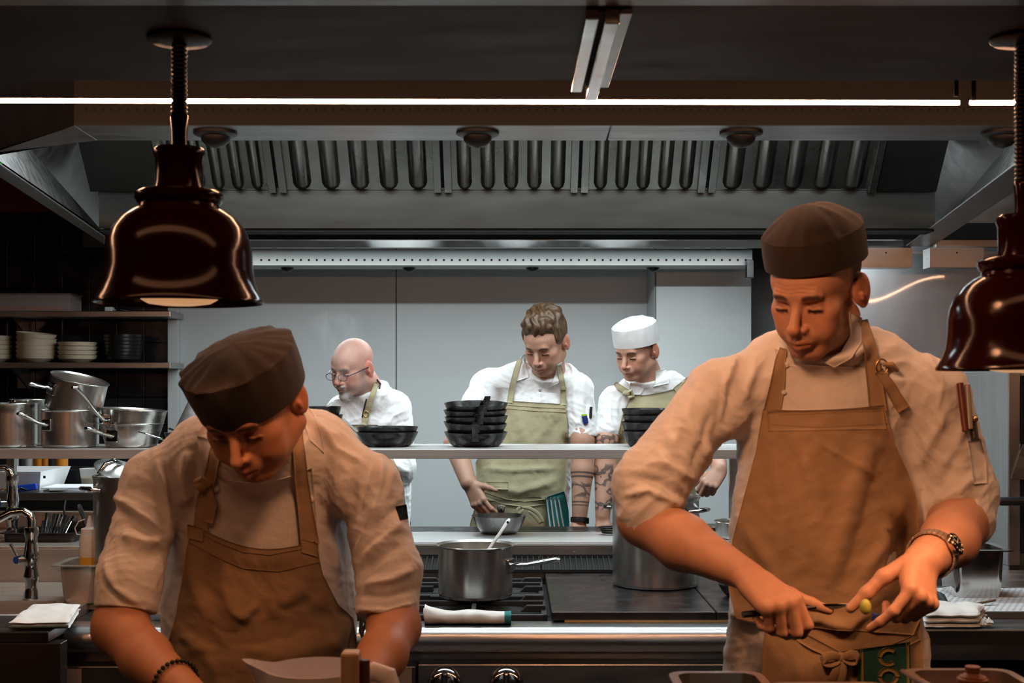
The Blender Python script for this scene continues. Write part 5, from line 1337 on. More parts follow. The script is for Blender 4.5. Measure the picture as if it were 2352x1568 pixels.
def cap_hat(hd, name, m, root, rx, ry, zf, zb, h, flare=0.0, puff=0.03, lean=0.0, seed=1, gather=0.004, top_shift=(0, 0), backdrop=0.0):
    """soft skull cap in head space: band rim dips from zf (front) to zb (back), gathered crown on top"""
    n = 120; rings = []; rr = np.random.default_rng(seed); ph = rr.uniform(0, 6, 6)
    cy = 0.013
    def ring(fr, zfun, add=0.0, sh_=0.0):
        out = []
        for j in range(n):
            a = 2 * pi * j / n; ca, sa = math.cos(a), math.sin(a)
            t = (1 + sa) / 2                                     # 0 front, 1 back
            g_ = sum(math.sin(a * (7 + 3 * i) + ph[i]) for i in range(5)) / 3
            out.append(((rx * fr + add * g_) * ca + top_shift[0] * sh_, cy + (ry * fr + add * g_) * sa + top_shift[1] * sh_, zfun(t, a, g_)))
        return out
    zr = lambda t, a, g_: zf + (zb - zf) * t
    rings.append(ring(0.90, lambda t, a, g_: zr(t, a, g_) + 0.02))
    rings.append(ring(0.965, lambda t, a, g_: zr(t, a, g_) + 0.002))
    rings.append(ring(1.0, zr))
    topz = lambda t, a: -backdrop * t + h + lean * math.cos(a) + (zf + (zb - zf) * t * 0.35)
    for q in (0.08, 0.2, 0.4, 0.6, 0.8, 0.92):
        rings.append(ring(1.0 + flare * q + 0.015 * math.sin(pi * q), lambda t, a, g_: zr(t, a, g_) * (1 - q) + topz(t, a) * q, add=0.0016 * q, sh_=q))
    rings.append(ring(1.0 + flare, lambda t, a, g_: topz(t, a), add=gather * 0.7, sh_=1))
    rings.append(ring(0.975 + flare, lambda t, a, g_: topz(t, a) + 0.002, add=gather, sh_=1))       # seam line
    for q in (0.95, 0.88, 0.78, 0.62, 0.45, 0.28, 0.12, 0.0):
        rings.append(ring((q + 1e-3) * (1.0 + flare), lambda t, a, g_: topz(t, a) * q + (1 - q) * (topz(0.5, pi / 2)) + puff * (1 - q ** 2.2) + gather * 1.4 * g_ * max(0, math.sin(pi * q)) * q ** 4, add=gather * 0.6 * q ** 6, sh_=1))
    b = MB()
    b.loft([[tuple(hd.w(*p)) for p in r_] for r_ in rings], cap0=False)
    o = b.build(name, m, root, smooth=True)
    me = o.data
    v = np.array([q.co for q in me.vertices])
    nn = np.array([q.normal for q in me.vertices]); d = np.zeros(len(v)); r2 = np.random.default_rng(seed + 5)
    for i in range(6):
        k = r2.normal(size=3); k /= np.linalg.norm(k); l = r2.uniform(0.05, 0.11); d += (1 - abs(np.sin(v @ k * 2 * pi / l + i))) ** 1.5 - 0.4
    L = hd.l(v); soft = np.clip((L[:, 2] - (zf + 0.02)) / 0.05, 0.15, 1)
    v = v + nn * (d * 0.0010 * soft)[:, None]
    me.vertices.foreach_set('co', v.ravel()); me.update()
    return o
def skin_mesh(g, hd, root, paint, name='body', smooth=1, deform=None):
    v, f = g.mesh(smooth)
    if deform: v = deform(v, vnormals(v, f))
    o = npmesh(name, v, f, M['skin'], root)
    set_color(o, paint(v, f))
    return o, v, f
def eyes(hd, root, col=(0.02, 0.012, 0.008)):
    pass
def line3(name, pl, r, trees, off, m, parent, n=8):
    """thin seam, cord or piping laid on a garment along photo pixels"""
    o = Vector((0, 0, ZC)); pts = []
    dense = []
    for i in range(len(pl) - 1):
        for s_ in np.linspace(0, 1, 9)[:-1]: dense.append((pl[i][0] + (pl[i + 1][0] - pl[i][0]) * s_, pl[i][1] + (pl[i + 1][1] - pl[i][1]) * s_))
    dense.append(pl[-1])
    for x, y in dense:
        d = Vector(((x - 1176) / F, 1, -(y - HY) / F)); best = None
        for tr in (trees if isinstance(trees, list) else [trees]):
            h = tr.ray_cast(o, d.normalized())
            if h[0] is not None and (best is None or h[0].y < best.y): best = h[0]
        if best is not None: pts.append(best + V(0, -off, 0))
    b = MB(); b.tube(pts, r, n); return b.build(name, m, parent, smooth=True)
def hit(px, py, trees):
    o = Vector((0, 0, ZC)); d = Vector(((px - 1176) / F, 1, -(py - HY) / F)).normalized(); best = None
    for tr in (trees if isinstance(trees, list) else [trees]):
        h = tr.ray_cast(o, d)
        if h[0] is not None and (best is None or h[0].y < best[0].y): best = h
    return best
def button(px, py, trees, r, m, parent, name='button'):
    h = hit(px, py, trees)
    if h is None: return
    p, nn = h[0], h[1]
    if nn.y > 0: nn = -nn
    Rm = nn.to_track_quat('Z', 'Y').to_matrix()
    b = MB(); b.lathe([(0, 0), (r, 0), (r * 1.02, r * 0.4), (r * 0.7, r * 0.75), (0, r * 0.85)], p + nn * 0.0005, 16, M=Rm); return b.build(name, m, parent, smooth=True)

# ======================================================= the tall cook on the right
def cook_tall():
    root = thing('person', 'tall cook in dark skull cap and khaki apron, cutting something small with a paring knife', 'person', (PX(1895, 2.5), 2.5, 0))
    hd = Head(A3((1876, 668, 2.42)), -38, 24, 4, 1.02)
    S = np.array
    lo = A3((1380, 1500, 2.3)) ; lo = S([PX(1385, 2.45), 2.02, PZ(1480, 2.4)]); hi = S([PX(2300, 2.5), 2.62, PZ(470, 2.5)])
    g = Field(lo, hi, 0.0023)
    hd.sculpt(g, jaw=1.0, nose=1.0, fat=0.97, crown=0.86)
    cpx(g, (1890, 730, 2.46), (1905, 850, 2.50), 74, 88, 0.02)                     # neck
    cpx(g, (1900, 900, 2.52), (1900, 1250, 2.50), 140, 120, 0.03, ((0, 1, 0), 0.6))  # trunk inside the jacket
    cpx(g, (1700, 880, 2.50), (2110, 880, 2.50), 46, 46, 0.03)
    # right arm (on the left of the picture)
    e, w_ = (1483, 1190, 2.43), (1706, 1316, 2.26)
    cpx(g, (1680, 900, 2.5), (1510, 1110, 2.44), 50, 50, 0.02)
    cpx(g, (1510, 1110, 2.44), e, 52, 58, 0.02)
    mid = (1570, 1246, 2.36)
    cpx(g, e, mid, 63, 63, 0.025); cpx(g, mid, w_, 63, 38, 0.02, ((0.3, 0.5, -0.8), 0.95))
    ft, tt = fingers(g, A3((1722, 1324, 2.245)), (.47, -.70, -.42), (-.1, -.45, 1), (.85, .45, .25), 1.03,
            curls=[(48, 62, 25), (62, 74, 35), (70, 78, 40), (74, 78, 40)], spread=0.06, thumb=[(22, 18, -12), (50, 48, -27), (74, 74, -38), (96, 94, -46)])
    # left arm
    e2, w2 = (2203, 1195, 2.47), (2122, 1288, 2.22)
    cpx(g, (2120, 900, 2.5), (2200, 1120, 2.5), 50, 52, 0.02)
    cpx(g, (2200, 1120, 2.5), e2, 56, 64, 0.02)
    m2 = (2182, 1238, 2.36)
    cpx(g, e2, m2, 66, 62, 0.025); cpx(g, m2, w2, 62, 44, 0.02)
    ft2, tt2 = fingers(g, A3((2116, 1292, 2.215)), (-.25, -.75, -.55), (.6, -.6, .55), (-.65, .15, .65), 1.03,
            curls=[(48, 24, 16), (72, 66, 30), (80, 78, 38), (84, 80, 40)], spread=0.04, thumb=[(22, 16, -14), (40, 40, -42), (46, 64, -72), (50, 84, -102)])
    skin = (0.56, 0.30, 0.19)
    def paint(v, f):
        c = hd.paint(v, skin, (.055, .028, .016), (.42, .16, .11), (.20, .11, .075), 0.35, hairline=(0.005, 0.052, (.03, .018, .012)), flush=0.2)
        L = hd.l(v)
        # short hair at temple and nape below the cap
        m = np.clip((L[:, 1] + .012) / .012, 0, 1) * np.clip((L[:, 2] - .012) / .01, 0, 1) * (np.abs(L[:, 0]) > .05) * (np.abs(L[:, 0]) < .0765) * (np.linalg.norm(L, axis=1) < .15)
        c = c * (1 - m[:, None] * .9) + np.array((.03, .018, .012)) * m[:, None] * .9
        return c
    def creases(v, n):
        L = hd.l(v); x, y, z = L.T; d = np.zeros(len(v))
        for z0, wv, a in ((.0305, .002, 1.0), (.0370, .003, .9), (.0435, .003, .7)): d -= a * np.exp(-((z - z0 - wv * np.sin(x * 130) * .5) / .0016) ** 2)
        d *= np.clip((.046 - np.abs(x)) / .01, 0, 1) * (y < -.055)
        d -= 1.2 * np.exp(-((np.abs(x) - .0045) / .0015) ** 2) * np.clip((.028 - np.abs(z - .020) * 3) / .012, 0, 1) * (y < -.08)
        nl = np.abs(x) - (.018 + (-.036 - z) * .45)
        d -= 1.1 * np.exp(-(nl / .0022) ** 2) * np.clip((-.034 - z) / .006, 0, 1) * np.clip((z + .066) / .008, 0, 1) * (y < -.06)
        return v + n * (d * .0011)[:, None]
    body, bv, bf = skin_mesh(g, hd, root, paint, deform=creases)
    hdt = cap_hat(hd, 'skull_cap', M['capcloth'], root, 0.0885, 0.108, 0.061, 0.048, 0.056, flare=-0.02, puff=0.044, seed=3, gather=0.002)
    # jacket
    g = Field(S([PX(1385, 2.45), 2.18, PZ(1640, 2.5)]), S([PX(2300, 2.55), 2.78, PZ(690, 2.45)]), 0.0030)
    fl = ((0, 1, 0), 0.60)
    cpx(g, (1900, 960, 2.53), (1895, 1240, 2.51), 208, 200, 0.03, fl)
    cpx(g, (1895, 1240, 2.51), (1895, 1600, 2.50), 204, 238, 0.05, fl)
    cpx(g, (1780, 842, 2.52), (1660, 912, 2.50), 60, 72, 0.05)
    cpx(g, (2010, 832, 2.52), (2138, 912, 2.50), 60, 72, 0.05)
    cpx(g, (1800, 850, 2.52), (2000, 845, 2.53), 70, 70, 0.05)
    cpx(g, (1655, 905, 2.50), (1492, 1112, 2.44), 80, 82, 0.03)
    cpx(g, (1492, 1112, 2.44), (1496, 1172, 2.425), 82, 80, 0.02)
    cpx(g, (2142, 905, 2.50), (2208, 1130, 2.50), 80, 78, 0.03)
    cpx(g, (2208, 1130, 2.50), (2206, 1190, 2.475), 78, 78, 0.02)
    # openings: cuffs cut square to the forearms
    def cut(c0, direction, r, depth=0.06):
        c0 = A3(c0); d = np.array(direction, float); d /= np.linalg.norm(d)
        g.cap(c0, c0 + d * depth, r, r, 0.003, 's', None, cuta=True)
    dirR = A3(w_) - A3(e); dirL = A3(w2) - A3(e2)
    def cuff(c0, d, r_in):
        c0 = A3(c0); d = np.array(d, float); d /= np.linalg.norm(d)
        g.cap(c0, c0 + d * 0.15, 0.12, 0.12, 0.003, 's', None, cuta=True)      # everything past the hem
        if r_in: g.cap(c0 - d * 0.03, c0 + d * 0.05, r_in, r_in, 0.002, 's', None, cuta=True)
    cuff((1528, 1196, 2.41), (0.62, -0.35, -0.72), 0)
    cuff((2194, 1208, 2.42), (-0.28, -0.72, -0.55), 0)
    # stand collar: ring round the neck
    cpx(g, (1893, 775, 2.475), (1888, 722, 2.455), 104, 92, 0.012, None, cutb=True)
    neckcut(g, (1893, 772, 2.47), (-.12, -.62, 1), 0.098)
    v, f = g.mesh(2)
    FO = [([(1700, 800), (1668, 880), (1660, 985)], 9, 5), ([(1688, 860), (1650, 1000), (1668, 1095)], 22, -9), ([(1560, 930), (1600, 1010), (1640, 1065)], 17, 6),
          ([(1530, 990), (1570, 1060), (1600, 1120)], 14, 6), ([(1505, 1030), (1545, 1090), (1565, 1150)], 12, 7), ([(1450, 1095), (1510, 1105), (1580, 1150)], 10, -7), ([(1430, 1140), (1490, 1125), (1570, 1165)], 9, 6),
          ([(1600, 890), (1560, 980), (1540, 1050)], 14, 4), ([(1640, 930), (1610, 1020), (1585, 1090)], 12, -5), ([(1480, 1060), (1530, 1070), (1590, 1100)], 9, 5),
          ([(1790, 830), (1740, 920), (1690, 1020)], 18, 6), ([(1755, 860), (1715, 1000), (1700, 1110)], 16, -6), ([(1740, 800), (1730, 860), (1700, 930)], 10, 4),
          ([(2120, 800), (2165, 880), (2150, 960)], 9, 4), ([(2075, 940), (2098, 1060), (2110, 1130)], 22, -9), ([(2175, 940), (2140, 1010), (2105, 1085)], 14, 7), ([(2200, 1000), (2180, 1085), (2140, 1150)], 14, -5),
          ([(2250, 1080), (2200, 1130), (2140, 1160)], 12, 7), ([(2260, 1140), (2200, 1165), (2135, 1180)], 9, -5), ([(2220, 960), (2190, 1040), (2165, 1080)], 12, 5), ([(2050, 850), (2080, 930), (2075, 1010)], 14, 4),
          ([(1700, 1380), (1690, 1450), (1670, 1540)], 16, 6), ([(1740, 1400), (1720, 1480), (1710, 1560)], 14, -5), ([(1680, 1400), (1730, 1430), (1770, 1440)], 9, 6), ([(2120, 1430), (2130, 1500), (2145, 1560)], 12, 6)]
    v = folds(v, f, FO, 1.5); v = ripple(v, f, 0.0022, 0.065, 4)
    jk = npmesh('chef_jacket', v, f, M['cotton'], root)
    jt = bvh(v, f); bt = bvh(bv, bf)
    # overlapping front panel of the jacket, with its buttons
    pl, _, _ = drape('front_panel', [(1780, 826), (1784, 870), (1790, 944)], [(1996, 842), (2004, 880), (2020, 944)], jt, 0.004, M['cotton'], jk, 26, 18, smooth=8, curve=6)
    drape('collar_band', [(1952, 716), (1954, 770), (1932, 808), (1892, 832)], [(1980, 730), (1980, 784), (1956, 822), (1916, 844)], [jt, bt], 0.006, M['cotton'], jk, 8, 24, smooth=4)
    drape('collar_band', [(1780, 800), (1782, 818), (1786, 838)], [(1800, 812), (1818, 830), (1836, 842)], [jt], 0.006, M['cotton'], jk, 6, 8, smooth=3)
    for p in ((1806, 838), (1800, 900)): button(*p, [jt, bvh(np.array([q.co for q in pl.data.vertices]) , np.array([list(q.vertices) for q in pl.data.polygons]))], 0.0055, M['cotton'], jk)
    # apron
    hem = [(1752, 940), (1735, 1040), (1706, 1150), (1682, 1240), (1672, 1340), (1690, 1420), (1752, 1432)]
    hr = [(2030, 930), (2052, 1010), (2088, 1090), (2108, 1150), (2112, 1260), (2124, 1400), (2098, 1458)]
    FA = [([(1850, 1000), (1870, 1170), (1870, 1340)], 36, 5), ([(2000, 980), (1950, 1180), (1890, 1370)], 26, 9), ([(2050, 1010), (2000, 1190), (1940, 1380)], 26, -6), ([(1800, 1010), (1850, 1120), (1880, 1210)], 18, -4),
          ([(1770, 1020), (1800, 1180), (1790, 1330)], 20, 5), ([(1860, 1000), (1950, 1060), (2040, 1110)], 8, 3), ([(2080, 1130), (2030, 1250), (1960, 1340)], 16, 6), ([(2090, 1200), (2050, 1300), (1990, 1380)], 14, -5),
          ([(1700, 1200), (1760, 1280), (1800, 1380)], 16, 5), ([(1900, 1420), (1950, 1440), (2020, 1400)], 12, 7), ([(1960, 1480), (1990, 1420), (2060, 1380)], 14, -6), ([(1800, 1440), (1880, 1420), (1960, 1460)], 12, 6)]
    ap, av, af = drape('apron', hem, hr, jt, 0.011, M['apron_tan'], root, 64, 90, smooth=14, fold=FA, seed=3, amp=0.0009, curve=6)
    at_ = bvh(av, af)
    drape('apron_skirt', [(1765, 1400), (1752, 1480), (1745, 1700)], [(2110, 1400), (2118, 1480), (2130, 1700)], [jt], 0.006, M['apron_tan'], ap, 40, 30, smooth=10, seed=5, amp=0.001, fold=[([(1830, 1440), (1832, 1640)], 5, 4), ([(1900, 1500), (1890, 1650)], 20, 6)])
    line3('hem_stitch', [(1790, 953), (1900, 949), (2028, 944)], 0.0009, at_, 0.0006, M['stitch_tan'], ap)
    line3('hem_stitch', [(1768, 975), (1890, 982), (2038, 972)], 0.0009, at_, 0.0006, M['stitch_tan'], ap)
    drape('chest_pocket_flap', [(1762, 945), (1764, 990)], [(2028, 936), (2036, 985)], [at_], 0.0012, M['apron_tan'], ap, 30, 6, smooth=2, thick=0.001)
    jb = [jt, bt]
    strap('neck_strap', [(1772, 950), (1786, 880), (1792, 828), (1800, 800)], [40, 34, 24, 16], jb, 0.007, M['apron_tan'], ap, 5, 26, smooth=6)
    strap('neck_strap', [(2016, 945), (2010, 890), (2004, 845), (1998, 800), (1982, 735)], [40, 36, 34, 30, 18], jb, 0.007, M['apron_tan'], ap, 5, 30, smooth=6)
    strap('strap_tail', [(2018, 852), (2040, 880), (2060, 915), (2076, 940)], [22, 26, 28, 30], jb, 0.010, M['apron_tan'], ap, 4, 14, smooth=3)
    h = hit(2022, 842, jb); 
    b = MB(); c = h[0] + V(0, -0.010, 0); b.tube([c + V(0.011 * math.cos(a), 0, 0.014 * math.sin(a)) for a in np.linspace(0, 2 * pi, 17)], 0.0018, 8); b.build('buckle', M['brass'], ap, smooth=True)
    b = MB(); b.tube([c + V(0.002, -0.002, 0.004), c + V(0.016, -0.008, 0.004), c + V(0.028, -0.002, -0.006)], [0.006, 0.010, 0.007], 12, flat=0.6); b.build('strap_knot', M['apron_tan'], ap, smooth=True)
    # waist tie with its bow
    strap('waist_tie', [(1735, 1402), (1800, 1440), (1870, 1480), (1925, 1506)], [16, 22, 26, 20], [at_, jt], 0.010, M['apron_tan'], ap, 4, 26, smooth=3)
    strap('waist_tie', [(2110, 1462), (2050, 1490), (1985, 1500), (1930, 1506)], [16, 20, 24, 20], [at_, jt], 0.012, M['apron_tan'], ap, 4, 24, smooth=3)
    h = hit(1925, 1506, [at_, jt]); c = h[0] + V(0, -0.018, 0)
    b = MB(); b.sphere(c, 0.011, 8, sy=0.8); b.build('bow_knot', M['apron_tan'], ap, smooth=True)
    k = 2.3 / F
    for pts, wd in (([(0, 0), (-20, -12), (-45, -4), (-48, 12), (-24, 18), (0, 4)], 0.010), ([(0, 0), (22, -16), (42, -6), (38, 12), (18, 14), (0, 2)], 0.010), ([(0, 4), (-14, 30), (-30, 62), (-44, 90)], 0.009), ([(2, 4), (6, 26), (-4, 60), (-22, 84)], 0.008)):
        b = MB(); b.tube([c + V(x * k, -0.006 - 0.004 * math.sin(i * 1.3), -y * k) for i, (x, y) in enumerate(pts)], [wd * .6] + [wd] * (len(pts) - 2) + [wd * 0.8], 10, flat=0.35, up=(0, 1, 0)); b.build('bow_loop', M['apron_tan'], ap, smooth=True, subsurf=1)
    # sleeve pocket with pens, brand-free
    strap('sleeve_pocket', [(2238, 1010), (2248, 1060), (2252, 1110)], [30, 34, 30], jt, 0.004, M['cotton'], jk, 4, 12)
    legs(root, PX(1895, 2.5), 2.50, 0.97)
    # things he holds or wears
    wt = MB(); a_, b_ = A3(m2), A3(w2); ax_ = (b_ - a_) / np.linalg.norm(b_ - a_); c0 = a_ + (b_ - a_) * 0.70
    Rm = Vector(ax_).to_track_quat('Z', 'X').to_matrix()
    r0 = 0.0405
    wb = MB()
    for q in range(30):
        a0 = 2 * pi * q / 30; 
        cc = Vector(c0) + Rm @ Vector((r0 * math.cos(a0), r0 * math.sin(a0), 0))
        R2 = Rm @ Matrix.Rotation(a0, 3, 'Z')
        wb.box(cc, (0.0040, 0.0082, 0.026), R2)
    wr = wb.build('watch_bracelet', mat('bracelet_steel', (0.62, 0.52, 0.45), 0.3, 0.8), root, bevel=0.0012)
    od = Vector((0.62, -0.62, 0.42)); od -= Vector(ax_) * od.dot(Vector(ax_)); od.normalize()
    R3 = od.to_track_quat('Z', 'Y').to_matrix(); pc = Vector(c0) + od * (r0 - 0.001)
    b = MB(); b.lathe([(0, 0), (0.0195, 0), (0.0205, 0.003), (0.0205, 0.008), (0.0175, 0.0105), (0.0165, 0.0095), (0, 0.0092)], pc, 36, M=R3); wc = b.build('watch_case', mat('watch_steel', (0.62, 0.5, 0.42), 0.15, 1.0), wr, smooth=True)
    b = MB(); b.cyl(pc + od * 0.0093, pc + od * 0.0098, 0.016, n=30); b.build('watch_dial', mat('dark_dial', (0.01, 0.012, 0.012), 0.12), wr)
    b = MB()
    for q in range(12):
        a0 = q * pi / 6; b.box(pc + od * 0.0100 + R3 @ Vector((0.0135 * math.cos(a0), 0.0135 * math.sin(a0), 0)), (0.003, 0.0012, 0.0004), R3 @ Matrix.Rotation(a0, 3, 'Z'))
    for a0, L_ in ((0.6, 0.009), (2.3, 0.012)): b.box(pc + od * 0.0102 + R3 @ Vector((L_ / 2 * math.cos(a0), L_ / 2 * math.sin(a0), 0)), (L_, 0.0012, 0.0004), R3 @ Matrix.Rotation(a0, 3, 'Z'))
    b.build('watch_hands', M['white'], wr)
    # paring knife in the right fist
    t = thing('paring_knife', 'thin paring knife held in the tall cook\'s right fist, tip to the side', 'knife', P(1900, 1392, 2.15))
    p0 = Vector((ft[1][2] + ft[0][2]) / 2) ; 
    q0 = Vector((np.array(ft[3][1]) + np.array(ft[3][2]) * 2 + np.array(ft[3][3]) * 2) / 5); q1 = Vector((np.array(ft[0][1]) + np.array(ft[0][2]) * 2 + np.array(ft[0][3]) * 2) / 5); dq = (q1 - q0).normalized(); ka = q0 - dq * 0.03 + V(0, 0.010, 0.006); kb = P(1872, 1392, float(tt[3][1]) - 0.004); dq = (P(1944, 1391, kb.y - 0.008) - kb).normalized()
    b = MB(); b.tube([ka, ka.lerp(kb, .3), ka.lerp(kb, .7), kb], [0.008, 0.0095, 0.008, 0.007], 12, flat=0.7); b.build('handle', M['black'], t, smooth=True)
    e0 = kb + dq * 0.062
    b = MB(); b.loft([[kb + V(0, 0, 0.004), kb + V(0, -0.0012, 0), kb + V(0, 0, -0.006), kb + V(0, 0.0012, 0)], [kb.lerp(e0, .6) + V(0, 0, 0.004), kb.lerp(e0, .6) + V(0, -0.001, 0), kb.lerp(e0, .6) + V(0, 0, -0.005), kb.lerp(e0, .6) + V(0, 0.001, 0)], [e0 + V(0, 0, .0035), e0 + V(0, -.0003, 0.003), e0 + V(0, 0, 0.0025), e0 + V(0, .0003, 0.003)]]); b.build('blade', M['polish'], t)
    t = MB(); tip = Vector((tt2[3] + ft2[0][3]) / 2)
    t.sphere(P(1988, 1393, tip.y), 0.0105, 10, sx=0.9, sy=0.8, sz=1.25)
    tag(t.build('sprout', mat('pale_green_vegetable', (0.42, 0.48, 0.10), 0.4, var=0.1, vscale=60), smooth=True), 'small pale green vegetable pinched in the tall cook\'s left fingers', 'vegetable')
    t = MB(); t.box(P(2020, 1420, ft2[1][3][1]), (0.026, 0.012, 0.014), Matrix.Rotation(0.3, 3, 'Y')); tag(t.build('blue_clip', mat('blue_tape', (0.02, 0.05, 0.22), 0.5), bevel=0.003), 'little blue clip held under the tall cook\'s left fingers', 'clip')
    # pens in the sleeve pocket
    for q, (pa, pb, r_, m, lab) in enumerate((((2205, 880), (2218, 990), 0.0065, mat('pen_brown', (0.12, 0.03, 0.02), 0.4), 'tall dark red pen standing in the tall cook\'s sleeve pocket'), ((2222, 884), (2228, 985), 0.0055, mat('pen_grey', (0.3, 0.27, 0.25), 0.35), 'grey pen beside the dark red one in the tall cook\'s sleeve pocket'), ((2232, 960), (2240, 1010), 0.0075, M['black'], 'short black marker with brass end in the tall cook\'s sleeve pocket'))):
        t = thing('pen', lab, 'pen', P(*pa, 2.47)); b = MB(); b.tube([P(*pa, 2.436), P(*pb, 2.415)], r_, 12); b.build('barrel', m, t, smooth=True)
        if q == 2:
            b = MB(); b.sphere(P(2239, 962, 2.428), 0.006, 8); b.build('brass_end', M['brass'], t, smooth=True)
    # teal towel with letters tucked in the waist
    t = thing('waist_towel', 'dark teal towel with gold letters tucked into the tall cook\'s waist tie', 'towel', P(2030, 1520, 2.32))
    gold = mat('gold_print', (0.24, 0.19, 0.06), 0.9); dteal = mat('dark_teal_cotton', (0.012, 0.085, 0.075), 0.95, var=0.15, vscale=30, bump=0.2, bscale=500)
    tw, tv, tf_ = drape('cloth', [(1972, 1492), (1970, 1700)], [(2090, 1474), (2100, 1700)], [at_, jt], 0.016, dteal, t, 16, 24, smooth=8)
    ttree = bvh(tv, tf_)
    for x in (1981, 2086): strap('stripe', [(x - 1, 1492 if x < 2000 else 1476), (x, 1600), (x + 3, 1690)], 6, ttree, 0.002, gold, t, 2, 20)
    for cy_, gap in ((1508, 0.9), (1553, 0.0)):
        pts = [(2040 + 20 * math.cos(a), cy_ + 17 * math.sin(a)) for a in np.linspace(gap, 2 * pi - gap, 17)]
        strap('printed_letter', pts[:9], 9, ttree, 0.002, gold, t, 2, 16); strap('printed_letter', pts[8:], 9, ttree, 0.002, gold, t, 2, 16)
    return root
cook_tall()
# ======================================================= the stooping cook on the left
def cook_stooping():
    root = thing('person', 'stooping cook in gathered dark cap and tan apron, looking straight down at the pass', 'person', (PX(595, 2.5), 2.5, 0))
    S = np.array
    hd = Head(A3((580, 930, 2.25)), -13, 38, -5, 1.02)
    g = Field(S([PX(205, 2.3), 1.92, 0.93]), S([PX(985, 2.4), 2.62, PZ(745, 2.3)]), 0.0024)
    hd.sculpt(g, jaw=1.06, nose=0.92, fat=1.08, crown=0.76)
    cpx(g, (600, 930, 2.30), (600, 1030, 2.42), 74, 96, 0.02)
    cpx(g, (600, 1100, 2.47), (600, 1500, 2.52), 140, 120, 0.03, ((0, 1, 0), 0.6))
    cpx(g, (400, 1085, 2.46), (810, 1080, 2.46), 46, 46, 0.03)
    skin = (0.50, 0.235, 0.125)
    # arms; the hands come together low on the counter behind the jug
    e, w_ = (276, 1440, 2.32), (452, 1610, 2.06)
    cpx(g, (350, 1090, 2.44), (290, 1350, 2.34), 46, 48, 0.02); cpx(g, (290, 1350, 2.34), e, 50, 58, 0.02)
    m1 = (335, 1510, 2.22); cpx(g, e, m1, 60, 56, 0.025); cpx(g, m1, w_, 56, 38, 0.02)
    fingers(g, A3((470, 1622, 2.04)), (.75, -.35, -.42), (.1, -.3, 1), (.4, .9, 0), 1.0, curls=[(35, 35, 20), (40, 40, 20), (45, 45, 20), (50, 45, 25)], spread=0.06)
    e2, w2 = (905, 1440, 2.32), (800, 1620, 2.05)
    cpx(g, (850, 1110, 2.44), (895, 1350, 2.36), 48, 50, 0.02); cpx(g, (895, 1350, 2.36), e2, 52, 54, 0.02)
    m2 = (878, 1505, 2.22); cpx(g, e2, m2, 58, 54, 0.025); cpx(g, m2, w2, 54, 38, 0.02)
    fingers(g, A3((786, 1634, 2.04)), (-.75, -.3, -.42), (-.1, -.3, 1), (-.4, .9, 0), 1.0, curls=[(35, 35, 20), (40, 40, 20), (45, 45, 20), (50, 45, 25)], spread=0.06)
    def paint(v, f):
        c = hd.paint(v, skin, (.030, .016, .010), (.33, .10, .06), flush=0.12, hairline=(0.01, 0.045, (.012, .008, .006)))
        L = hd.l(v)
        m = np.clip((L[:, 1] + .02) / .012, 0, 1) * np.clip((L[:, 2] - .016) / .01, 0, 1) * (np.abs(L[:, 0]) > .055) * (np.abs(L[:, 0]) < .079) * (np.linalg.norm(L, axis=1) < .15)
        return c * (1 - m[:, None] * .9) + np.array((.012, .008, .006)) * m[:, None] * .9
    body, bv, bf = skin_mesh(g, hd, root, paint)
    cap_hat(hd, 'gathered_cap', M['capcloth'], root, 0.0905, 0.1095, 0.022, 0.008, 0.084, flare=0.042, puff=0.030, lean=0.004, seed=8, gather=0.005, backdrop=0.030)
    # jacket
    g = Field(S([PX(205, 2.3), 2.15, 0.90]), S([PX(985, 2.4), 2.80, PZ(890, 2.4)]), 0.0030)
    fl = ((0, 1, 0), 0.60)
    cpx(g, (595, 1130, 2.49), (595, 1400, 2.52), 205, 206, 0.03, fl)
    cpx(g, (595, 1400, 2.52), (595, 1640, 2.53), 206, 225, 0.05, fl)
    cpx(g, (450, 1056, 2.45), (354, 1108, 2.44), 60, 66, 0.04)
    cpx(g, (740, 1040, 2.45), (842, 1118, 2.44), 64, 72, 0.04)
    cpx(g, (480, 1040, 2.46), (720, 1030, 2.46), 76, 76, 0.06)
    cpx(g, (354, 1108, 2.44), (296, 1330, 2.35), 70, 72, 0.03); cpx(g, (296, 1330, 2.35), (285, 1430, 2.32), 72, 71, 0.02)
    cpx(g, (842, 1118, 2.44), (892, 1310, 2.37), 74, 73, 0.03); cpx(g, (892, 1310, 2.37), (888, 1440, 2.33), 74, 74, 0.02)
    def cuff(c0, d, r_in, r_cut=0.10):
        c0 = A3(c0); d = np.array(d, float); d /= np.linalg.norm(d)
        g.cap(c0, c0 + d * 0.15, r_cut, r_cut, 0.003, 's', None, cuta=True)
        if r_in: g.cap(c0 - d * 0.03, c0 + d * 0.05, r_in, r_in, 0.002, 's', None, cuta=True)
    cuff((284, 1402, 2.325), (-0.08, -0.30, -0.95), 0, 0.078)
    cuff((888, 1418, 2.335), (-0.06, -0.34, -0.94), 0, 0.084)
    cpx(g, (600, 1010, 2.40), (588, 935, 2.33), 122, 100, 0.012, None, cutb=True)
    neckcut(g, (598, 1000, 2.39), (-.1, -.7, 1), 0.11)
    v, f = g.mesh(2)
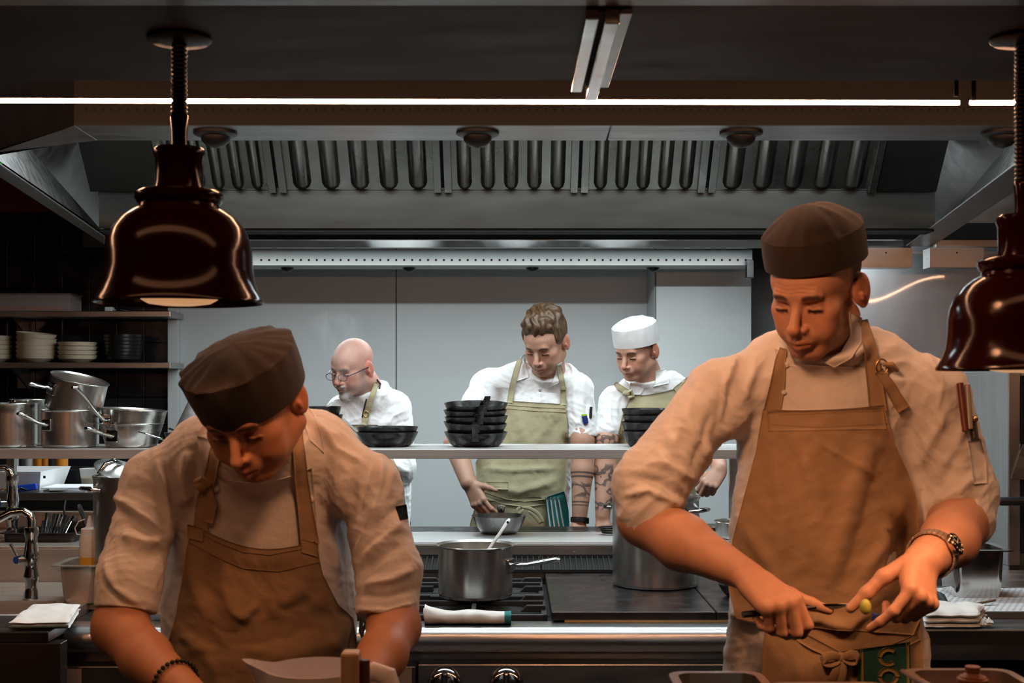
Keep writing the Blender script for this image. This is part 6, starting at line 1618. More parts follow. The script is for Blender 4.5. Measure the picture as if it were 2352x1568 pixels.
    FO = [([(352, 1035), (375, 1110), (388, 1200), (382, 1290)], 9, 6), ([(372, 1050), (398, 1130), (402, 1230)], 10, -6), ([(255, 1160), (300, 1190), (350, 1225), (385, 1250)], 12, -6),
          ([(250, 1130), (300, 1165), (365, 1215)], 10, 6), ([(270, 1225), (330, 1245), (385, 1235)], 12, 7), ([(300, 1270), (345, 1275), (385, 1260)], 14, -5), ([(240, 1290), (262, 1350), (330, 1400)], 10, 5), ([(232, 1330), (280, 1385), (340, 1398)], 7, -3),
          ([(300, 1060), (295, 1130), (280, 1190)], 12, 4), ([(430, 1030), (420, 1100), (435, 1170)], 14, 6), ([(450, 1030), (445, 1110), (450, 1200)], 12, -5), ([(410, 1180), (420, 1260), (410, 1330)], 14, 5),
          ([(880, 1040), (870, 1120), (845, 1210), (812, 1290)], 9, 7), ([(860, 1030), (840, 1120), (815, 1200)], 12, -7), ([(905, 1060), (890, 1130), (850, 1200)], 12, 4),
          ([(930, 1190), (890, 1230), (830, 1290)], 12, 7), ([(940, 1150), (880, 1190), (835, 1230)], 10, -6), ([(935, 1240), (880, 1275), (820, 1320)], 11, -5), ([(960, 1300), (900, 1330), (830, 1345)], 11, 7), ([(960, 1350), (890, 1370), (820, 1368)], 8, -5), ([(958, 1382), (885, 1402), (815, 1398)], 5, 4),
          ([(720, 960), (775, 1030), (850, 1070)], 8, 4), ([(750, 990), (745, 1080), (720, 1150)], 16, -6), ([(790, 1080), (770, 1150), (740, 1210)], 16, 6), ([(820, 1100), (800, 1180), (760, 1260)], 14, -6), ([(770, 1190), (765, 1260), (780, 1330)], 14, 5),
          ([(500, 1130), (540, 1180), (560, 1250)], 16, 5), ([(640, 1120), (630, 1190), (600, 1250)], 18, -5), ([(690, 940), (730, 980), (790, 1010)], 12, 5)]
    v = folds(v, f, FO, 1.5); v = ripple(v, f, 0.0022, 0.065, 14)
    jk = npmesh('chef_jacket', v, f, M['cotton'], root)
    jt = bvh(v, f); bt = bvh(bv, bf); jb = [jt]
    pl, pv, pf = drape('front_panel', [(478, 1090), (476, 1150), (470, 1300)], [(716, 1075), (724, 1160), (735, 1300)], jt, 0.005, M['cotton'], jk, 24, 24, smooth=10, curve=26)
    pt = bvh(pv, pf)
    drape('collar_wing', [(690, 905), (694, 960), (712, 1010)], [(722, 955), (735, 990), (745, 1040)], jt, 0.003, M['cotton'], jk, 8, 10, smooth=3)
    drape('collar_wing', [(452, 1000), (462, 1060), (478, 1112)], [(486, 1010), (512, 1072), (560, 1108)], jt, 0.003, M['cotton'], jk, 8, 10, smooth=3)
    for p in ((497, 1122), (712, 1146)): button(*p, [jt, pt], 0.0068, M['cotton'], jk)
    line3('seam', [(388, 1040), (392, 1120), (388, 1210)], 0.0008, jt, 0.0003, M['cotton'], jk)
    hemL = [(446, 1206), (430, 1250), (418, 1330), (402, 1420), (378, 1500), (372, 1690)]
    hemR = [(724, 1243), (742, 1320), (778, 1390), (812, 1420), (822, 1500), (822, 1690)]
    FA = [([(520, 1290), (515, 1350), (545, 1420)], 16, 6), ([(530, 1400), (560, 1420), (600, 1380)], 10, 8), ([(440, 1290), (455, 1380), (520, 1440)], 20, 5), ([(600, 1300), (600, 1380), (560, 1480)], 22, -5), ([(480, 1300), (490, 1420), (470, 1520)], 20, -5),
          ([(800, 1400), (700, 1430), (560, 1470), (430, 1480)], 24, -11), ([(810, 1460), (720, 1490), (600, 1520)], 22, 7), ([(810, 1420), (770, 1470), (760, 1540)], 16, 6), ([(400, 1500), (520, 1480), (640, 1500)], 14, 5), ([(400, 1450), (470, 1490), (500, 1560)], 14, 6),
          ([(700, 1290), (690, 1350), (640, 1400)], 18, 5), ([(740, 1340), (700, 1390), (620, 1410)], 14, -5)]
    ap, av, af = drape('apron', hemL, hemR, [jt, pt], 0.013, M['apron_tan'], root, 72, 90, smooth=14, fold=FA, seed=13, amp=0.0012, curve=34, fscale=1.0)
    at_ = bvh(av, af)
    drape('chest_band', [(447, 1207), (436, 1240)], [(724, 1243), (733, 1288)], [at_], 0.0025, M['apron_tan'], ap, 30, 6, smooth=2, curve=0) if False else None
    line3('hem_stitch', [(450, 1216), (500, 1245), (560, 1268), (620, 1274), (726, 1254)], 0.0009, at_, 0.0006, M['stitch_tan'], ap)
    line3('hem_stitch', [(437, 1246), (500, 1280), (560, 1305), (640, 1312), (734, 1290)], 0.0009, at_, 0.0006, M['stitch_tan'], ap)
    for p in ((452, 1212), (715, 1246)): drape('strap_patch', [(p[0] - 22, p[1] - 8), (p[0] - 22, p[1] + 22)], [(p[0] + 16, p[1] + 2), (p[0] + 14, p[1] + 32)], [at_], 0.003, M['apron_tan'], ap, 6, 6, smooth=1)
    strap('neck_strap', [(462, 1216), (468, 1150), (482, 1100), (492, 1060), (500, 1010)], [34, 30, 28, 26, 24], [jt, pt], 0.008, M['apron_tan'], ap, 5, 28, smooth=5)
    strap('neck_strap', [(712, 1250), (700, 1160), (690, 1080), (684, 1020), (682, 960)], [42, 34, 30, 27, 24], [jt, pt], 0.010, M['apron_tan'], ap, 5, 30, smooth=6)
    strap('strap_tail', [(474, 1118), (486, 1160), (478, 1200)], [22, 24, 22], [jt, pt], 0.012, M['apron_tan'], ap, 4, 12, smooth=2)
    h = hit(470, 1112, [jt, pt]); c = h[0] + V(0, -0.014, 0)
    b = MB(); b.sphere(c, 0.013, 8, sx=1.1, sy=0.8); b.tube([c + V(-0.012, 0, 0.006), c + V(0.0, -0.008, 0.012), c + V(0.014, -0.004, 0)], 0.006, 10); b.build('strap_knot', M['apron_tan'], ap, smooth=True)
    # tie cord hanging at the apron's side, badge and buttons on the sleeve
    b = MB(); h = hit(806, 1392, [jt, at_]); c = h[0] + V(0.01, -0.012, 0)
    b.tube([c, c + V(0.012, -0.002, -0.02), c + V(0.010, -0.002, -0.045), c + V(0.022, 0, -0.075)], 0.004, 8); b.tube([c + V(0.004, 0, -0.004), c + V(0.02, 0, -0.03), c + V(0.012, 0, -0.05)], 0.0035, 8); b.build('side_tie', mat('olive_cord', (0.10, 0.09, 0.06), 0.9), ap, smooth=True)
    blk = mat('black_badge', (0.004, 0.004, 0.004), 0.9, spec=0.1)
    strap('sleeve_badge', [(922, 1160), (925, 1176), (929, 1192)], [24, 22, 18], jt, 0.004, blk, jk, 4, 6, smooth=1)
    strap('sleeve_badge', [(952, 1398), (953, 1412), (954, 1422)], [10, 12, 8], jt, 0.004, blk, jk, 3, 5, smooth=1)
    # beaded bracelet at the right wrist
    a_, b_ = A3(m1), A3(w_); ax_ = (b_ - a_) / np.linalg.norm(b_ - a_); c0 = Vector(a_ + (b_ - a_) * 0.60); Rm = Vector(ax_).to_track_quat('Z', 'X').to_matrix()
    wb = MB()
    for q in range(28):
        a0 = 2 * pi * q / 28; wb.sphere(c0 + Rm @ Vector((0.0375 * math.cos(a0), 0.0375 * math.sin(a0), 0)), 0.0042, 5)
    wb.build('bead_bracelet', mat('dark_beads', (0.012, 0.018, 0.012), 0.3), root, smooth=True)
    legs(root, PX(595, 2.52), 2.56, 0.95)
    return root
cook_stooping()
# ======================================================= the three cooks behind the island
M['cotton2'] = mat('white_shirt_cotton', (0.80, 0.80, 0.80), 0.85, bump=0.3, bscale=900, bump2=0.9, b2scale=30, sheen=0.1)
M['ink'] = mat('black_trim', (0.01, 0.01, 0.012), 0.7)
def tattoo(v, c, a, b, bands, blots, seed, ink=(0.035, 0.035, 0.04)):
    """ink on a forearm between points a and b: ring bands at given positions and curly motifs"""
    a = np.array(a); b = np.array(b); ab = b - a; L2 = ab @ ab
    t = (v - a) @ ab / L2; d = np.linalg.norm(v - a - t[:, None] * ab, axis=1)
    on = (d < 0.062) & (t > -0.05) & (t < 1.05)
    m = np.zeros(len(v))
    for p, w_ in bands: m = np.maximum(m, np.exp(-((t - p) / w_) ** 4))
    if blots:
        q = np.stack([v[:, 0] * 46, v[:, 2] * 46, v[:, 1] * 20], 1)
        r = np.random.default_rng(seed); s_ = np.zeros(len(v))
        for i in range(5):
            k = r.normal(size=3); s_ += np.sin(q @ k + 2.2 * np.sin(q @ r.normal(size=3)) + r.uniform(0, 6))
        for t0, t1, th in blots:
            win = np.clip((t - t0) / .04, 0, 1) * np.clip((t1 - t) / .04, 0, 1)
            m = np.maximum(m, win * np.clip((np.abs(s_) < th) * 1.0, 0, 1) * 0.85)
    m = (m * on)[:, None]
    return c * (1 - m * .9) + np.array(ink) * m * .9
def box_field(x0, x1, y0, y1, d0, d1, vox, dm):
    return Field(np.array([PX(x0, dm), d0, PZ(y1, dm)]), np.array([PX(x1, dm), d1, PZ(y0, dm)]), vox)

def cook_curly():
    d0 = 5.40
    root = thing('person', 'bare-headed cook with wavy brown hair, behind the black pan stack', 'person', (PX(1215, d0), d0, 0))
    hd = Head(A3((1253, 788, d0)), -26, 29, 2, 1.08)
    g = box_field(1005, 1390, 670, 1250, 5.08, 5.68, 0.0030, d0)
    hd.sculpt(g, jaw=1.0, fat=0.97)
    cpx(g, (1258, 815, 5.43), (1262, 880, 5.50), 37, 40, 0.02)
    cpx(g, (1235, 930, 5.5), (1200, 1150, 5.48), 70, 70, 0.03, ((0, 1, 0), 0.6)); cpx(g, (1140, 890, 5.48), (1320, 895, 5.48), 22, 22, 0.02)
    aR, bR = (1045, 1020, 5.36), (1076, 1108, 5.24)
    cpx(g, (1120, 885, 5.46), aR, 24, 25, 0.02); cpx(g, aR, bR, 26, 19, 0.015)
    fingers(g, A3((1080, 1114, 5.235)), (.42, -.42, -.78), (-.55, -.65, .25), (.72, -.1, .5), 1.04, curls=[(20, 30, 20), (28, 34, 20), (36, 38, 20), (42, 40, 22)], spread=0.10, thumb=[(24, 16, -6), (48, 38, -10), (66, 58, -14), (80, 76, -18)])
    aL, bL = (1338, 1010, 5.40), (1331, 1190, 5.34)
    cpx(g, (1326, 895, 5.46), aL, 25, 26, 0.02); cpx(g, aL, (1338, 1080, 5.38), 26, 26, 0.02); cpx(g, (1338, 1080, 5.38), bL, 26, 17, 0.015)
    fingers(g, A3((1330, 1200, 5.33)), (.05, -.5, -.8), (.2, -.8, .4), (-.9, -.2, .1), 1.0, curls=[(10, 10, 5)] * 4, spread=0.08)
    skin = (0.50, 0.27, 0.185)
    def paint(v, f):
        c = hd.paint(v, skin, (.05, .028, .016), (.36, .15, .11), (.20, .12, .085), 0.22, flush=0.25)
        L = hd.l(v)
        m = np.clip((L[:, 2] + .005 * 0 - .005) / .01, 0, 1) * np.clip((L[:, 1] + .005) / .012, 0, 1) * (np.linalg.norm(L, axis=1) < .16) * (np.abs(L[:, 0]) < .077)
        c = c * (1 - m[:, None]) + np.array((.045, .025, .014)) * m[:, None]
        return tattoo(v, c, A3(aL), A3(bL), [(0.43, 0.012), (0.48, 0.012), (0.80, 0.010), (0.84, 0.008)], [(0.54, 0.76, 0.8)], 5)
    body, bv, bf = skin_mesh(g, hd, root, paint)
    # hair: a wavy mass swept up from the forehead, short at the sides
    hb = MB(); r = np.random.default_rng(21)
    gh = Field(hd.c - 0.17, hd.c + 0.19, 0.0032)
    E = lambda c, rr, k, op='u': gh.ell(hd.w(*c), [q * hd.s for q in rr], k * hd.s, op, hd.R)
    E((0, .020, .058), (.080, .096, .079), 0); E((0, -.042, .098), (.062, .044, .040), .02); E((0, .03, .10), (.068, .07, .045), .02)
    for q in (-1, 1): E((q * .066, .010, .040), (.016, .055, .040), .012)
    E((0, -.125, .028), (.068, .060, .052), .012, 's'); E((0, -.10, -.03), (.12, .10, .07), .01, 's')
    for q in (-1, 1): E((q * .085, .010, -.012), (.02, .03, .035), .004, 's')
    hv, hf = gh.mesh(1)
    n = vnormals(hv, hf); L = hd.l(hv)
    top = np.clip((L[:, 2] - .035) / .04, 0.12, 1)
    wv_ = np.sin(L[:, 0] * 190 + 2.2 * np.sin(L[:, 1] * 75) + 1.4 * np.sin(L[:, 2] * 95)) + 0.7 * np.sin(L[:, 1] * 150 + L[:, 0] * 60 + 2 * np.sin(L[:, 0] * 90))
    hv = hv + n * (wv_ * 0.0036 * top)[:, None]
    hm = mat('brown_hair', (0.085, 0.045, 0.022), 0.42, var=0.45, vscale=90, stretch=(1, 1, 0.3), bump=0.8, bscale=400, bstretch=(1, 1, .3))
    hair = npmesh('hair', hv, hf, hm, root)
    cb = MB()
    for i in range(150):
        a = r.uniform(-0.2, pi + 0.2); u = r.uniform(0.0, 1.0)
        x = -.066 * math.cos(a) * r.uniform(.2, 1); y = -.066 + u * .09; z = .128 - 0.9 * x * x / .08 - 2.2 * max(0, -y - .03) ** 2 / .05 - r.uniform(0, .012) 
        if z < .088: continue
        R0 = r.uniform(.008, .014); ph = r.uniform(0, 6.28); dirx = r.choice((-1, 1))
        pts = []
        for s_ in np.linspace(0, 1, 9):
            th = ph + dirx * s_ * 4.2; rr_ = R0 * (1 - .5 * s_)
            pts.append(tuple(hd.w(x + rr_ * math.cos(th), y - .006 - .010 * s_ + .3 * rr_ * math.sin(th), z + rr_ * math.sin(th))))
        cb.tube(pts, [.0022, .0034, .0038, .0038, .0038, .0036, .003, .0024, .001], 6)
    cb.build('hair_curls', hm, hair, smooth=True)
    # shirt
    g = box_field(1005, 1395, 810, 1260, 5.2, 5.72, 0.0036, d0)
    fl = ((0, 1, 0), 0.62)
    cpx(g, (1228, 960, 5.5), (1198, 1120, 5.49), 98, 106, 0.03, fl); cpx(g, (1198, 1120, 5.49), (1188, 1290, 5.5), 106, 112, 0.03, fl)
    cpx(g, (1190, 868, 5.49), (1120, 884, 5.48), 34, 34, 0.04); cpx(g, (1285, 870, 5.49), (1326, 895, 5.47), 34, 36, 0.04); cpx(g, (1195, 868, 5.49), (1290, 868, 5.49), 34, 34, 0.04)
    cpx(g, (1120, 884, 5.48), (1062, 985, 5.38), 36, 35, 0.02); cpx(g, (1326, 895, 5.47), (1340, 1000, 5.42), 37, 34, 0.02)
    def cuff(c0, d, r_in, r_cut):
        c0 = A3(c0); d = np.array(d, float); d /= np.linalg.norm(d)
        g.cap(c0, c0 + d * 0.15, r_cut, r_cut, 0.003, 's', None, cuta=True); r_in and g.cap(c0 - d * 0.03, c0 + d * 0.05, r_in, r_in, 0.002, 's', None, cuta=True)
    cuff((1062, 985, 5.38), A3(aR) - A3((1120, 885, 5.46)), 0, 0.085); cuff((1341, 1004, 5.42), (0.05, -.1, -1), 0, 0.085)
    cpx(g, (1260, 850, 5.45), (1256, 822, 5.43), 44, 40, 0.01, None, cutb=True); neckcut(g, (1258, 856, 5.45), (-.05, -.57, 1))
    v, f = g.mesh(2)
    v = folds(v, f, [([(1118, 850), (1108, 890), (1110, 930)], 5, 5), ([(1090, 880), (1100, 920), (1085, 960)], 7, 6), ([(1135, 880), (1150, 920), (1140, 960)], 8, -6), ([(1320, 870), (1318, 920), (1325, 970)], 6, 6), ([(1350, 910), (1345, 960), (1335, 990)], 6, -5), ([(1300, 950), (1325, 970), (1350, 980)], 5, 5), ([(1310, 990), (1340, 995), (1362, 985)], 4, 5), ([(1230, 880), (1240, 910), (1238, 940)], 6, 4)])
    v = ripple(v, f, 0.0028, 0.08, 31)
    sh_ = npmesh('shirt', v, f, M['cotton2'], root); jt = bvh(v, f); bt = bvh(bv, bf); both = [jt, bt]
    drape('collar_wing', [(1197, 820), (1190, 850), (1184, 876)], [(1206, 812), (1212, 850), (1214, 866)], both, 0.008, M['cotton2'], sh_, 6, 10, smooth=2)
    drape('collar_wing', [(1281, 838), (1275, 862), (1258, 890)], [(1292, 832), (1294, 866), (1282, 880)], both, 0.008, M['cotton2'], sh_, 6, 10, smooth=2)
    line3('placket_edge', [(1243, 890), (1241, 915), (1240, 930)], 0.0012, jt, 0.0005, M['cotton2'], sh_)
    button(1240, 897, jt, 0.006, mat('grey_button', (0.3, 0.3, 0.3), 0.4), sh_)
    hl = [(1166, 920), (1150, 960), (1124, 1010), (1092, 1062), (1094, 1110), (1110, 1150)]
    hr = [(1298, 928), (1304, 970), (1306, 1020), (1303, 1070), (1300, 1120), (1290, 1150)]
    ap, av, af = drape('apron', hl, hr, jt, 0.012, M['apron'], root, 44, 50, smooth=10, seed=33, amp=0.0016, fold=[([(1190, 960), (1210, 1020), (1240, 1060)], 12, 5), ([(1110, 1075), (1180, 1080), (1280, 1075)], 5, 6), ([(1105, 1110), (1190, 1130), (1290, 1100)], 9, 7), ([(1130, 1150), (1200, 1150), (1280, 1135)], 6, -6), ([(1290, 960), (1260, 1010), (1230, 1050)], 9, -5)])
    at_ = bvh(av, af)
    drape('apron_skirt', [(1098, 1140), (1080, 1200), (1072, 1290)], [(1300, 1140), (1306, 1200), (1308, 1290)], [jt], 0.010, M['apron'], ap, 30, 20, smooth=8, seed=35, amp=0.0018, fold=[([(1178, 1165), (1178, 1260)], 3, 4), ([(1240, 1170), (1235, 1260)], 8, 5)])
    drape('pocket_flap', [(1117, 1107), (1118, 1122)], [(1167, 1107), (1167, 1124)], [at_], 0.004, M['apron'], ap, 8, 4, smooth=1)
    line3('hem_stitch', [(1166, 930), (1230, 935), (1298, 938)], 0.0012, at_, 0.001, M['stitch'], ap); line3('hem_stitch', [(1163, 938), (1230, 944), (1300, 947)], 0.0012, at_, 0.001, M['stitch'], ap)
    strap('neck_strap', [(1171, 925), (1177, 885), (1186, 850), (1194, 825)], [14, 12, 12, 10], both, 0.014, M['apron'], ap, 4, 20, smooth=4); strap('neck_strap', [(1294, 930), (1293, 890), (1288, 860), (1284, 838)], [14, 12, 12, 10], both, 0.014, M['apron'], ap, 4, 20, smooth=4)
    h = hit(1294, 892, both); b = MB(); b.box(h[0] + V(0, -0.02, 0), (0.024, 0.008, 0.016)); b.build('strap_buckle', M['stitch'], ap, bevel=0.003)
    strap('waist_tie', [(1112, 1136), (1160, 1152), (1205, 1158), (1255, 1152), (1298, 1140)], 12, [at_, jt], 0.014, M['apron'], ap, 4, 30, smooth=3)
    h = hit(1196, 1162, [at_, jt]); c = h[0] + V(0, -0.03, 0); k = 5.4 / F
    for pts in ([(0, 0), (-10, 6), (-8, 16), (2, 14), (6, 4)], [(0, 0), (24, 2), (44, 20), (52, 36), (44, 38), (36, 22), (14, 8)]):
        b = MB(); b.tube([c + V(x * k, -0.006, -y * k) for x, y in pts], [.006] + [.009] * (len(pts) - 2) + [.006], 10, flat=0.35, up=(0, 1, 0)); b.build('bow_loop', M['apron'], ap, smooth=True, subsurf=1)
    t = thing('waist_towel', 'teal towel with white stripes hanging from the curly-haired cook\'s waist', 'towel', P(1282, 1170, 5.3))
    tw, tv, tf_ = drape('cloth', [(1252, 1142), (1256, 1180), (1262, 1280)], [(1296, 1128), (1306, 1170), (1312, 1280)], [jt, at_], 0.03, M['teal'], t, 16, 20, smooth=5, fold=[([(1268, 1140), (1274, 1200), (1280, 1270)], 5, 6), ([(1290, 1140), (1298, 1200), (1302, 1270)], 4, -5)])
    tt_ = bvh(tv, tf_)
    for x0_, x1_ in ((1256, 1266), (1265, 1276), (1274, 1287), (1283, 1298)): strap('stripe', [(x0_, 1142), ((x0_ + x1_) / 2 - 1, 1180), (x1_, 1225), (x1_ + 4, 1275)], 3.6, tt_, 0.003, M['towel'], t, 2, 16)
    b = MB(); a_, b_ = Vector(A3(aL)), Vector(A3(bL)); c0 = a_.lerp(b_, 1.02); Rm = (b_ - a_).to_track_quat('Z', 'X').to_matrix()
    b.lathe([(0.031, -0.010), (0.036, -0.010), (0.037, 0), (0.036, 0.010), (0.031, 0.010)], c0, 32, M=Rm); wr = b.build('watch_strap', M['black'], root, smooth=True)
    b = MB(); b.box(c0 + V(0.026, -0.026, 0), (0.026, 0.012, 0.026), Matrix.Rotation(-0.7, 3, 'Z')); b.build('watch_face', mat('watch_glass', (0.01, 0.01, 0.012), 0.1), wr, bevel=0.004)
    legs(root, PX(1190, 5.5), 5.52, 0.95)
    for pa, pb, r_, m, lab in (((1342, 955), (1346, 972), 0.0115, mat('navy_plastic', (0.01, 0.03, 0.16), 0.4), 'navy highlighter with lime top in the curly-haired cook\'s sleeve pocket'), ((1358, 934), (1356, 960), 0.006, M['black'], 'thin black pen in the curly-haired cook\'s sleeve pocket')):
        h = hit(pa[0] - 6, pa[1], jt); dd = (h[0].y if h else 5.4) - 0.012
        t = thing('pen', lab, 'pen', P(*pa, dd)); b = MB(); b.tube([P(*pa, dd), P(*pb, dd)], r_, 12); b.build('barrel', m, t, smooth=True)
        if r_ > 0.01:
            b = MB(); b.tube([P(pa[0] - .5, pa[1] - 4, dd), P(*pa, dd)], 0.0112, 12); b.build('cap', mat('lime_cap', (0.35, 0.6, 0.03), 0.4), t, smooth=True)
cook_curly()

def cook_whitecap():
    d0 = 5.45
    root = thing('person', 'young cook in white cap with tattooed forearm, looking sideways towards the pan stack', 'person', (PX(1490, d0), d0, 0))
    hd = Head(A3((1462, 806, d0)), -38, 20, 2, 1.02)
    g = box_field(1350, 1690, 700, 1250, 5.05, 5.72, 0.0031, d0)
    hd.sculpt(g, jaw=1.05, fat=0.95)
    cpx(g, (1478, 840, 5.49), (1500, 900, 5.56), 34, 34, 0.02)
    cpx(g, (1490, 950, 5.54), (1490, 1150, 5.52), 66, 66, 0.03, ((0, 1, 0), 0.6)); cpx(g, (1420, 925, 5.5), (1560, 920, 5.56), 22, 22, 0.02)
    aR, bR = (1391, 1010, 5.42), (1384, 1185, 5.34)
    cpx(g, (1412, 920, 5.5), aR, 24, 26, 0.02); cpx(g, aR, (1391, 1080, 5.40), 26, 26, 0.02); cpx(g, (1391, 1080, 5.40), bR, 26, 17, 0.015)
    fingers(g, A3((1384, 1196, 5.33)), (.0, -.5, -.8), (-.1, -.8, .4), (.9, -.2, .1), 1.0, curls=[(10, 10, 5)] * 4, spread=0.08)
    aL, bL = (1640, 1000, 5.50), (1652, 1078, 5.26)
    cpx(g, (1575, 915, 5.56), aL, 24, 25, 0.02); cpx(g, aL, bL, 25, 18, 0.015)
    fingers(g, A3((1654, 1082, 5.25)), (-.55, -.45, -.55), (.2, -.6, .7), (-.6, -.5, .2), 1.0, curls=[(55, 60, 30), (60, 64, 30), (66, 66, 35), (70, 66, 35)], spread=0.06)
    skin = (0.52, 0.275, 0.19)
    def paint(v, f):
        c = hd.paint(v, skin, (.05, .026, .015), (.36, .14, .10), flush=0.3)
        L = hd.l(v)
        m = np.clip((L[:, 2] + .012) / .01, 0, 1) * np.clip((L[:, 1] + .012) / .012, 0, 1) * (np.linalg.norm(L, axis=1) < .16) * (np.abs(L[:, 0]) < .0785)
        c = c * (1 - m[:, None] * .9) + np.array((.04, .022, .013)) * m[:, None] * .9
        return tattoo(v, c, A3(aR), A3(bR), [], [(-0.2, 0.25, 0.8), (0.32, 0.95, 1.05)], 9)
    body, bv, bf = skin_mesh(g, hd, root, paint)
    cap_hat(hd, 'white_cap', M['capwhite'], root, 0.0890, 0.108, 0.040, 0.020, 0.074, flare=-0.02, puff=0.030, seed=6, gather=0.002)
    g = box_field(1345, 1690, 830, 1260, 5.2, 5.78, 0.0037, d0)
    fl = ((0, 1, 0), 0.62)
    cpx(g, (1488, 965, 5.54), (1490, 1120, 5.53), 92, 94, 0.03, fl); cpx(g, (1490, 1120, 5.53), (1490, 1290, 5.53), 94, 104, 0.03, fl)
    cpx(g, (1455, 898, 5.52), (1412, 922, 5.51), 30, 32, 0.04); cpx(g, (1530, 888, 5.55), (1575, 915, 5.57), 34, 36, 0.04); cpx(g, (1460, 895, 5.53), (1540, 890, 5.55), 32, 34, 0.04)
    cpx(g, (1412, 922, 5.51), (1394, 995, 5.44), 34, 33, 0.02); cpx(g, (1575, 915, 5.57), (1630, 1000, 5.51), 36, 34, 0.02)
    def cuff(c0, d, r_in, r_cut):
        c0 = A3(c0); d = np.array(d, float); d /= np.linalg.norm(d)
        g.cap(c0, c0 + d * 0.15, r_cut, r_cut, 0.003, 's', None, cuta=True); r_in and g.cap(c0 - d * 0.03, c0 + d * 0.05, r_in, r_in, 0.002, 's', None, cuta=True)
    cuff((1393, 1000, 5.43), (-.05, -.1, -1), 0, 0.085); cuff((1634, 1002, 5.5), A3(bL) - A3(aL), 0, 0.085)
    cpx(g, (1496, 880, 5.52), (1484, 850, 5.50), 44, 42, 0.01, None, cutb=True); neckcut(g, (1490, 867, 5.51), (-.15, -.30, 1))
    v, f = g.mesh(2)
    v = folds(v, f, [([(1408, 900), (1400, 940), (1405, 980)], 5, 6), ([(1380, 940), (1395, 970), (1418, 985)], 6, 6), ([(1430, 900), (1425, 940), (1428, 975)], 6, -5), ([(1372, 975), (1392, 985), (1415, 990)], 4, 5), ([(1560, 870), (1565, 900), (1555, 930)], 6, 5)])
    v = ripple(v, f, 0.0028, 0.08, 41)
    sh_ = npmesh('chef_jacket', v, f, M['cotton2'], root); jt = bvh(v, f); bt = bvh(bv, bf)
    drape('collar_wing', [(1448, 878), (1446, 890), (1452, 906)], [(1480, 890), (1478, 896), (1470, 906)], [jt, bt], 0.006, M['cotton2'], sh_, 6, 6, smooth=2)
    drape('collar_wing', [(1508, 852), (1506, 870), (1500, 888)], [(1530, 845), (1536, 862), (1536, 880)], [jt, bt], 0.006, M['cotton2'], sh_, 6, 8, smooth=2)
    ap, av, af = drape('apron', [(1452, 908), (1432, 945), (1420, 1000), (1414, 1060), (1416, 1140), (1420, 1280)], [(1552, 892), (1572, 930), (1582, 1000), (1586, 1060), (1600, 1140), (1622, 1280)], jt, 0.012, M['apron'], root, 36, 50, smooth=10, seed=43, amp=0.0016, curve=4, fold=[([(1470, 930), (1480, 1000), (1460, 1080)], 10, 5), ([(1440, 1080), (1450, 1140), (1440, 1200)], 8, 5)])
    at_ = bvh(av, af)
    strap('neck_strap', [(1455, 912), (1440, 900), (1424, 890), (1412, 880)], [12, 13, 13, 10], [jt, bt], 0.014, M['apron'], ap, 4, 12, smooth=2); strap('neck_strap', [(1550, 896), (1566, 884), (1580, 872)], [12, 13, 12], [jt, bt], 0.014, M['apron'], ap, 4, 12, smooth=2)
    for px, py in ((1438, 903), (1572, 880)):
        h = hit(px, py, [jt, at_]); c = h[0] + V(0, -0.02, 0); b = MB()
        b.sphere(c, 0.014, 8, sx=1.2, sz=0.9, sy=.7); b.tube([c, c + V(0.02, -0.006, 0.012), c + V(0.028, 0, -0.012), c + V(0.006, -0.004, -0.018)], 0.008, 10); b.build('strap_knot', M['apron'], ap, smooth=True)
    legs(root, PX(1490, 5.53), 5.55, 0.95)
cook_whitecap()

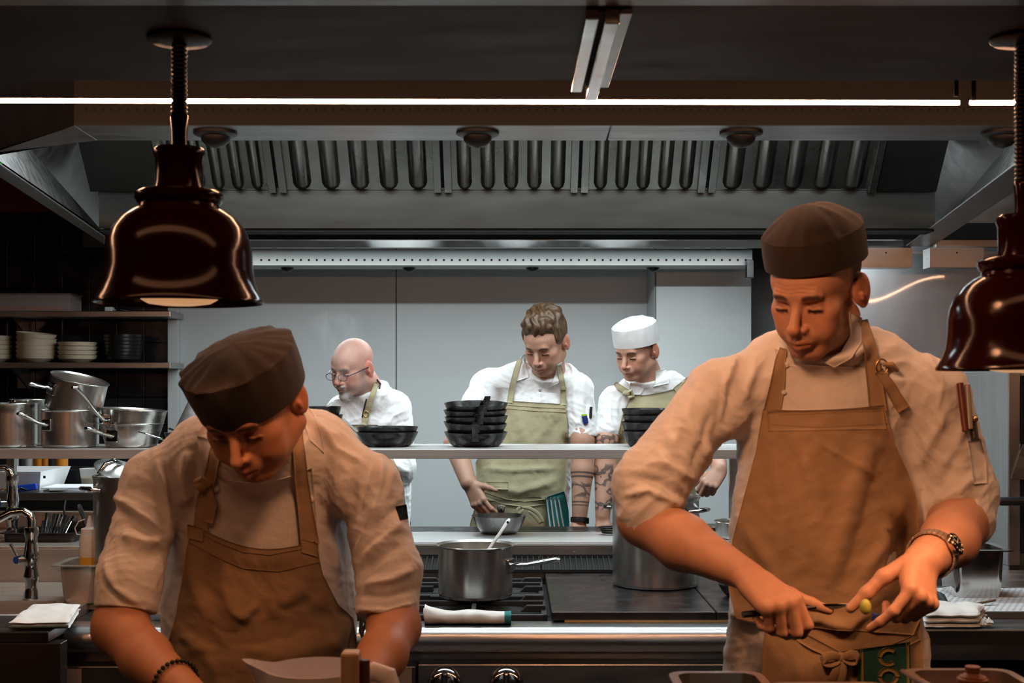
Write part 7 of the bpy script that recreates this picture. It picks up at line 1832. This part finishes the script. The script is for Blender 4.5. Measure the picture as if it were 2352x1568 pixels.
def cook_bald():
    d0 = 5.50
    root = thing('person', 'bald cook with glasses and grey goatee in white jacket, bending over the pans', 'person', (PX(855, d0), d0, 0))
    hd = Head(A3((810, 846, d0)), -34, 17, 3, 1.0)
    g = box_field(690, 985, 755, 1250, 5.15, 5.78, 0.0031, d0)
    hd.sculpt(g, jaw=1.05, fat=1.06, nose=1.12)
    E = lambda c, r, k: g.ell(hd.w(*c), r, k, 'u', hd.R)
    E((0, -.082, -.100), (.022, .018, .022), .008)
    for q in (-1, 1): E((q * .012, -.098, -.050), (.014, .010, .006), .004)
    cpx(g, (832, 875, 5.54), (858, 920, 5.62), 36, 38, 0.02)
    cpx(g, (858, 970, 5.6), (850, 1150, 5.6), 66, 70, 0.03, ((0, 1, 0), 0.6)); cpx(g, (790, 940, 5.58), (905, 935, 5.6), 22, 22, 0.02)
    aL, bL = (925, 1080, 5.56), (800, 1060, 5.30); aR, bR = (750, 1050, 5.5), (720, 1060, 5.28)
    cpx(g, (905, 935, 5.6), aL, 25, 25, 0.02); cpx(g, aL, bL, 26, 18, 0.015); cpx(g, (785, 940, 5.58), aR, 25, 25, 0.02); cpx(g, aR, bR, 25, 18, 0.015)
    fingers(g, A3((792, 1060, 5.285)), (-.8, -.4, -.2), (.1, -.5, .8), (-.3, .9, 0), 1.0, curls=[(50, 60, 30)] * 4, spread=0.05)
    fingers(g, A3((718, 1062, 5.27)), (.1, -.8, -.4), (0, -.5, .8), (.9, .1, 0), 1.0, curls=[(50, 60, 30)] * 4, spread=0.05)
    skin = (0.52, 0.265, 0.20)
    def paint(v, f):
        c = hd.paint(v, skin, (.20, .16, .14), (.34, .14, .12), flush=0.35)
        L = hd.l(v); x, y, z = L.T; ax = np.abs(x)
        hm_ = (np.linalg.norm(L, axis=1) < .17)
        go = np.clip((-.070 - z) / .008, 0, 1) * np.clip((.034 - ax) / .008, 0, 1) * (y < -.055) * hm_
        mo = np.exp(-((z + .051) / .0075) ** 4) * np.clip((.027 - ax) / .006, 0, 1) * (y < -.083) * hm_
        si = np.clip((.012 - z) / .01, 0, 1) * np.clip((z + .075) / .01, 0, 1) * np.exp(-((y + .018) / .016) ** 2) * (ax > .045) * hm_ * .5
        ch = np.clip((-.045 - z) / .02, 0, 1) * (y < .01) * hm_ * .35
        for m, col in ((ch, (.30, .22, .19)), (si, (.22, .18, .16)), (go, (.42, .38, .36)), (mo, (.38, .34, .32))):
            c = c * (1 - m[:, None]) + np.array(col) * m[:, None]
        return c
    body, bv, bf = skin_mesh(g, hd, root, paint)
    g = box_field(690, 985, 850, 1260, 5.25, 5.85, 0.0037, d0)
    fl = ((0, 1, 0), 0.62)
    cpx(g, (852, 990, 5.6), (848, 1130, 5.6), 92, 92, 0.03, fl); cpx(g, (848, 1130, 5.6), (848, 1290, 5.6), 92, 98, 0.03, fl)
    cpx(g, (850, 925, 5.59), (790, 945, 5.58), 38, 36, 0.04); cpx(g, (862, 915, 5.59), (905, 938, 5.6), 38, 38, 0.04)
    cpx(g, (905, 938, 5.6), (921, 1075, 5.56), 38, 34, 0.02); cpx(g, (921, 1075, 5.56), (880, 1072, 5.46), 33, 30, 0.02); cpx(g, (785, 945, 5.58), (752, 1045, 5.5), 36, 32, 0.02)
    cpx(g, (858, 915, 5.57), (845, 878, 5.55), 46, 42, 0.01, None, cutb=True); neckcut(g, (850, 890, 5.56), (-.35, -.35, 1))
    v, f = g.mesh(2)
    v = folds(v, f, [([(890, 890), (870, 920), (860, 960)], 6, 6), ([(925, 920), (890, 940), (870, 975)], 6, -6), ([(935, 940), (905, 955), (880, 985)], 5, 7), ([(940, 965), (915, 972), (895, 990)], 4, -5), ([(900, 1050), (920, 1075), (940, 1085)], 5, 7), ([(895, 1075), (915, 1095), (935, 1100)], 5, -6), ([(890, 1100), (910, 1110), (938, 1112)], 4, 6)])
    v = ripple(v, f, 0.0032, 0.08, 51)
    sh_ = npmesh('chef_jacket', v, f, M['cotton2'], root); jt = bvh(v, f); bt = bvh(bv, bf); both = [jt, bt]
    line3('collar_piping', [(866, 872), (874, 882), (872, 892)], 0.004, both, 0.004, M['ink'], sh_); line3('collar_piping', [(842, 916), (838, 930), (832, 958)], 0.003, both, 0.004, M['ink'], sh_)
    ap, av, af = drape('apron', [(790, 975), (775, 1060), (770, 1280)], [(868, 975), (925, 1100), (945, 1280)], jt, 0.012, M['apron'], root, 30, 40, smooth=8, seed=53, amp=0.0016)
    strap('neck_strap', [(866, 878), (858, 900), (848, 930), (836, 975)], [9, 12, 13, 14], both, 0.014, M['apron'], ap, 4, 20, smooth=3)
    h = hit(842, 950, both); b = MB(); c = h[0] + V(0, -0.02, 0); b.tube([c + V(0.010 * math.cos(a), 0, 0.013 * math.sin(a)) for a in np.linspace(0, 2 * pi, 17)], 0.0025, 8); b.build('strap_ring', M['brass'], ap, smooth=True)
    # glasses
    b = MB(); fr = mat('dark_frame', (0.012, 0.012, 0.014), 0.3)
    for q in (-1, 1):
        b.tube([tuple(hd.w(q * (.034 + .0235 * math.cos(a)), -.108 + .10 * (abs(q * (.034 + .0235 * math.cos(a))) - .034) ** 1 * 0.35, -.006 + .0150 * math.sin(a))) for a in np.linspace(0, 2 * pi, 25)], .0013, 6)
        b.tube([tuple(hd.w(q * .0575, -.100, .000)), tuple(hd.w(q * .074, -.055, .004)), tuple(hd.w(q * .083, .005, .008))], .0022, 6)
    b.tube([tuple(hd.w(-.011, -.113, -.004)), tuple(hd.w(0, -.116, -.002)), tuple(hd.w(.011, -.113, -.004))], .0014, 6)
    gl = b.build('glasses', fr, root, smooth=True)
    lg = mat('lens_glass', (1, 1, 1), 0.02, alpha=0.12, spec=0.8)
    for q in (-1, 1):
        b = MB(); b.add([tuple(hd.w(q * (.034 + .022 * math.cos(a)), -.1075 + .035 * (.022 * math.cos(a)), -.006 + .0138 * math.sin(a))) for a in np.linspace(0, 2 * pi, 25)[:-1]], [tuple(range(24))]); b.build('lens', lg, gl)
    legs(root, PX(850, 5.6), 5.62, 0.95)
cook_bald()

# ------------------------------------------------------------------ steam rising from the pans before the bald cook
b = MB()
rings = []
for i, s_ in enumerate(np.linspace(0, 1, 14)):
    py = 968 - 255 * s_; px = 812 - 40 * s_ + 10 * math.sin(s_ * 5); r_ = 0.03 + 0.10 * s_
    c = P(px, py, 5.12); r_ *= (1 if 0 < i < 13 else 0.2)
    rings.append([c + V(r_ * math.cos(a), 0.6 * r_ * math.sin(a), 0) for a in np.linspace(0, 2 * pi, 21)[:-1]])
b.loft(rings)
sm = bpy.data.materials.new('steam'); sm.use_nodes = True
nt = sm.node_tree; nt.nodes.remove(nt.nodes['Principled BSDF'])
vs = nt.nodes.new('ShaderNodeVolumeScatter'); vs.inputs['Color'].default_value = (0.95, 0.95, 0.95, 1)
tcn = nt.nodes.new('ShaderNodeTexCoord'); mpn = nt.nodes.new('ShaderNodeMapping'); mpn.inputs['Scale'].default_value = (14, 14, 5)
nz = nt.nodes.new('ShaderNodeTexNoise'); nz.inputs['Scale'].default_value = 1.0; nz.inputs['Detail'].default_value = 3; nz.inputs['Distortion'].default_value = 1.2
mr = nt.nodes.new('ShaderNodeMapRange'); mr.inputs[1].default_value = 0.48; mr.inputs[2].default_value = 0.75; mr.inputs[3].default_value = 0.0; mr.inputs[4].default_value = 3.2
nt.links.new(tcn.outputs['Object'], mpn.inputs[0]); nt.links.new(mpn.outputs[0], nz.inputs['Vector']); nt.links.new(nz.outputs['Fac'], mr.inputs[0]); nt.links.new(mr.outputs[0], vs.inputs['Density'])
nt.links.new(vs.outputs[0], nt.nodes['Material Output'].inputs['Volume'])
st = b.build('steam', sm, smooth=True); tag(st, 'faint steam rising over the black pans before the bald cook', 'steam', kind='stuff')
